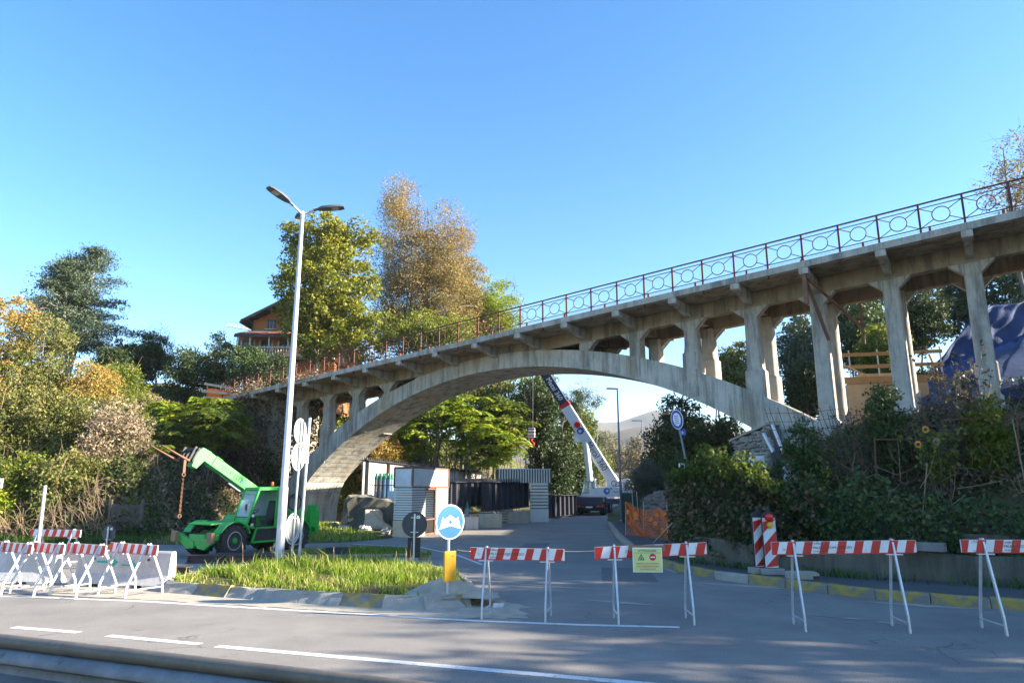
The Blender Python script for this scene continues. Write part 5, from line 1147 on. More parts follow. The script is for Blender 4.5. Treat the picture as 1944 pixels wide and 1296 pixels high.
# concrete ballast blocks
for i, (x0, x1, y0, y1, Yb, mt, lb) in enumerate(((880, 906, 981, 1005, 38.6, 'jersey_concrete', 'light grey concrete block with a single gas cylinder behind it'), (906, 951, 975, 1001, 39.8, 'new_concrete', 'tan concrete block in the middle supporting the dark girder'), (962, 1004, 970, 992, 44.6, 'kerb_concrete', 'grey concrete block nearest the narrow pile of sheets'))):
    a_, b_ = at_y(x0, y1, Yb), at_y(x1, y1, Yb); h_ = at_y(x0, y0, Yb).z
    t = thing('concrete_block', lb, 'concrete block', ((a_.x + b_.x) / 2, Yb + .45, 0), R(10), 'concrete blocks under the girders'); w_ = b_.x - a_.x
    MB().box((0, 0, h_ / 2), (w_, .9, h_)).build('body', mt, t, bevel=.03)
    for k in (-.25, .25): MB().torus((w_ * k, 0, h_ + .0), .07, .012, (1, 0, 0), (0, 0, 1), 12, 5).build('lifting_loop', 'rebar', t)
def gas_cylinder(x, y, z, label, mat, h_=1.45):
    t = thing('gas_cylinder', label, 'gas cylinder', (x, y, z), 0, 'gas cylinders'); MB().lathe([(.02, 0), (.108, 0), (.115, .03), (.115, h_ - .28), (.10, h_ - .17), (.05, h_ - .09)], n=14).build('bottle', mat, t, smooth=True)
    MB().lathe([(.117, h_ - .30), (.117, h_ - .26), (.10, h_ - .155), (.055, h_ - .08), (.055, h_ + .02), (.04, h_ + .05), (.01, h_ + .05)], n=14).build('cap', 'cylinder_green', t, smooth=True); return t
p = at_y(886, 975, 39.7); gas_cylinder(p.x, 39.75, 0.22, 'single blue gas cylinder with green cap standing by the light concrete block', 'cylinder_blue', 1.2)
plinth_z = .62; MB_ = thing('timber_pallet', 'low timber pallet carrying the single gas cylinder', 'pallet', (p.x, 39.75, 0)); 
for k in range(3): MB().box((0, -.25 + .25 * k, .09), (.7, .10, .18)).build('bearer', 'timber_old', MB_)
MB().box((0, 0, .20), (.8, .7, .035)).build('deck', 'timber_old', MB_)
# old concrete mass by the arch foot, cylinders on top
def rough_block(name, label, cat, base, prof, depth, mat, seed, rz=0., jit=.06):
    rng = np.random.default_rng(seed); t = thing(name, label, cat, base, rz)
    bm = bmesh.new(); vs_ = [bm.verts.new(p) for p in [(x, 0, z) for x, z in prof]]; f = bm.faces.new(vs_); r_ = bmesh.ops.extrude_face_region(bm, geom=[f]); bmesh.ops.translate(bm, verts=[v for v in r_['geom'] if isinstance(v, bmesh.types.BMVert)], vec=(0, depth, 0))
    bmesh.ops.triangulate(bm, faces=bm.faces); bmesh.ops.subdivide_edges(bm, edges=bm.edges, cuts=3, use_grid_fill=True)
    for v in bm.verts:
        if v.co.z > .02: v.co += Vector(rng.normal(size=3)) * jit
    bmesh.ops.recalc_face_normals(bm, faces=bm.faces); me = bpy.data.meshes.new('body'); bm.to_mesh(me); bm.free(); me.materials.append(MATS[mat]); link('body', me, t); return t
rough_block('old_foundation', 'rough dark concrete foundation block beside the arch foot', 'foundation', (at_y(648, 1000, 39.5).x, 39.5, 0), [(0, -.1), (3.35, -.1), (3.3, 1.25), (2.4, 1.55), (1.2, 1.75), (.1, 1.85)], 2.4, 'wall_concrete', 3, R(-3))
rough_block('broken_slab', 'broken sandy coloured concrete slab leaning on the dark foundation', 'rubble', (at_y(692, 1005, 38.6).x, 38.5, 0), [(0, .02), (1.55, .02), (1.05, .35), (.85, 1.0), (.05, 1.02)], .5, 'new_concrete', 5, R(8), .05)
for k in range(5): rough_block('rubble_stone', ('flat pale piece of rubble before the sandy slab', 'small tan rubble stone at the edge of the verge', 'grey rubble stone beside the timber base', 'thin slab of rubble on the dirt slope', 'pale rubble lump near the arch foot')[k], 'rubble', ((-8.2, 37.6, 0), (-6.4, 35.6, 0), (-6.1, 34.9, 0), (-8.9, 38.4, 0), (-10.3, 42.3, 0))[k], [(0, .0), (.7 - .1 * k, .0), (.55, .16), (.12, .2)], .4, ('new_concrete', 'sand', 'kerb_concrete')[k % 3], 30 + k, k * .7, .04)
cz = 1.62
for k in range(8):
    p = at_y(716 + k * 4.1, 940, 41.0 + .12 * (k % 2)); gas_cylinder(p.x, 40.6 + .26 * (k % 2), cz - .1, ('grey gas cylinder at the arch end of the rack', 'grey gas cylinder second from the arch end of the rack', 'grey gas cylinder third from the arch end of the rack', 'grey gas cylinder next to the blue ones in the rack', 'blue gas cylinder next to the grey ones in the rack', 'blue gas cylinder second from the grey ones in the rack', 'blue gas cylinder third from the grey ones in the rack', 'blue gas cylinder at the rack end toward the sheet piles')[k], 'cylinder_grey' if k < 4 else 'cylinder_blue', 1.5)
rk = thing('cylinder_rack', 'black tube rack holding the group of gas cylinders', 'rack', (at_y(731, 940, 40.4).x, 40.45, cz - .1))
for zz in (.12, .85): MB().tube([(-.75, -.08, zz), (.75, -.08, zz)], .022, 8).build('rail', 'machine_black', rk)
for xx in (-.75, .75): MB().tube([(xx, -.08, -.1), (xx, -.08, .9)], .022, 8).build('upright', 'machine_black', rk)
MB().box((.45, -.12, .22), (.6, .02, .62)).build('blue_panel', 'cylinder_blue', rk)
# ------------------------------------------------------------------ green telescopic handler (local x forward, y to its left, z up)
def wheel(parent, x, y, r_, w_, rot=0., hub='rim_silver', name='wheel', tread=True):
    wo_ = bpy.data.objects.new(name, None); col.objects.link(wo_); wo_.parent = parent; wo_.location = (x, y, r_); wo_.rotation_euler = (0, 0, rot)
    mb = MB(); pr = [(r_ * .54, -w_ * .42), (r_ * .60, -w_ * .5), (r_ * .86, -w_ * .5), (r_ * .96, -w_ * .40), (r_ * .975, 0), (r_ * .96, w_ * .40), (r_ * .86, w_ * .5), (r_ * .60, w_ * .5), (r_ * .54, w_ * .42)]
    mb.lathe(pr, axis='y', n=32)
    if tread:
        n = 18
        for k in range(n):
            for sd in (-1, 1):
                a = 2 * math.pi * (k + (.5 if sd > 0 else 0)) / n
                for f, da in ((.12, .0), (.30, -.10), (.46, -.20)):
                    aa = a + da * sd * 0 + da; c_ = Vector((math.sin(aa) * r_ * (.985 if f < .4 else .94), sd * w_ * f, math.cos(aa) * r_ * (.985 if f < .4 else .94)))
                    mb.box(c_, (r_ * .10, w_ * .2, r_ * .085), Matrix.Rotation(aa, 3, 'Y'))
    mb.build('tyre', 'rubber', wo_, smooth=True)
    s_ = 1 if y > 0 else -1
    MB().lathe([(.01, -w_ * .40), (r_ * .56, -w_ * .44), (r_ * .56, w_ * .44), (r_ * .50, w_ * .46), (r_ * .47, w_ * .30), (r_ * .30, w_ * .22), (r_ * .01, w_ * .22)] if s_ > 0 else [(r_ * .01, -w_ * .22), (r_ * .30, -w_ * .22), (r_ * .47, -w_ * .30), (r_ * .50, -w_ * .46), (r_ * .56, -w_ * .44), (r_ * .56, w_ * .44), (.01, w_ * .40)], axis='y', n=28).build('rim', 'rim_silver', wo_, smooth=True)
    hb = MB(); yo = s_ * w_ * .22
    hb.lathe([(r_ * .22, 0), (r_ * .22, s_ * .06), (r_ * .15, s_ * .12), (.01, s_ * .13)], (0, yo, 0), 'y', 18)
    for k in range(8):
        a = 2 * math.pi * k / 8; hb.tube([(math.sin(a) * r_ * .27, yo, math.cos(a) * r_ * .27), (math.sin(a) * r_ * .27, yo + s_ * .03, math.cos(a) * r_ * .27)], .02, 6)
    hb.build('hub', hub, wo_, smooth=True); return wo_
HD = Vector((-.55, -.835, 0)); LF = Vector((.835, -.55, 0))
FLW = Vector((-9.30, 23.35, 0)); org = FLW - LF * .93 - HD * 1.40            # midway between the axles
th = thing('telehandler', 'bright green telescopic handler with raised boom and forks facing the island', 'telehandler', org, math.atan2(HD.y, HD.x)); th.scale = (.91, .91, .91)
WR = .60; WB = 1.40
for x, y, rot in ((WB, .93, R(7)), (WB, -.93, R(7)), (-WB, .93, 0), (-WB, -.93, 0)): wheel(th, x, y, WR, .40, rot, 'machine_green' if x > 0 else 'rim_silver')
# chassis: frame rails, belly, nose, counterweight
MB().box((0, 0, .62), (4.4, .95, .42)).box((-2.15, 0, .95), (.75, 1.5, .75)).prism([(1.3, -.38, .45), (2.05, -.34, .40), (2.1, -.34, .70), (1.3, -.38, 1.0)], (0, .74, 0)).build('chassis', 'machine_green', th, bevel=.03)
MB().box((.0, 0, .45), (2.0, .7, .2)).tube([(WB, -.8, WR), (WB, .8, WR)], .09, 10).tube([(-WB, -.8, WR), (-WB, .8, WR)], .09, 10).build('axle', 'machine_black', th)
# left side: step, tank, arched fenders
MB().prism([(.62, .55, .52), (.50, .55, .98), (-.62, .55, .98), (-.72, .55, .50)], (0, .52, 0)).build('step_box', 'machine_black', th, bevel=.02)
MB().bar((.66, 1.10, .50), (-.80, 1.10, .50), .09, .07).bar((.66, 1.10, .50), (.50, 1.10, 1.02), .09, .07).bar((.52, 1.10, 1.00), (-.86, 1.10, 1.00), .09, .07).bar((-.80, 1.10, .50), (-.90, 1.10, 1.0), .09, .07).build('side_frame', 'machine_green', th, bevel=.012)
def fender(x, y0, y1, r0, r1, a0, a1, name='fender'):
    pts = [(x + r1 * math.cos(a), y0, WR + r1 * math.sin(a)) for a in np.linspace(R(a0), R(a1), 12)] + [(x + r0 * math.cos(a), y0, WR + r0 * math.sin(a)) for a in np.linspace(R(a1), R(a0), 12)]
    MB().prism(pts, (0, y1 - y0, 0)).build(name, 'machine_green', th)
fender(WB, .72, 1.16, .64, .68, 25, 160); fender(WB, -.72, -1.16, .64, .68, 25, 160); fender(-WB, .72, 1.16, .66, .70, 20, 165); fender(-WB, -.72, -1.16, .66, .70, 20, 165)
# hood deck to the right front, front platform
MB().prism([(.9, .58, 1.20), (2.0, .50, 1.15), (2.0, .50, 1.20), (.9, .58, 1.26)], (0, -1.40, 0)).build('front_deck', 'machine_green', th, bevel=.01)
# engine cover on the right side
MB().prism([(.55, -.45, .95), (-1.5, -.45, .95), (-1.7, -.45, 1.38), (.30, -.45, 1.45)], (0, -.68, 0)).build('engine_cover', 'machine_green', th, bevel=.04)
# cab on the left
cy0, cy1 = .28, 1.12
A = dict(fb=(.98, 1.10), ft=(.50, 2.42), rb=(-.72, 1.02), rt=(-.66, 2.42))
cab = MB(); w_ = .085
for y_ in (cy0, cy1):
    cab.bar((A['fb'][0], y_, A['fb'][1]), (A['ft'][0], y_, A['ft'][1]), w_, w_); cab.bar((A['rb'][0], y_, A['rb'][1]), (A['rt'][0], y_, A['rt'][1]), w_, w_); cab.bar((A['ft'][0], y_, A['ft'][1]), (A['rt'][0], y_, A['rt'][1]), w_, w_)
    cab.bar((A['fb'][0], y_, A['fb'][1]), (.62, y_, 1.02), w_, w_)
cab.bar((A['fb'][0], cy0, A['fb'][1]), (A['fb'][0], cy1, A['fb'][1]), w_, w_); cab.bar((A['ft'][0], cy0, A['ft'][1]), (A['ft'][0], cy1, A['ft'][1]), w_, w_); cab.bar((A['rt'][0], cy0, A['rt'][1]), (A['rt'][0], cy1, A['rt'][1]), w_, w_)
cab.bar((-.30, cy1, 1.02), (-.34, cy1, 2.42), w_ * .8, w_ * .8)
cab.prism([(.98, cy0, 1.08), (.98, cy1, 1.08), (.86, cy1, 1.40), (.86, cy0, 1.40)], (-.05, 0, -.02))
cab = cab.build('cab_frame', 'machine_green', th, bevel=.02)
MB().prism([(.52, cy0 - .02, 2.44), (.52, cy1 + .02, 2.44), (-.72, cy1 + .02, 2.48), (-.72, cy0 - .02, 2.48)], (0, 0, .05)).build('roof', 'machine_green', cab, bevel=.02)
gr = MB()
for k in range(8): y_ = cy0 + .06 + k * (cy1 - cy0 - .12) / 7; gr.bar((.60, y_, 2.22), (.36, y_, 2.50), .022)
gr.build('roof_grille', 'machine_green', cab)
MB().prism([(.86, cy0 + .05, 1.42), (.86, cy1 - .05, 1.42), (.53, cy1 - .05, 2.36), (.53, cy0 + .05, 2.36)], (.008, 0, .003)).build('windscreen', 'glass_clear', cab)
MB().prism([(-.66, cy0 + .05, 1.5), (-.66, cy1 - .05, 1.5), (-.64, cy1 - .05, 2.36), (-.64, cy0 + .05, 2.36)], (.008, 0, 0)).build('rear_window', 'glass_clear', cab)
MB().prism([(.86, cy0, 1.42), (-.62, cy0, 1.42), (-.62, cy0, 2.36), (.54, cy0, 2.36)], (0, .008, 0)).build('side_window', 'glass_clear', cab)
MB().box((-.28, .70, 1.28), (.46, .48, .14)).prism([(-.46, .46, 1.34), (-.58, .46, 1.98), (-.46, .46, 1.99), (-.34, .46, 1.34)], (0, .48, 0)).box((-.28, .7, 1.12), (.36, .36, .22)).build('seat', 'machine_black', cab, bevel=.03)
MB().box((.0, .70, 1.03), (1.4, .80, .05)).box((.52, .70, 1.22), (.20, .5, .40)).build('floor', 'machine_black', cab)
ax = Vector((.5, 0, .86)).normalized(); sx_ = Vector((0, 1, 0)); MB().torus((.36, .70, 1.58), .17, .014, sx_, ax.cross(sx_), 24, 6).tube([(.48, .70, 1.35), (.36, .70, 1.58)], .02, 8).build('steering_wheel', 'machine_black', cab)
MB().box((-.52, cy1 + .04, 1.72), (.38, .04, 1.36)).build('door', 'machine_green', cab, bevel=.015)
dsk = MB(); disc(dsk, (.74, cy1 + .045, 1.46), .055, (0, 1, 0), .01, 20); dsk.build('sticker', 'sign_white', cab)
MB().tube([(.98, cy1 - .05, 1.55), (1.12, cy1 + .16, 1.72)], .012, 6).box((1.13, cy1 + .18, 1.78), (.05, .14, .22)).build('mirror', 'machine_black', cab)
bc2 = MB().lathe([(.06, 0), (.06, .10), (.045, .15), (.01, .16)], (-.45, .62, 2.55), n=14).build('beacon', 'lens_orange', cab, smooth=True)
MB().tube([(.72, cy1 + .03, 1.14), (.78, cy1 + .08, 1.14)], .05, 12).build('headlamp', 'led_glass', cab)
# boom: from rear pivot to the head
bp0 = Vector((-2.05, -.12, 1.22)); tipw = at_y(408, 865, 23.2); M_ = Matrix.Rotation(-math.atan2(HD.y, HD.x), 3, 'Z'); tl = M_ @ (tipw - org) / .91; bp1 = Vector((tl.x, -.12, tl.z))
bd = (bp1 - bp0).normalized(); bu = Vector((0, 1, 0)).cross(bd); bu = bu if bu.z > 0 else -bu
def boxalong(p, q, h_, w_, yc=None): 
    m_ = MB(); m_.bar(p, q, w_, h_, bu); return m_
L_ = (bp1 - bp0).length
bsec = boxalong(bp0, bp0 + bd * L_ * .90, .40, .34).build('boom', 'boom_green', th, bevel=.015)
boxalong(bp0 + bd * L_ * .865, bp0 + bd * L_ * .93, .43, .37).build('boom_collar', 'boom_green', bsec, bevel=.01)
boxalong(bp0 + bd * L_ * .92, bp1 + bd * .05, .40, .30).build('inner_boom', 'boom_green', bsec, bevel=.01)
for k in range(3):
    for sz in (-1, 1): MB().tube([bp0 + bd * (L_ * (.872 + .02 * k)) + bu * .17 * sz + Vector((0, .19, 0)), bp0 + bd * (L_ * (.872 + .02 * k)) + bu * .17 * sz + Vector((0, .215, 0))], .018, 8).build('bolt', 'machine_black', bsec)
MB().tube([bp0 + bd * .9 - bu * .33, bp0 + bd * L_ * .70 - bu * .30], .035, 8).tube([bp0 + bd * L_ * .45 - bu * .27, bp0 + bd * L_ * .80 - bu * .24], .02, 8).build('hose_pipe', 'galvanised', bsec, smooth=True)
MB().tube([(.2, -.12, 1.05), tuple(bp0 + bd * 1.75 - bu * .20)], .075, 12).build('lift_cylinder', 'machine_black', th, smooth=True)
Mt = frame(bp0 + bd * L_ * .36 + Vector((0, .183, 0)), -bd, bu); Mt = frame(bp0 + bd * L_ * .50 + Vector((0, .184, 0)), -bd, bu)
text('MERLO', .23, 'panel_green', bsec, frame(bp0 + bd * L_ * .80 + Vector((0, .1735, 0)), -bd, bu), depth=.0015, squash=1.0)
text('P 3212', .23, 'print_dark', bsec, frame(bp0 + bd * L_ * .69 + Vector((0, .1735, 0)), -bd, bu), depth=.0015, squash=1.0)
ev_ = text('EVS', .15, 'crane_blue', bsec, frame(bp0 + bd * L_ * .615 + Vector((0, .1735, 0)), -bd, bu), depth=.0015); tag(ev_, kind='stuff')
# boom head bends down, carriage and forks
hd0 = bp1 + bd * .02
hdp = [hd0 + bu * .22 - bd * .1, hd0 + bu * .18 + bd * .30, hd0 - bu * .12 + bd * .42, hd0 - bu * .62 + bd * .30, hd0 - bu * .60 + bd * .08, hd0 - bu * .22 - bd * .02]
MB().prism([p + Vector((0, .16, 0)) for p in hdp], (0, -.32, 0)).build('boom_head', 'boom_green', th, bevel=.015)
cp = hd0 - bu * .30 + bd * .42
car = MB(); fwd = Vector((math.cos(R(26)), 0, math.sin(R(26)))); upc = Vector((-fwd.z, 0, fwd.x))
for dz in (-.22, .22): car.box(cp + fwd * .12 + upc * dz, (.08, .95, .09), Matrix.Rotation(-R(26), 3, 'Y'))
for y_ in (-.40, -.12, .16, .42): car.bar(cp + fwd * .12 - upc * .26 + Vector((0, y_, 0)), cp + fwd * .12 + upc * .28 + Vector((0, y_, 0)), .05, .06)
car = car.build('fork_carriage', 'machine_black', th)
for y_ in (-.34, .34):
    f_ = MB(); p0 = cp + fwd * .20 + Vector((0, y_, 0)); MB().bar(p0 + upc * .30, p0 - upc * .30, .09, .045, (0, 1, 0)).build('fork_shank', 'machine_black', th); f_.prism([p0 - upc * .30 + Vector((0, -.06, 0)), p0 - upc * .24 + Vector((0, -.06, 0)), p0 - upc * .285 + fwd * 1.2 + Vector((0, -.06, 0)), p0 - upc * .30 + fwd * 1.2 + Vector((0, -.06, 0))], (0, .12, 0)); f_.build('fork', 'rusty_steel', th)
hook = cp + fwd * .34 - upc * .33 + Vector((0, .34, 0))
hk = MB().bar(hook + Vector((0, 0, .02)), hook - Vector((0, 0, .42)), .09, .05).torus(hook - Vector((0, 0, .50)), .06, .02, (1, 0, 0), (0, 0, 1), 14, 6).build('lifting_hook', 'rusty_steel', th)
for s_ in (-1, 1):
    ch = MB(); z_ = hook.z - .60
    for k in range(17):
        c_ = Vector((hook.x + s_ * .01 * k * .35, hook.y + s_ * .012 * k * .4, z_ - k * .075)); ch.torus(c_, .030, .010, (1, 0, 0) if k % 2 else (0, 1, 0), (0, 0, 1), 10, 4)
    ch.torus(Vector((hook.x + s_ * .06, hook.y + s_ * .08, z_ - 17 * .075 - .06)), .06, .014, (1, 0, 0), (0, 0, 1), 14, 5); ch.build('chain', 'rusty_steel', th)
# front stabiliser blades with timber pads
stb = MB()
for sg_ in (-1, 1): stb.prism([(2.08, sg_ * .10, .34), (2.08, sg_ * .10, .58), (2.08, sg_ * .62, .72), (2.08, sg_ * 1.2, .88), (2.08, sg_ * 1.2, .66), (2.08, sg_ * .55, .30)], (.15, 0, 0))
stb = stb.build('stabiliser', 'machine_green', th, bevel=.02)
for y_ in (-1.2, 1.0): 
    MB().box((2.30, y_, .74), (.14, .30, .36)).build('timber_pad', 'wood_brown', th, bevel=.008)
# rear: counterweight block and lights
MB().box((-2.55, 0, 1.15), (.22, 1.9, .85)).build('rear_panel', 'machine_green', th, bevel=.04); MB().box((-2.35, .80, 1.35), (.35, .25, .9)).build('rear_post', 'machine_green', th, bevel=.03)
for y_ in (-.8, .8): MB().box((-2.67, y_, 1.35), (.03, .12, .2)).build('tail_lamp', 'lens_red', th)
# door hoop of cable beside the boom base
MB().torus((-1.6, .62, 1.9), .32, .025, (1, 0, 0), (0, 0, 1), 20, 6).build('hydraulic_hose', 'machine_black', th)

# ------------------------------------------------------------------ white truck crane
cr_y = 57.2; a_ = at_z(1089, 978); cw = 2.55
crane = thing('truck_crane', 'white truck crane with a long slanting boom parked under the arch', 'crane truck', (at_y(1118, 978, cr_y).x, cr_y, 0), R(-14))
def cz_(py): return at_y(1118, py, cr_y).z
zt = 1.50
MB().box((0, 4.2, 1.12), (2.5, 8.6, .62)).box((0, .12, .95), (2.52, .25, .75)).build('carrier', 'crane_navy', crane, bevel=.03)
for y_ in (1.0, 2.5, 5.6, 7.0):
    for s_ in (-1, 1): wheel(crane, 0, 0, .54, .42, 0, 'rim_silver', tread=False)
k = 0
for ch in [c for c in crane.children if c.name.startswith('wheel')]:
    y_ = (1.0, 1.0, 2.5, 2.5, 5.6, 5.6, 7.0, 7.0)[k]; s_ = (-1, 1)[k % 2]; ch.location = (s_ * 1.0, y_, .54); ch.rotation_euler = (0, 0, R(90) * 0 + R(90)); k += 1
for s_ in (-1, 1):
    MB().box((s_ * .98, -.03, .80), (.56, .06, .24)).build('tail_lamp', 'lens_orange', crane, bevel=.01); MB().box((s_ * .98, -.065, .74), (.26, .02, .10)).build('tail_lens', 'lens_red', crane)
    MB().box((s_ * .28, -.02, 1.18), (.12, .03, .12)).build('marker_light', 'sign_white', crane)
MB().box((.05, -.04, .66), (.52, .03, .12)).build('number_plate', 'sign_white', crane); MB().box((0, .15, .42), (2.2, .12, .12)).build('bumper', 'machine_black', crane); MB().box((0, .4, .52), (2.3, .06, .35)).build('mud_flap', 'machine_black', crane)
# outrigger beam swung out to the right, with striped plate
MB().box((2.1, .35, 1.12), (1.9, .35, .42)).build('outrigger_beam', 'crane_navy', crane, bevel=.01)
op = MB(); op.m = 0; op.box((2.85, .155, 1.10), (.62, .02, .46)); op.m = 1
for k in range(4): x0_ = 2.54 + k * .2; op.prism([(max(2.545, x0_ - .0), .14, 1.32), (min(3.155, x0_ + .09), .14, 1.32), (min(3.155, x0_ + .25), .14, .88), (min(3.155, max(2.545, x0_ + .16)), .14, .88)], (0, .004, 0))
op.build('striped_plate', ['paint_white', 'paint_red'], crane)
# turntable house
MB().box((1.0, 1.4, 1.53), (4.1, 2.2, .10)).build('turntable', 'crane_white', crane)
body = MB().prism([(.55, .45, 1.58), (3.2, .45, 1.58), (3.2, .45, 2.28), (.55, .45, 2.28)], (0, 2.0, 0)).build('engine_house', 'crane_white', crane, bevel=.04)
cabc = MB(); 
for y_ in (.45, 1.35):
    for p, q in (((-.62, 1.58), (-.34, 2.86)), ((-.34, 2.86), (.50, 2.86)), ((.50, 2.86), (.50, 1.58)), ((.02, 1.75), (.08, 2.86)), ((-.60, 1.66), (.50, 1.66))): cabc.bar((p[0], y_, p[1]), (q[0], y_, q[1]), .07)
for p in ((-.34, 2.86), (.50, 2.86), (-.62, 1.60), (.5, 1.62)): cabc.bar((p[0], .45, p[1]), (p[0], 1.35, p[1]), .07)
cabc = cabc.build('cab_frame', 'crane_white', crane)
MB().box((.08, .9, 2.90), (.98, 1.0, .06)).build('roof', 'crane_white', cabc, bevel=.02); MB().prism([(.0, .46, 1.68), (.48, .46, 1.68), (.48, .46, 2.15), (.06, .46, 2.1)], (0, .04, 0)).build('door_panel', 'crane_white', cabc)
MB().prism([(-.56, .47, 1.70), (.48, .47, 1.70), (.48, .47, 2.82), (-.32, .47, 2.82)], (0, .01, 0)).build('side_glass', 'glass_clear', cabc); MB().prism([(-.60, .48, 1.62), (-.60, 1.32, 1.62), (-.34, 1.32, 2.82), (-.34, .48, 2.82)], (.01, 0, 0)).build('front_glass', 'glass_clear', cabc)
MB().box((.1, .95, 1.95), (.4, .5, .14)).box((.28, .95, 2.25), (.12, .5, .6)).build('seat', 'machine_black', cabc)
lg = MB(); disc(lg, (1.45, .43, 1.93), .26, (0, -1, 0), .012, 28); lg.build('logo_disc', 'crane_blue', body); lg = MB(); disc(lg, (1.50, .415, 1.96), .10, (0, -1, 0), .008, 24); lg.build('logo_swirl', 'crane_white', body)
text('Metal 360', .20, 'print_dark', body, frame((2.35, .44, 1.86), (1, 0, 0), (0, 0, 1)), depth=.002); MB().prism([(1.62, .43, 2.05), (1.80, .43, 2.12), (1.95, .43, 2.05), (1.8, .43, 2.22)], (0, .01, 0)).build('logo_bird', 'print_dark', body)
# counterweight and winches
MB().box((3.35, 1.45, 1.95), (.42, 2.1, .85)).build('counterweight', 'crane_white', crane, bevel=.05); MB().tube([(3.0, .8, 2.62), (3.0, 2.0, 2.62)], .34, 18).build('winch', 'crane_white', crane, smooth=True)
MB().torus((2.05, .52, 2.55), .2, .03, (1, 0, 0), (0, 0, 1), 18, 6).torus((2.35, .52, 2.48), .16, .03, (1, 0, 0), (0, 0, 1), 18, 6).build('hose_loops', 'machine_black', crane)
# boom in the crane's own frame
Mi = Matrix.Rotation(R(14), 3, 'Z')
def loc(px, py, Y): return Mi @ (at_y(px, py, Y) - Vector(crane.location))
f0 = loc(1168, 921, 58.4); f2 = loc(1012, 673, 55.2); bd = (f2 - f0).normalized(); side = bd.cross(Vector((0, 1, 0))).normalized(); sfront = bd.cross(side).normalized()
if sfront.y > 0: sfront = -sfront
Lb = (f2 - f0).length
def secb(s0, s1, h_, w_): return MB().bar(f0 + bd * Lb * s0, f0 + bd * Lb * s1, w_, h_, side)
b1 = secb(-.02, .61, .86, .72).build('lower_boom', 'crane_white', crane, bevel=.03)
b2 = secb(.60, 1.0, .74, .58).build('upper_boom', 'crane_navy', crane, bevel=.02)
secb(.595, .635, .87, .70).build('red_band', 'paint_red', b2)
def onb(s, dy, off): return f0 + bd * Lb * s + side * dy + sfront * off
tx = -bd; ty = sfront.cross(tx); 
text('Metal 360', .72, 'print_dark', b1, frame(onb(.235, .0, .365), tx, ty), depth=.003, squash=.95)
text('Metal 360', .56, 'sign_white', b2, frame(onb(.745, .0, .295), tx, ty), depth=.003, squash=.95)
for s_, off, r_, m1, m2, par in ((.43, .362, .30, 'crane_blue', 'crane_white', b1), (.925, .292, .28, 'sign_white', 'crane_blue', b2)):
    q = MB(); disc(q, onb(s_, .0, off), r_, sfront, .006, 26); q.build('logo_disc', m1, par); q = MB(); disc(q, onb(s_, .05, off + .007), r_ * .42, sfront, .004, 22); q.build('logo_swirl', m2, par)
q = MB(); disc(q, onb(.475, -.05, .36), .26, sfront, .09, 22); q.build('boom_pin', 'paint_red', b1)
MB().prism([onb(-.03, -.5, .30), onb(.06, -.5, .30), onb(.06, .5, .30), onb(-.03, .5, .30)], sfront * -.6).build('boom_foot', 'crane_white', crane)
c0 = loc(1120, 912, 57.6); c1 = loc(1112, 838, 57.2); c2 = onb(.42, .45 if side.x < 0 else -.45, 0)
lowpt = onb(.40, .5, 0) if onb(.40, .5, 0).z < onb(.40, -.5, 0).z else onb(.40, -.5, 0)
MB().tube([c0, c1], .27, 16).build('lift_cylinder', 'crane_white', crane, smooth=True); MB().tube([c1, lowpt], .085, 12).build('cylinder_rod', 'pole_white', crane, smooth=True)
MB().prism([lowpt + Vector((-.25, -.2, -.45)), lowpt + Vector((.25, -.2, -.45)), lowpt + Vector((.35, -.2, .3)), lowpt + Vector((-.3, -.2, .3))], (0, .4, 0)).build('cylinder_lug', 'crane_white', crane)
hk_ = loc(1009, 820, 55.0); ht = f2 - side * 0
rp_ = MB()
for dx in (-.10, .10): rp_.tube([(hk_.x + dx, hk_.y, hk_.z + .3), (f2.x + dx - .1, f2.y, f2.z)], .022, 5)
rp_.build('hoist_rope', 'machine_black', crane)
hkb = MB(); hkb.m = 0; hkb.box(hk_ - Vector((0, 0, .05)), (.55, .26, .75)); hkb.m = 1
for k in range(3): hkb.box(hk_ + Vector((0, 0, -.28 + k * .26)), (.57, .28, .12))
hkb = hkb.build('hook_block', ['sign_white', 'paint_red'], crane, bevel=.03); MB().tube([hk_ - Vector((0, 0, .4)), hk_ - Vector((0, 0, .75))], .07, 10).torus(hk_ - Vector((0, 0, .95)), .2, .06, (1, 0, 0), (0, 0, 1), 18, 8).build('hook', 'paint_red', hkb)

# ------------------------------------------------------------------ ochre house on the hill
Yh = 62.0
def H(px, py): return at_y(px, py, Yh)
hx = H(550, 640).x; hb = hz(hx, Yh + 3); house = thing('house', 'ochre three storey house with dark gable roof and tiled porch on the hilltop', 'house', (hx, Yh, 0))
def lx_(px): return H(px, 640).x - hx
zlow, zmid, zup = H(550, 720).z - 3.0, H(550, 684).z, H(550, 640).z; eave = H(478, 609).z; apex = H(552, 571).z
xl, xr = lx_(477), lx_(628); ax_ = (xl + xr) / 2
MB().prism([(xl, 0, zup - .2), (xr, 0, zup - .2), (xr, 0, eave), (ax_, 0, apex - .25), (xl, 0, eave)], (0, 9, 0)).build('upper_wall', 'wall_ochre', house)
MB().box(((lx_(455) + lx_(648)) / 2, 4.5, (zmid + zup) / 2 - .1), (lx_(648) - lx_(455), 9.6, zup - zmid + .2)).build('middle_wall', 'wall_ochre', house)
MB().box(((lx_(470) + lx_(640)) / 2, 4.2, (zlow + zmid) / 2), (lx_(640) - lx_(470), 9.0, zmid - zlow)).build('lower_wall', 'wall_ochre', house)
rs = MB(); ov = .75; sl_ = (apex - eave) / (ax_ - xl)
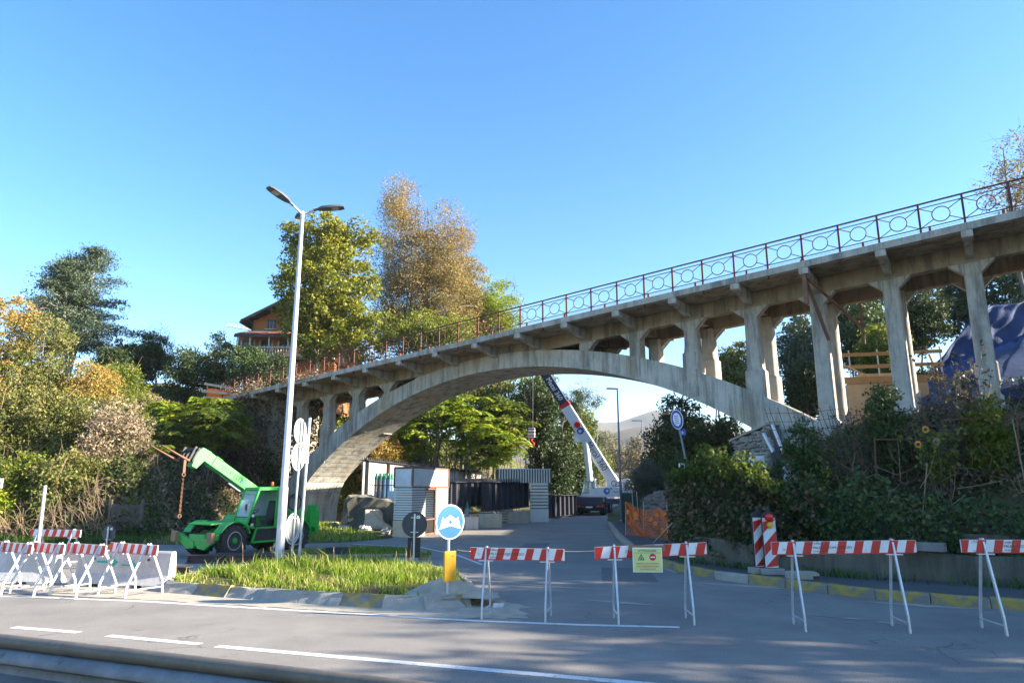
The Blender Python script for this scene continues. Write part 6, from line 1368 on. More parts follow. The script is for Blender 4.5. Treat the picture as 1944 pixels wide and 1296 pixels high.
for s_ in (-1, 1):
    e = (xl - ov, eave - ov * sl_) if s_ < 0 else (xr + ov, eave - ov * sl_)
    rs.prism([(ax_, -1.0, apex), (e[0], -1.0, e[1]), (e[0], -1.0, e[1] + .28), (ax_, -1.0, apex + .30)], (0, 11.2, 0))
rs = rs.build('roof', 'roof_dark', house); 
for s_, e in ((-1, xl), (1, xr)): MB().box((e + s_ * (ov + .02), 4.6, eave - ov * sl_ + .05), (.12, 11.2, .14)).build('gutter', 'roof_dark', rs)
for k in range(6):
    f = (k + .5) / 6; MB().box((xl - .4 + (ax_ - xl) * f, -.5, eave - .4 * sl_ + (apex - eave) * f - .06), (.12, 1.0, .14)).build('rafter', 'roof_dark', rs)
# porch roof with tile rows
pl, pr_ = lx_(462), lx_(640); zp0, zp1 = H(550, 646).z, H(550, 634).z + .12
pr = MB().prism([(pl, -2.1, zp0), (pl, -2.1, zp0 + .10), (pl, .05, zp1 + .1), (pl, .05, zp1)], (pr_ - pl, 0, 0)).build('porch_roof', 'roof_dark', house)
tm = MB().prism([(-.075, -2.16, zp0 + .105), (.075, -2.16, zp0 + .105), (.05, -2.16, zp0 + .17), (-.05, -2.16, zp0 + .17)], (0, 2.2, zp1 - zp0)).mesh('tile_row', 'roof_tile')
n = int((pr_ - pl) / .19)
for k in range(n): link('tile_row', tm, pr, (pl + .1 + k * (pr_ - pl - .2) / (n - 1), 0, 0))
MB().box(((pl + pr_) / 2, .02, zp1 + .12), (pr_ - pl - .8, .12, .18)).build('flashing', 'trim_pale', pr); MB().box(((pl + pr_) / 2, -2.1, zp0 - .06), (pr_ - pl, .14, .14)).build('fascia', 'roof_dark', pr)
def window(x0, x1, y0, y1, yface, sill=True):
    a_, b_ = lx_(x0), lx_(x1); z0_, z1_ = H(550, y1).z, H(550, y0).z; w_ = MB(); c = (a_ + b_) / 2
    for bx in ((a_ + .06, .12), (b_ - .06, .12), (c, .10)): w_.box((bx[0], yface - .03, (z0_ + z1_) / 2), (bx[1], .10, z1_ - z0_))
    w_.box((c, yface - .03, z1_ - .06), (b_ - a_, .10, .12)); w_.box((c, yface - .03, z0_ + .05), (b_ - a_, .10, .10)); w_ = w_.build('window', 'lamp_dark', house)
    for s_ in (-1, 1): MB().box((c + s_ * (b_ - a_) / 4, yface - .012, (z0_ + z1_) / 2), ((b_ - a_) / 2 - .12, .02, z1_ - z0_ - .2)).build('pane', 'glass_dark', w_)
    if sill: MB().box((c, yface - .10, z0_ - .06), (b_ - a_ + .3, .28, .09)).build('sill', 'trim_pale', w_)
    for xx in (a_ - .1, b_ + .1): MB().box((xx, yface - .02, (z0_ + z1_) / 2), (.14, .06, z1_ - z0_ + .1)).build('surround', 'trim_pale', w_) if not sill else None
yf2 = -.30
window(506, 521, 607, 624, 0.); window(538, 552, 607, 624, 0.)
window(464, 484, 648, 661, yf2, False); window(499, 518, 648, 667, yf2, False); window(534, 554, 648, 666, yf2, False); window(575, 592, 648, 666, yf2, False); window(548, 565, 688, 708, -.30, False)
# balcony with balusters
bxl, bxr = lx_(491), lx_(640); bz0, bz1 = H(550, 679).z, H(550, 666).z
bal = MB().box(((bxl + bxr) / 2, -1.05, bz0 - .12), (bxr - bxl, 1.7, .24)).build('balcony', 'trim_pale', house); MB().box(((bxl + bxr) / 2, -1.82, bz1), (bxr - bxl, .16, .09)).build('handrail', 'trim_pale', bal)
blm = MB().lathe([(.05, 0), (.05, .08), (.035, .12), (.07, .28), (.035, .48), (.05, .54), (.05, bz1 - bz0)], n=8).mesh('baluster', 'trim_pale')
n = int((bxr - bxl) / .24)
for k in range(n): link('baluster', blm, bal, (bxl + .1 + k * (bxr - bxl - .2) / (n - 1), -1.82, bz0))
for xx in (lx_(490), lx_(525), lx_(560), lx_(600)): MB().tube([(xx, -1.75, bz1), (xx, -1.9, zp0)], .08, 10).build('porch_post', 'trim_pale', house)
MB().tube([(lx_(455) - .05, -.38, zmid), (lx_(455) - .05, -.38, zup)], .05, 8).tube([(xl + .08, -.06, zup), (xl + .08, -.06, eave)], .05, 8).build('downpipe', 'panel_green', house)
# jib of a distant tower crane
tc0 = at_y(430, 619, 140); tc1 = at_y(500, 637, 140)
tcr = thing('tower_crane', 'distant white tower crane jib showing left of the house', 'tower crane', (tc1.x + 4, 140, hz(tc1.x + 4, 140))); bz = tc1.z - tcr.location.z
MB().bar((0, 0, 0), (0, 0, bz + 2), 1.0).build('mast', 'crane_white', tcr)
jb = MB(); p, q = Vector((tc0.x - tcr.location.x, 0, tc0.z - tcr.location.z)), Vector((0, 0, bz))
for o_ in (Vector((0, -.3, 0)), Vector((0, .3, 0)), Vector((0, 0, .6))): jb.bar(p + o_, q + o_, .14)
for k in range(14): jb.bar(p.lerp(q, k / 14) + Vector((0, -.3, 0)), p.lerp(q, (k + .5) / 14) + Vector((0, 0, .6)), .08); jb.bar(p.lerp(q, (k + .5) / 14) + Vector((0, 0, .6)), p.lerp(q, (k + 1) / 14) + Vector((0, .3, 0)), .08)
jb.build('jib', 'crane_white', tcr)
# ------------------------------------------------------------------ right bank: wall, planks, fences, site bits
WL = resample([(5.35, 21.6), (5.45, 21.0), (6.5, 19.2), (8.15, 17.7), (10.8, 16.0), (20, 12.1), (34, 7.4)], .5)
wt = thing('retaining_wall', 'low stained concrete retaining wall along the pavement', 'wall', (10.8, 16.0, 0)); o_ = Vector((10.8, 16, 0)); mb = MB(); V = []
for i, p in enumerate(WL):
    d_ = (WL[min(i + 1, len(WL) - 1)] - WL[max(i - 1, 0)]).normalized(); n_ = Vector((-d_.y, d_.x, 0)); h_ = .80 + .05 * math.sin(i * .7)
    V += [p - o_ + Vector((0, 0, -.1)), p - o_ + Vector((0, 0, h_)), p - o_ + n_ * .32 + Vector((0, 0, h_)), p - o_ + n_ * .32 + Vector((0, 0, -.1))]
mb.add(V, [(4 * k + j, 4 * k + (j + 1) % 4, 4 * k + 4 + (j + 1) % 4, 4 * k + 4 + j) for k in range(len(WL) - 1) for j in range(4)] + [(0, 1, 2, 3)]); mb.build('wall_body', 'wall_concrete', wt, bevel=.015)
for i, (px0, px1, y0, y1, Yc, mt, lb) in enumerate(((1740, 1990, 990, 1008, 17.1, 'timber_old', 'long grey weathered plank lying on the bank above the wall'), (1700, 1800, 1026, 1042, 16.9, 'stone_dark', 'pale broken masonry strip set on top of the low wall'), (1820, 1960, 1012, 1026, 16.6, 'timber_old', 'second dark plank just above the masonry strip'))):
    a_, b_ = at_y(px0, y1, Yc), at_y(px1, y1, Yc - .35); h_ = at_y(px0, y0, Yc).z - a_.z
    t = thing('plank', lb, 'plank', (a_.x, Yc, a_.z), math.atan2(-.9, b_.x - a_.x)); MB().box(((b_.x - a_.x) / 2, 0, h_ / 2), (b_.x - a_.x, .07 if i != 1 else .25, h_)).build('board', mt, t, bevel=.008)
# leaning panels of rusty reinforcing mesh used as a fence
def mesh_panel(label, p0, p1, z0, z1, nv, nh, lean, seed):
    rng = np.random.default_rng(seed); p0, p1 = Vector(p0), Vector(p1); t = thing('mesh_fence', label, 'fence', ((p0 + p1) / 2).to_tuple()[:2] + (z0,), 0, 'rusty mesh panels'); o_ = Vector(t.location); ld = Vector((p1 - p0)).normalized()
    for k in range(nv):
        p = p0.lerp(p1, k / (nv - 1)); j = rng.normal(size=2) * .05
        MB().tube([Vector((p.x, p.y, z0 - .2)) - o_, Vector((p.x + ld.x * (lean + j[0]), p.y + ld.y * (lean + j[0]) + j[1], z1 + rng.normal() * .12)) - o_], .011, 5).build('upright_bar', 'rebar', t)
    for k in range(nh):
        f = (k + .5) / nh; z_ = z0 + (z1 - z0) * f; a_ = p0 + ld * lean * f; b_ = p1 + ld * lean * f
        MB().tube([Vector((a_.x, a_.y, z_)) - o_, Vector(((a_.x + b_.x) / 2, (a_.y + b_.y) / 2, z_ - .03)) - o_, Vector((b_.x, b_.y, z_ + .05)) - o_], .008, 4).build('cross_bar', 'rebar', t)
    return t
a_, b_ = at_y(1500, 870, 21.0), at_y(1645, 870, 20.2)
mesh_panel('leaning rusty mesh panel in front of the arch springing', (a_.x, 21.0, 0), (b_.x, 20.2, 0), 2.3, 4.65, 11, 9, -.62, 1)
a_, b_ = at_y(1600, 850, 20.6), at_y(1790, 850, 19.2)
mesh_panel('lighter mesh panel before the plywood formwork', (a_.x, 20.6, 0), (b_.x, 19.2, 0), 2.4, 4.55, 9, 7, -.35, 2)
ff = thing('pipe_fence', 'dark rusty pipe frame fence behind the dried sunflowers', 'fence', (at_y(1790, 850, 19).x, 19, 2.6)); o_ = Vector(ff.location)
for p, q in (((1790, 798, 19), (1990, 782, 17.6)), ((1660, 834, 19.6), (1790, 833, 19)), ((1790, 832, 19), (1990, 778, 17.6)), ((1790, 796, 19), (1800, 900, 19)), ((1930, 786, 18), (1936, 880, 18)), ((1660, 830, 19.6), (1664, 900, 19.6))):
    MB().tube([at_y(*p) - o_, at_y(*q) - o_], .02, 6).build('pipe', 'rebar', ff)
for i, (a_, b_, Y, lb) in enumerate((((1449, 822), (1468, 858), 22.3, 'shorter leaning zinc pipe beside the ivy pillar'), ((1466, 806), (1488, 860), 22.0, 'longer leaning zinc pipe against the mesh panel'))):
    p, q = at_y(*a_, Y), at_y(*b_, Y - .3); t = thing('zinc_pipe', lb, 'pipe', (q.x, q.y, q.z)); MB().tube([(0, 0, 0), p - q], .055, 12).tube([(p - q) * .97, (p - q) * 1.0], .062, 12).build('tube', 'galvanised', t, smooth=True)
p = at_y(1435, 872, 21.6); t = thing('white_board', 'white board and thin rail showing above the ivy curtain', 'board', p); MB().box((0, 0, 0), (.52, .03, .22)).build('panel', 'sign_white', t); MB().tube([(-.3, 0, .16), (.35, 0, .20)], .014, 6).build('rail', 'pole_white', t)
p = at_y(1300, 886, 23.0); t = thing('white_board', 'rust stained white plate at the foot of the tilted blue sign', 'board', p); MB().box((0, 0, 0), (.40, .02, .24)).build('panel', 'paint_white', t)
# folded parasol cloth
rng = np.random.default_rng(77); p = at_y(1497, 868, 20.6); t = thing('parasol', 'folded white and purple parasol hanging in the wire fence', 'parasol', (p.x, p.y, p.z - 1.0)); nU, nV_ = 30, 16; V = []
for i in range(nV_):
    f = i / (nV_ - 1)
    for j in range(nU + 1):
        a = 2 * math.pi * (j % nU) / nU; r_ = (.05 + .16 * math.sin(min(1, f * 1.15) * math.pi) ** .8 * (1.4 if f > .55 else .8)) * (1 + .35 * math.sin(a * 5 + f * 3)); V.append((r_ * math.cos(a) + .25 * f * f, r_ * .6 * math.sin(a), .05 + f * 1.05))
o = grid_mesh('cloth', V, nV_, nU + 1, 'paper_white', t); MB().tube([(0, 0, -.25), (.03, 0, 1.15)], .014, 8).build('pole', 'pole_white', t)
surf('cloth_purple', (.10, .03, .30), None, .8, 4); st_ = MB(); st_.tube([(.05, -.14, .72), (.22, -.17, .85), (.34, -.16, .98)], .022, 6); st_.build('purple_stripe', 'cloth_purple', t)
# tilted blue oval sign
nf = Vector((-.80, -.60, 0)).normalized(); Ys = 23.6; p0 = at_y(1307, 900, Ys); p1 = at_y(1283, 778, Ys)
ts = thing('road_sign', 'tilted blue oval sign with a stepped white symbol over a small blue plate', 'road sign', (p0.x, Ys, hz(p0.x, Ys))); o_ = Vector(ts.location); ax_d = (p1 - p0).normalized()
MB().tube([p0 - ax_d * 1.4 - o_, p1 - o_], .035, 10).build('post', 'pole_steel', ts, smooth=True)
xs_ = nf.cross(ax_d).normalized(); 
def sd(c, pts, th, off): return [Vector(c) + xs_ * a * (1 if xs_.x > 0 else -1) + ax_d * b_ + nf * off for a, b_ in pts]
c_ = at_y(1287, 796, Ys) - o_; el = [(math.cos(a) * .26, math.sin(a) * .34) for a in np.linspace(0, 2 * math.pi, 32, endpoint=False)]
pl = MB().prism(sd(c_, el, 0, .04), nf * .015).build('sign_plate', 'sign_white', ts); MB().prism(sd(c_, [(a * .93, b_ * .93) for a, b_ in el], 0, .056), nf * .002).build('blue_field', 'sign_darkblue', pl)
MB().prism(sd(c_, [(math.cos(a) * .17, math.sin(a) * .24) for a in np.linspace(0, 2 * math.pi, 8, endpoint=False)], 0, .059), nf * .002).build('white_symbol', 'sign_white', pl)
q_ = MB()
for k in range(5): q_.prism(sd(c_, [(-.10, -.15 + k * .065), (.08, -.15 + k * .065), (.08, -.125 + k * .065), (-.10, -.125 + k * .065)], 0, .0615), nf * .002)
q_.build('symbol_bars', 'sign_darkblue', pl)
c2_ = at_y(1297, 821, Ys) - o_; pl2 = MB().prism(sd(c2_, [(-.14, -.11), (.14, -.11), (.14, .11), (-.14, .11)], 0, .04), nf * .012).build('lower_plate', 'sign_darkblue', ts)
q_ = MB()
for a in (0, 60, 120): d_ = (math.cos(R(a)) * .07, math.sin(R(a)) * .07); q_.prism(sd(c2_, [(-d_[0] - d_[1] * .12, -d_[1] + d_[0] * .12), (d_[0] - d_[1] * .12, d_[1] + d_[0] * .12), (d_[0] + d_[1] * .12, d_[1] - d_[0] * .12), (-d_[0] + d_[1] * .12, -d_[1] - d_[0] * .12)], 0, .053 + a * 2e-5), nf * .001)
q_.build('snowflake', 'sign_white', pl2)
# chevron delineator panels with warning lamps
def delineator(px, py, rz, label, lamps):
    p = at_z(px, py, .16); t = thing('chevron_panel', label, 'traffic panel', (p.x, p.y, .16), rz, 'chevron panels'); W, Hh = .36, 1.40; th_ = .05
    MB().box((0, .05, .075), (.56, .34, .15)).build('foot_block', 'kerb_concrete', t, bevel=.02)
    b_ = MB(); b_.prism([(-W / 2, 0, .15), (W / 2, 0, .15), (W / 2, 0, Hh), (W / 2 - .10, 0, Hh + .12), (-W / 2 + .10, 0, Hh + .12), (-W / 2, 0, Hh)], (0, th_, 0)); b_.box((0, th_ / 2, Hh + .18), (.08, .05, .14)); bo = b_.build('frame', 'machine_black', t, bevel=.006)
    f = MB(); f.m = 0; f.box((0, -.004, .15 + (Hh - .17) / 2), (W - .045, .006, Hh - .20)); f.m = 1; x0_, x1_ = -W / 2 + .025, W / 2 - .025; zl, zh = .17, Hh - .055
    for k in range(4):
        zA = zl - .30 + k * .56; q = [(x0_, zA), (x1_, zA + .34), (x1_, zA + .62), (x0_, zA + .28)]
        q = [(x, min(max(z_, zl), zh)) for x, z_ in q]
        if q[2][1] - q[1][1] > .01 or q[3][1] - q[0][1] > .01: f.prism([(x, -.0095, z_) for x, z_ in q], (0, .003, 0))
    f.build('striped_face', ['paint_white', 'paint_red'], bo)
    if lamps:
        MB().lathe([(.02, -.11), (.085, -.10), (.105, -.05), (.105, 0), (.09, .02), (.02, .03)], (.0, -.01, Hh - .02), 'y', 20).build('red_lamp', 'lens_red', t, smooth=True); MB().lathe([(.02, -.10), (.07, -.09), (.08, -.04), (.07, .0), (.02, .0)], (.01, -.01, Hh - .21), 'y', 18).build('yellow_lamp', 'lens_yellow', t, smooth=True)
    return t
delineator(1447, 1088, R(8), 'chevron panel without lamps behind the lit one', False); delineator(1467, 1090, R(-4), 'chevron panel with red and yellow warning lamps', True)
p = at_z(1523, 1098, .16); t = thing('foot_block', 'empty concrete sign foot on the pavement behind the barrier', 'concrete block', (p.x, p.y, .16), R(-8)); MB().prism([(-.36, -.16, 0), (.36, -.16, 0), (.36, -.16, .14), (.30, -.16, .17), (-.30, -.16, .17), (-.36, -.16, .14)], (0, .32, 0)).build('block', 'kerb_concrete', t, bevel=.015); MB().box((.28, -.161, .05), (.14, .02, .07)).build('grip_slot', 'print_dark', t)
# orange plastic net on canes
p = at_z(1222, 1022, .1); nt0 = thing('safety_net', 'torn orange plastic safety net sagging on canes at the pavement edge', 'safety net', (p.x - .62, p.y + 1.2, .08), R(-58)); rng = np.random.default_rng(9)
LN, HN = 2.6, 1.45
def npnt(u, v): return (u * LN, .16 * math.sin(u * 7 + v * 3) + .08 * math.sin(v * 9 + u * 4), .02 + v * HN * (1 - .22 * u + .08 * math.sin(u * 9)))
nm = MB()
for i in range(34): nm.tube([npnt(i / 33 + .012 * math.sin(k * 2.1 + i), k / 9) for k in range(10)], .010, 3, False)
for k in range(19): nm.tube([npnt(i / 20, k / 18 + .02 * math.sin(i * 1.7 + k)) for i in range(21)], .011, 3, False)
tag(nm.build('net', 'net_orange', nt0), kind='stuff'); rb = MB()
for k in range(14):
    u, v = rng.random(), rng.random() * .8; x_, y_, z_ = npnt(u, v); rb.prism([(x_, y_ - .03, z_), (x_ + .25, y_ - .03, z_ + .02), (x_ + .27, y_ - .04, z_ + .2), (x_ + .05, y_ - .04, z_ + .22)], (0, .004, 0))
rb.build('folded_net', 'net_orange', nt0)
for u in (0, .45, 1.0): MB().tube([(u * LN, .05, -.1), (u * LN + .04, .08, 1.55)], .016, 6).build('cane', 'timber_pale', nt0)
p, q = at_z(1238, 1032, .1), at_y(1287, 981, 25.5); t = thing('pole', 'thin pale pole leaning from the net up to the ivy', 'pole', p); MB().tube([(0, 0, 0), q - p], .022, 8).build('rod', 'timber_pale', t)
# dark green panels and rough stone wall behind
a_, b_ = at_y(1182, 990, 43.5), at_y(1217, 990, 42.0); z1_ = at_y(1200, 935, 43).z
gp = thing('site_hoarding', 'dark green sheet panels beside the slim street lamp', 'hoarding', (a_.x, 43.5, 0), math.atan2(-1.5, b_.x - a_.x)); L_ = math.hypot(b_.x - a_.x, 1.5)
for k in range(2): 
    pn = MB().box((L_ * (.25 + .5 * k), 0, z1_ / 2), (L_ / 2 - .02, .03, z1_)).build('panel', 'panel_green', gp)
    for j in range(6): MB().box((L_ * (.5 * k) + .08 + j * (L_ / 2 - .1) / 6, -.02, z1_ / 2), (.03, .02, z1_ - .02)).build('rib', 'panel_green', pn)
for k in range(2): p = at_y(1204 + k * 9, 985, 40.5); t = thing('stake', ('pale thin stake standing before the green panels', 'second thin stake nearer the stone wall')[k], 'stake', (p.x, 40.5, 0)); MB().tube([(0, 0, 0), (-.08, 0, 2.1 - .1 * k)], .018, 6).build('rod', 'galvanised', t)
def stone_wall(label, p, q, z0, ztop, size, mat, seed, depth=.4):
    rng = np.random.default_rng(seed); p, q = Vector(p), Vector(q); L = (q - p).length; t = thing('stone_wall', label, 'wall', (p.x, p.y, z0), math.atan2(q.y - p.y, q.x - p.x)); H1 = ztop[1] - z0; H0 = ztop[0] - z0
    MB().prism([(0, .06, -.3), (L, .06, -.3), (L, .06, H1 - .04), (0, .06, H0 - .04)], (0, depth, 0)).build('core', 'mortar', t); z_ = 0.; row = 0; cnt = 0
    while z_ < max(H0, H1):
        x = -rng.random() * size; h_ = size * rng.uniform(.55, .85)
        while x < L:
            w_ = size * rng.uniform(.7, 1.3); xc = x + w_ / 2; zs = z_; z_ = zs + h_ * rng.uniform(-.22, .22)
            if 0 < xc < L and z_ + h_ < H0 + (H1 - H0) * xc / L + .05 and cnt < 290:
                s_ = MB(); a, b_ = w_ / 2 - .012, h_ / 2 - .012; j = lambda: float(rng.normal()) * size * .11
                fr = [(xc - a + j(), 0.03, z_ + h_ / 2 - b_ + j()), (xc + a + j(), .03, z_ + h_ / 2 - b_ + j()), (xc + a + j(), .03, z_ + h_ / 2 + b_ + j()), (xc - a + j(), .03, z_ + h_ / 2 + b_ + j())]; ce = Vector((xc, 0, z_ + h_ / 2)); V = [Vector(f_).lerp(ce, .25) - Vector((0, .05 + abs(j()), 0)) for f_ in fr] + [Vector(f_) for f_ in fr] + [Vector(f_) + Vector((0, .12, 0)) for f_ in fr]
                s_.add(V, [(0, 1, 2, 3)] + [(k, k + 4, (k + 1) % 4 + 4, (k + 1) % 4) for k in range(4)] + [(k + 4, k + 8, (k + 1) % 4 + 8, (k + 1) % 4 + 4) for k in range(4)]); s_.build('stone', mat, t); cnt += 1
            x += w_; z_ = zs
        z_ += h_
    return t
a_, b_ = at_y(1226, 985, 39), at_y(1272, 985, 36.5)
stone_wall('rough grey fieldstone wall below the olive shrub', (a_.x, 39, 0), (b_.x, 36.5, 0), 0.05, (at_y(1230, 940, 39).z, at_y(1270, 925, 36.5).z), .27, 'stone_dark', 3)
a_, b_ = at_y(1392, 850, 29.5), at_y(1462, 850, 26.6)
sw = stone_wall('brown rubble wall with sloping coping under the right arch haunch', (a_.x, 29.5, 0), (b_.x, 26.6, 0), 2.6, (at_y(1392, 838, 29.5).z, at_y(1462, 806, 26.6).z), .20, 'stone_pale', 4); L_ = math.hypot(b_.x - a_.x, 2.9); h0_, h1_ = at_y(1392, 838, 29.5).z - 2.6, at_y(1462, 806, 26.6).z - 2.6
MB().prism([(-.2, -.08, h0_), (L_, -.08, h1_), (L_, -.08, h1_ + .09), (-.2, -.08, h0_ + .09)], (0, .6, 0)).build('coping', 'kerb_concrete', sw)
# plywood formwork with timber guard rails beyond the columns
Yf = 30.5
def F_(px, py, Y=Yf): return at_y(px, py, Y)
x0_, x1_ = F_(1612, 770).x, F_(1790, 770).x; fz0 = 4.2
fw = thing('formwork', 'plywood concrete formwork box with timber guard boards behind the columns', 'formwork', (x0_, Yf, fz0), R(-14)); Lw = x1_ - x0_; zt_ = F_(1650, 727).z - fz0
np_ = 4
for k in range(np_): MB().box((Lw * .78 * (k + .5) / np_, 0, zt_ / 2), (Lw * .78 / np_ - .012, .04, zt_)).build('plywood_sheet', 'plywood', fw)
MB().prism([(0, .05, 0), (Lw * .78, .05, 0), (Lw * .78, .05, zt_ - .05), (0, .05, zt_ - .05)], (0, 2.2, 0)).build('core', 'new_concrete', fw)
MB().box((Lw * .46, -.07, zt_ + .10), (Lw * .98, .09, .30)).build('waling_beam', 'timber_new', fw, bevel=.006)
for dz in (.72, 1.28): MB().box((Lw * .46, -.02, zt_ + dz), (Lw * .98, .04, .16)).build('guard_board', 'timber_new', fw, bevel=.004)
MB().box((Lw * .40, .5, zt_ + .33), (Lw * .55, .9, .14)).build('walkway_board', 'timber_pale', fw)
for xx in (.05, .33, .62, .93): MB().box((Lw * xx, .03, zt_ + .75), (.05, .05, 1.5)).build('guard_post', 'galvanised', fw)
MB().bar((.1, -.05, zt_ + .75), (.9, -.1, zt_ + .25), .10, .05).bar((Lw * .82, -.06, zt_ + .7), (Lw * 1.05, -.1, zt_ - .8), .12, .05).bar((Lw * .84, .2, zt_ + 1.2), (Lw * .96, .8, zt_ + .2), .10, .05).build('brace', 'timber_pale', fw)
ws = thing('white_sheet', 'white plastic sheet stretched beside the formwork', 'sheet', F_(1752, 808, 29.6)); o_ = Vector(ws.location); n1 = 12; V = []
for i in range(n1):
    for j in range(n1):
        u, v = i / (n1 - 1), j / (n1 - 1); P = F_(1745 + 48 * u * (1 - v * .75), 806 - 66 * v + 20 * u * v, 29.6 + .5 * u) - o_; V.append((P.x, P.y + .06 * math.sin(u * 14 + v * 3), P.z))
o = grid_mesh('film', V, n1, n1, 'tarp_white', ws); so = o.modifiers.new('thickness', 'SOLIDIFY'); so.thickness = .004
# blue tarpaulin over the slope
tp = thing('tarpaulin', 'large wrinkled blue tarpaulin covering the excavated slope', 'tarpaulin', F_(1900, 790, 29.5)); o_ = Vector(tp.location); n1, n2 = 96, 40; V = []
for i in range(n1):
    for j in range(n2):
        u, v = i / (n1 - 1), j / (n2 - 1)
        pxl = 1692 + (1862 - 1692) * v + 560 * u * (1 - .1 * v); pyl = 800 - 215 * v ** .9 - 26 * v * math.sin(min(1, u * 2) * 1.5)
        rr = ray(pxl, pyl); Ys_ = np.linspace(24, 64, 60); zr = CAM_H + Ys_ / rr.y * rr.z; hit = np.nonzero(zr < height(Ys_ / rr.y * rr.x, Ys_) + .25)[0]; g_ = zr - height(Ys_ / rr.y * rr.x, Ys_) - .25; k_ = hit[0] if len(hit) else 0; Y = 40. if not len(hit) else (Ys_[0] if k_ == 0 else Ys_[k_ - 1] + (Ys_[k_] - Ys_[k_ - 1]) * g_[k_ - 1] / (g_[k_ - 1] - g_[k_] + 1e-9))
        P = at_y(pxl, pyl, Y) - o_; w_ = .09 * math.sin(u * 52 + v * 6 + 2 * math.sin(v * 4)) + .06 * math.sin(u * 105 + v * 8 + math.sin(v * 9)) + .06 * math.sin(u * 23 + v * 31); V.append((P.x, P.y + w_, P.z + w_ * .6))
o = grid_mesh('sheet', V, n1, n2, 'tarp_blue', tp); so = o.modifiers.new('thickness', 'SOLIDIFY'); so.thickness = .006
for (p, q) in (((1860, 700, 30.6), (1990, 676, 31)), ((1880, 742, 30.2), (1990, 748, 30.4))): MB().tube([at_y(*p) - o_, at_y(*q) - o_], .04, 8).build('batten', 'timber_pale', tp)
# hill behind the tarpaulin is real soil
# dried sunflower bushes and flowers on the terrace
def dry_bush(x, y, h_, r_, seed, label, leaf='leaf_brown', n=26, per=9, size=.13, bend=.25):
    rng = np.random.default_rng(seed); z = hz(x, y); t = thing('dried_plant', label, 'plant', (x, y, z)); mb = MB(); P = []
    for k in range(n):
        a = rng.uniform(0, 2 * math.pi); rr = rng.random() ** .6 * r_; hh = h_ * rng.uniform(.6, 1.05); b0 = Vector((rng.normal() * .12, rng.normal() * .12, 0)); q = Vector((rr * math.cos(a), rr * math.sin(a), hh)); pts = limb(mb, b0, q, .013, .005, rng, .05, 6, 4)
        for m_ in range(per): f = rng.uniform(.3, 1); c = pts[0].lerp(pts[-1], f); P.append(tuple(c + Vector(rng.normal(size=3)) * .06))
        for m_ in range(2): c = pts[-2].lerp(pts[-1], rng.random()); e = c + Vector(rng.normal(size=3)) * .22; limb(mb, c, e, .006, .004, rng, .05, 3, 3); mb.lathe([(.004, -.02), (.045, -.01), (.05, .012), (.004, .02)], tuple(e), 'z', 8); P += [tuple(e + Vector(rng.normal(size=3)) * .05) for _ in range(3)]
    mb.build('stalks', 'timber_old', t); link('leaves', leaves_mesh('leaves', np.array(P), size, leaf, rng, .6, droop=1.0), t); return t
p = at_y(1830, 800, 19.2); dry_bush(p.x, 19.2, 3.0, 1.05, 5, 'large dried brown sunflower bush with drooping seed heads', n=44, per=16)
p = at_y(1770, 800, 18.8); dry_bush(p.x, 18.8, 2.0, .7, 6, 'half green sunflower bush with open yellow flowers', 'leaf_green', 26, 22, .12)
p = at_y(1705, 800, 19.8); dry_bush(p.x, 19.8, 1.9, .18, 7, 'single upright leafy stalk before the plywood formwork', 'leaf_dark', 3, 26, .12)
p = at_y(1585, 800, 20.3); dry_bush(p.x, 20.3, 2.2, .22, 8, 'thin vine with pale leaves climbing the mesh near the strutted column', 'leaf_ivy', 4, 30, .09)
p = at_y(1520, 850, 20.0); dry_bush(p.x, 20.0, 1.7, .2, 9, 'yellowing vine on the left of the mesh panel', 'leaf_ochre', 4, 26, .09)
p = at_y(1560, 850, 20.0); dry_bush(p.x, 20.0, 1.6, .15, 10, 'narrow yellow green vine in the middle of the mesh panel', 'leaf_lime', 3, 30, .09)
for i, (px, py, m_) in enumerate(((1742, 843, 'petal'), (1777, 838, 'wood_brown'), (1756, 815, 'petal'))):
    p = at_y(px, py, 18.2); t = thing('sunflower', ('small yellow sunflower bloom lowest beside the pipe fence', 'faded brown sunflower head next to the pipe fence', 'orange tinted sunflower bloom in the half green bush')[i], 'flower', (p.x, 18.2, p.z - .5))
    q = MB()
    for k in range(14): a = 2 * math.pi * k / 14; q.prism([(math.cos(a) * .035, -.02, .5 + math.sin(a) * .035), (math.cos(a + .2) * .07, -.025, .5 + math.sin(a + .2) * .07), (math.cos(a) * .11, -.02, .5 + math.sin(a) * .11), (math.cos(a - .2) * .07, -.025, .5 + math.sin(a - .2) * .07)], (0, .004, 0))
    q.build('petals', m_, t); MB().lathe([(.005, -.03), (.04, -.025), (.045, 0), (.005, .01)], (0, -.01, .5), 'y', 14).build('seed_head', 'print_dark', t); MB().tube([(.05, .1, 0), (0, .02, .48)], .008, 5).build('stem', 'leaf_green', t)
# tall reed stakes
for i, (a_, b_, Y) in enumerate((((1922, 795), (1950, 930), 17.4), ((1760, 880), (1748, 960), 17.6))):
    p, q = at_y(*a_, Y), at_y(*b_, Y); t = thing('stake', ('yellow cane stake at the right end of the pipe fence', 'grey cane stake among the shaded plants')[i], 'stake', q); MB().tube([(0, 0, -.3), p - q], .016, 6).build('rod', 'twig_dry', t)

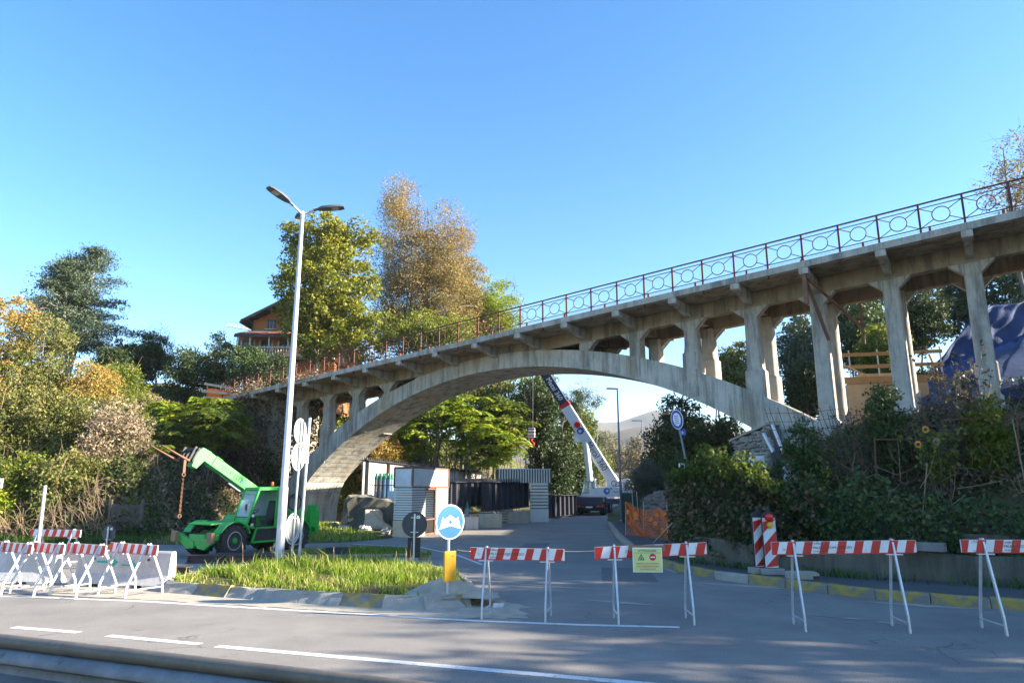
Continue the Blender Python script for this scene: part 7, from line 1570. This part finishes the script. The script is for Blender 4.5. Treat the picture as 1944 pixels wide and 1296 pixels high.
# ------------------------------------------------------------------ left side: pickets, poles, tangle
Yp = 31.2
pf = thing('picket_fence', 'old grey wooden picket gate in the shade at the hillside foot', 'fence', (at_y(205, 1000, Yp).x, Yp, hz(at_y(205, 1000, Yp).x, Yp))); z_ = pf.location.z; w_ = at_y(266, 1000, Yp).x - pf.location.x; h_ = at_y(235, 957, Yp).z - z_
for k in range(20): MB().box((.1 + k * (w_ - .2) / 19, 0, h_ / 2 + .03 * math.sin(k * 2.2)), (.05, .02, h_)).build('picket', 'timber_old', pf)
for dz in (.25, .8): MB().box((w_ / 2, .03, h_ * dz), (w_, .04, .07)).build('cross_rail', 'timber_old', pf)
for xx in (0, w_): MB().box((xx, .02, h_ / 2 + .1), (.12, .12, h_ + .25)).build('post', 'timber_old', pf)
p, q = at_y(86, 921, 20.2), at_y(71, 1052, 20.2); t = thing('pole', 'slim white pole standing behind the concrete barriers', 'pole', (q.x, 20.2, 0)); MB().tube([(0, 0, -.1), (p.x - q.x, 0, p.z)], .045, 12).build('tube', 'pole_white', t, smooth=True)
p = at_y(-12, 917, 21); t = thing('road_sign', 'white sign plate cut by the left picture edge', 'road sign', (p.x, 21, 0)); MB().tube([(0, .04, 0), (0, .04, p.z + .2)], .03, 8).build('post', 'galvanised', t, smooth=True); MB().box((0, 0, p.z), (.55, .015, .30)).build('sign_plate', 'sign_white', t); MB().box((.18, -.009, p.z - .02), (.05, .002, .12)).build('dark_mark', 'print_dark', t)
rng = np.random.default_rng(55); tg = MB()
for k in range(260):
    px = rng.uniform(-10, 215); Y = rng.uniform(30.3, 32.6); X = at_y(px, 980, Y).x; z_ = hz(X, Y); a = rng.normal(size=3); L_ = rng.uniform(.5, 1.5); p = Vector((X, Y, z_ + rng.uniform(0, .7))); q = p + Vector((a[0] * .6, a[1] * .25 - .1, abs(a[2]) * .6 + .1)).normalized() * L_; m_ = p.lerp(q, .55) + Vector((0, -.1, rng.uniform(0, .35))); tg.tube([p, p.lerp(m_, .5) + Vector((0, 0, .04)), m_, q], [.014, .012, .009, .005], 4, False)
tag(tg.build('bramble_tangle', 'twig_dry'), 'tangle of bare straw coloured bramble stems at the hillside foot', 'brambles', kind='stuff')
tg = MB()
for k in range(200):
    px = rng.uniform(150, 620); Y = rng.uniform(33, 46); X = at_y(px, 900, Y).x; z_ = hz(X, Y)
    if z_ < .3: continue
    a = rng.normal(size=3); L_ = rng.uniform(.6, 2.0); p = Vector((X, Y, z_ + .1)); q = p + Vector((a[0] * .5, -.3 - abs(a[1]) * .3, -.5 + a[2] * .5)).normalized() * L_; tg.tube([p, p.lerp(q, .5) + Vector((0, -.15, .25)), q], [.016, .012, .006], 4, False)
tag(tg.build('vine_stems', 'twig_dry'), 'dry vine stems hanging down the shaded slope under the bridge end', 'vines', kind='stuff')
# creeper hanging over the bridge abutment and its end
def on_bridge(pts): return [(bl(t, w).x, bl(t, w).y) for t, w in pts]
curtain('creeper', 'withered creeper covering the bridge abutment behind the lamp post', 'creeper', on_bridge([(-12, 1.5), (-5.0, 1.5), (-4.4, 2.2), (-4.4, 5.0)]), [6.0, 2.0, .3, .3], [8.6, 8.9, 8.3, 7.9], 'leaf_dry', 15000, .17, 501, .6, tint0=-.1)
curtain('creeper', 'green strands of creeper at the left foot of the arch', 'creeper', on_bridge([(-6, 1.6), (-4.3, 1.6), (-3.4, 1.75)]), [.0, .0, .0], [6, 4.2, 2.4], 'leaf_ivy', 4000, .15, 502, .4)
rng = np.random.default_rng(66); Pq = []
for k in range(9):
    t_ = rng.uniform(-7, 1.5); c_ = bl(t_, .3, zb(t_) + .28); Pq.append(np.array(c_) + rng.normal(size=(170, 3)) * np.array([.45, .3, .14 + .28 * (t_ < -4)]))
o = link('creeper', leaves_mesh('creeper', np.concatenate(Pq), .13, 'leaf_dry', rng, .7)); tag(o, 'silvery dry creeper spilling over the deck edge at the left end', 'creeper', kind='stuff')
# orange boards and net closing the far bridge end
eb = thing('site_fence', 'orange net with pale timber boards closing the left end of the bridge', 'fence', at_y(392, 762, 47.5)); o_ = Vector(eb.location)
for (p, q) in (((388, 728, 47.6), (482, 744, 46.2)), ((383, 742, 47.6), (450, 748, 46.4)), ((386, 754, 47.6), (440, 757, 46.4))): MB().bar(at_y(*p) - o_, at_y(*q) - o_, .05, .16).build('board', 'timber_pale', eb)
a_, b_, c_, d_ = [at_y(*p) - o_ + Vector((0, .08, 0)) for p in ((392, 736, 47.6), (475, 746, 46.3), (455, 764, 46.3), (390, 764, 47.6))]
MB().prism([a_, b_, c_, d_], (0, .01, 0)).build('net', 'net_orange', eb)
for f in (0., .5, 1.): MB().tube([d_.lerp(c_, f) - Vector((0, 0, .4)), a_.lerp(b_, f) + Vector((0, 0, .25))], .025, 6).build('post', 'rail_rust', eb)
# weed seed stalks on the island, scraps of paper
rng = np.random.default_rng(88); mb = MB()
for k in range(18):
    x, y = rng.uniform(-7.6, -2.2), rng.uniform(16.5, 20.4)
    if not inside(np.array([x]), np.array([y]), ISL1)[0]: continue
    z_ = .22; hh = rng.uniform(.35, .7); q = Vector((x + rng.normal() * .08, y, z_ + hh)); mb.tube([(x, y, z_ - .05), q], .0035, 3, False); mb.tube([q - Vector((0, 0, .12)), q], [.008, .004], 4)
tag(mb.build('seed_stalks', 'twig_dry'), 'thin seed stalks standing above the island grass', 'weeds', kind='stuff')
p = at_z(945, 1152, .0); t = thing('paper_scrap', 'crumpled white paper scrap on the road by the island kerb', 'litter', (p.x, p.y, .0)); rough = MB().prism([(-.10, -.05, .0), (.09, -.06, .01), (.12, .03, .02), (.0, .09, .0), (-.08, .05, .02)], (.01, .0, .06)).build('scrap', 'paper_white', t)
# bare stems and old twigs on the shaded bank
rng = np.random.default_rng(91); tg = MB()
for k in range(150):
    px = rng.uniform(1290, 1960); Y = rng.uniform(17.6, 20.5); X = at_y(px, 950, Y).x; z_ = hz(X, Y)
    if z_ < .4: continue
    a = rng.normal(size=3); L_ = rng.uniform(.4, 1.3); p = Vector((X, Y - .3, z_ + rng.uniform(.2, .6))); q = p + Vector((a[0] * .7, -.25, abs(a[2]) * .6 - .15)).normalized() * L_; tg.tube([p, p.lerp(q, .5) + Vector((0, -.05, .14 * a[1])), q], [.012, .009, .004], 4, False)
tag(tg.build('dead_twigs', 'twig_dry'), 'bare dead twigs and stems sticking out of the shaded bank', 'twigs', kind='stuff')
# ------------------------------------------------------------------ thin autumn haze over the valley
m = bpy.data.materials.new('haze'); m.use_nodes = True; nt = m.node_tree; nt.nodes.clear()
ou = nt.nodes.new('ShaderNodeOutputMaterial'); pv = nt.nodes.new('ShaderNodeVolumePrincipled'); pv.inputs['Density'].default_value = .00013; pv.inputs['Color'].default_value = (.80, .88, 1, 1); pv.inputs['Anisotropy'].default_value = .1
nt.links.new(pv.outputs[0], ou.inputs['Volume']); MATS['haze'] = m
hzb = MB().box((0, 900, 124), (7000, 4200, 252)).build('haze', 'haze'); tag(hzb, kind='stuff')
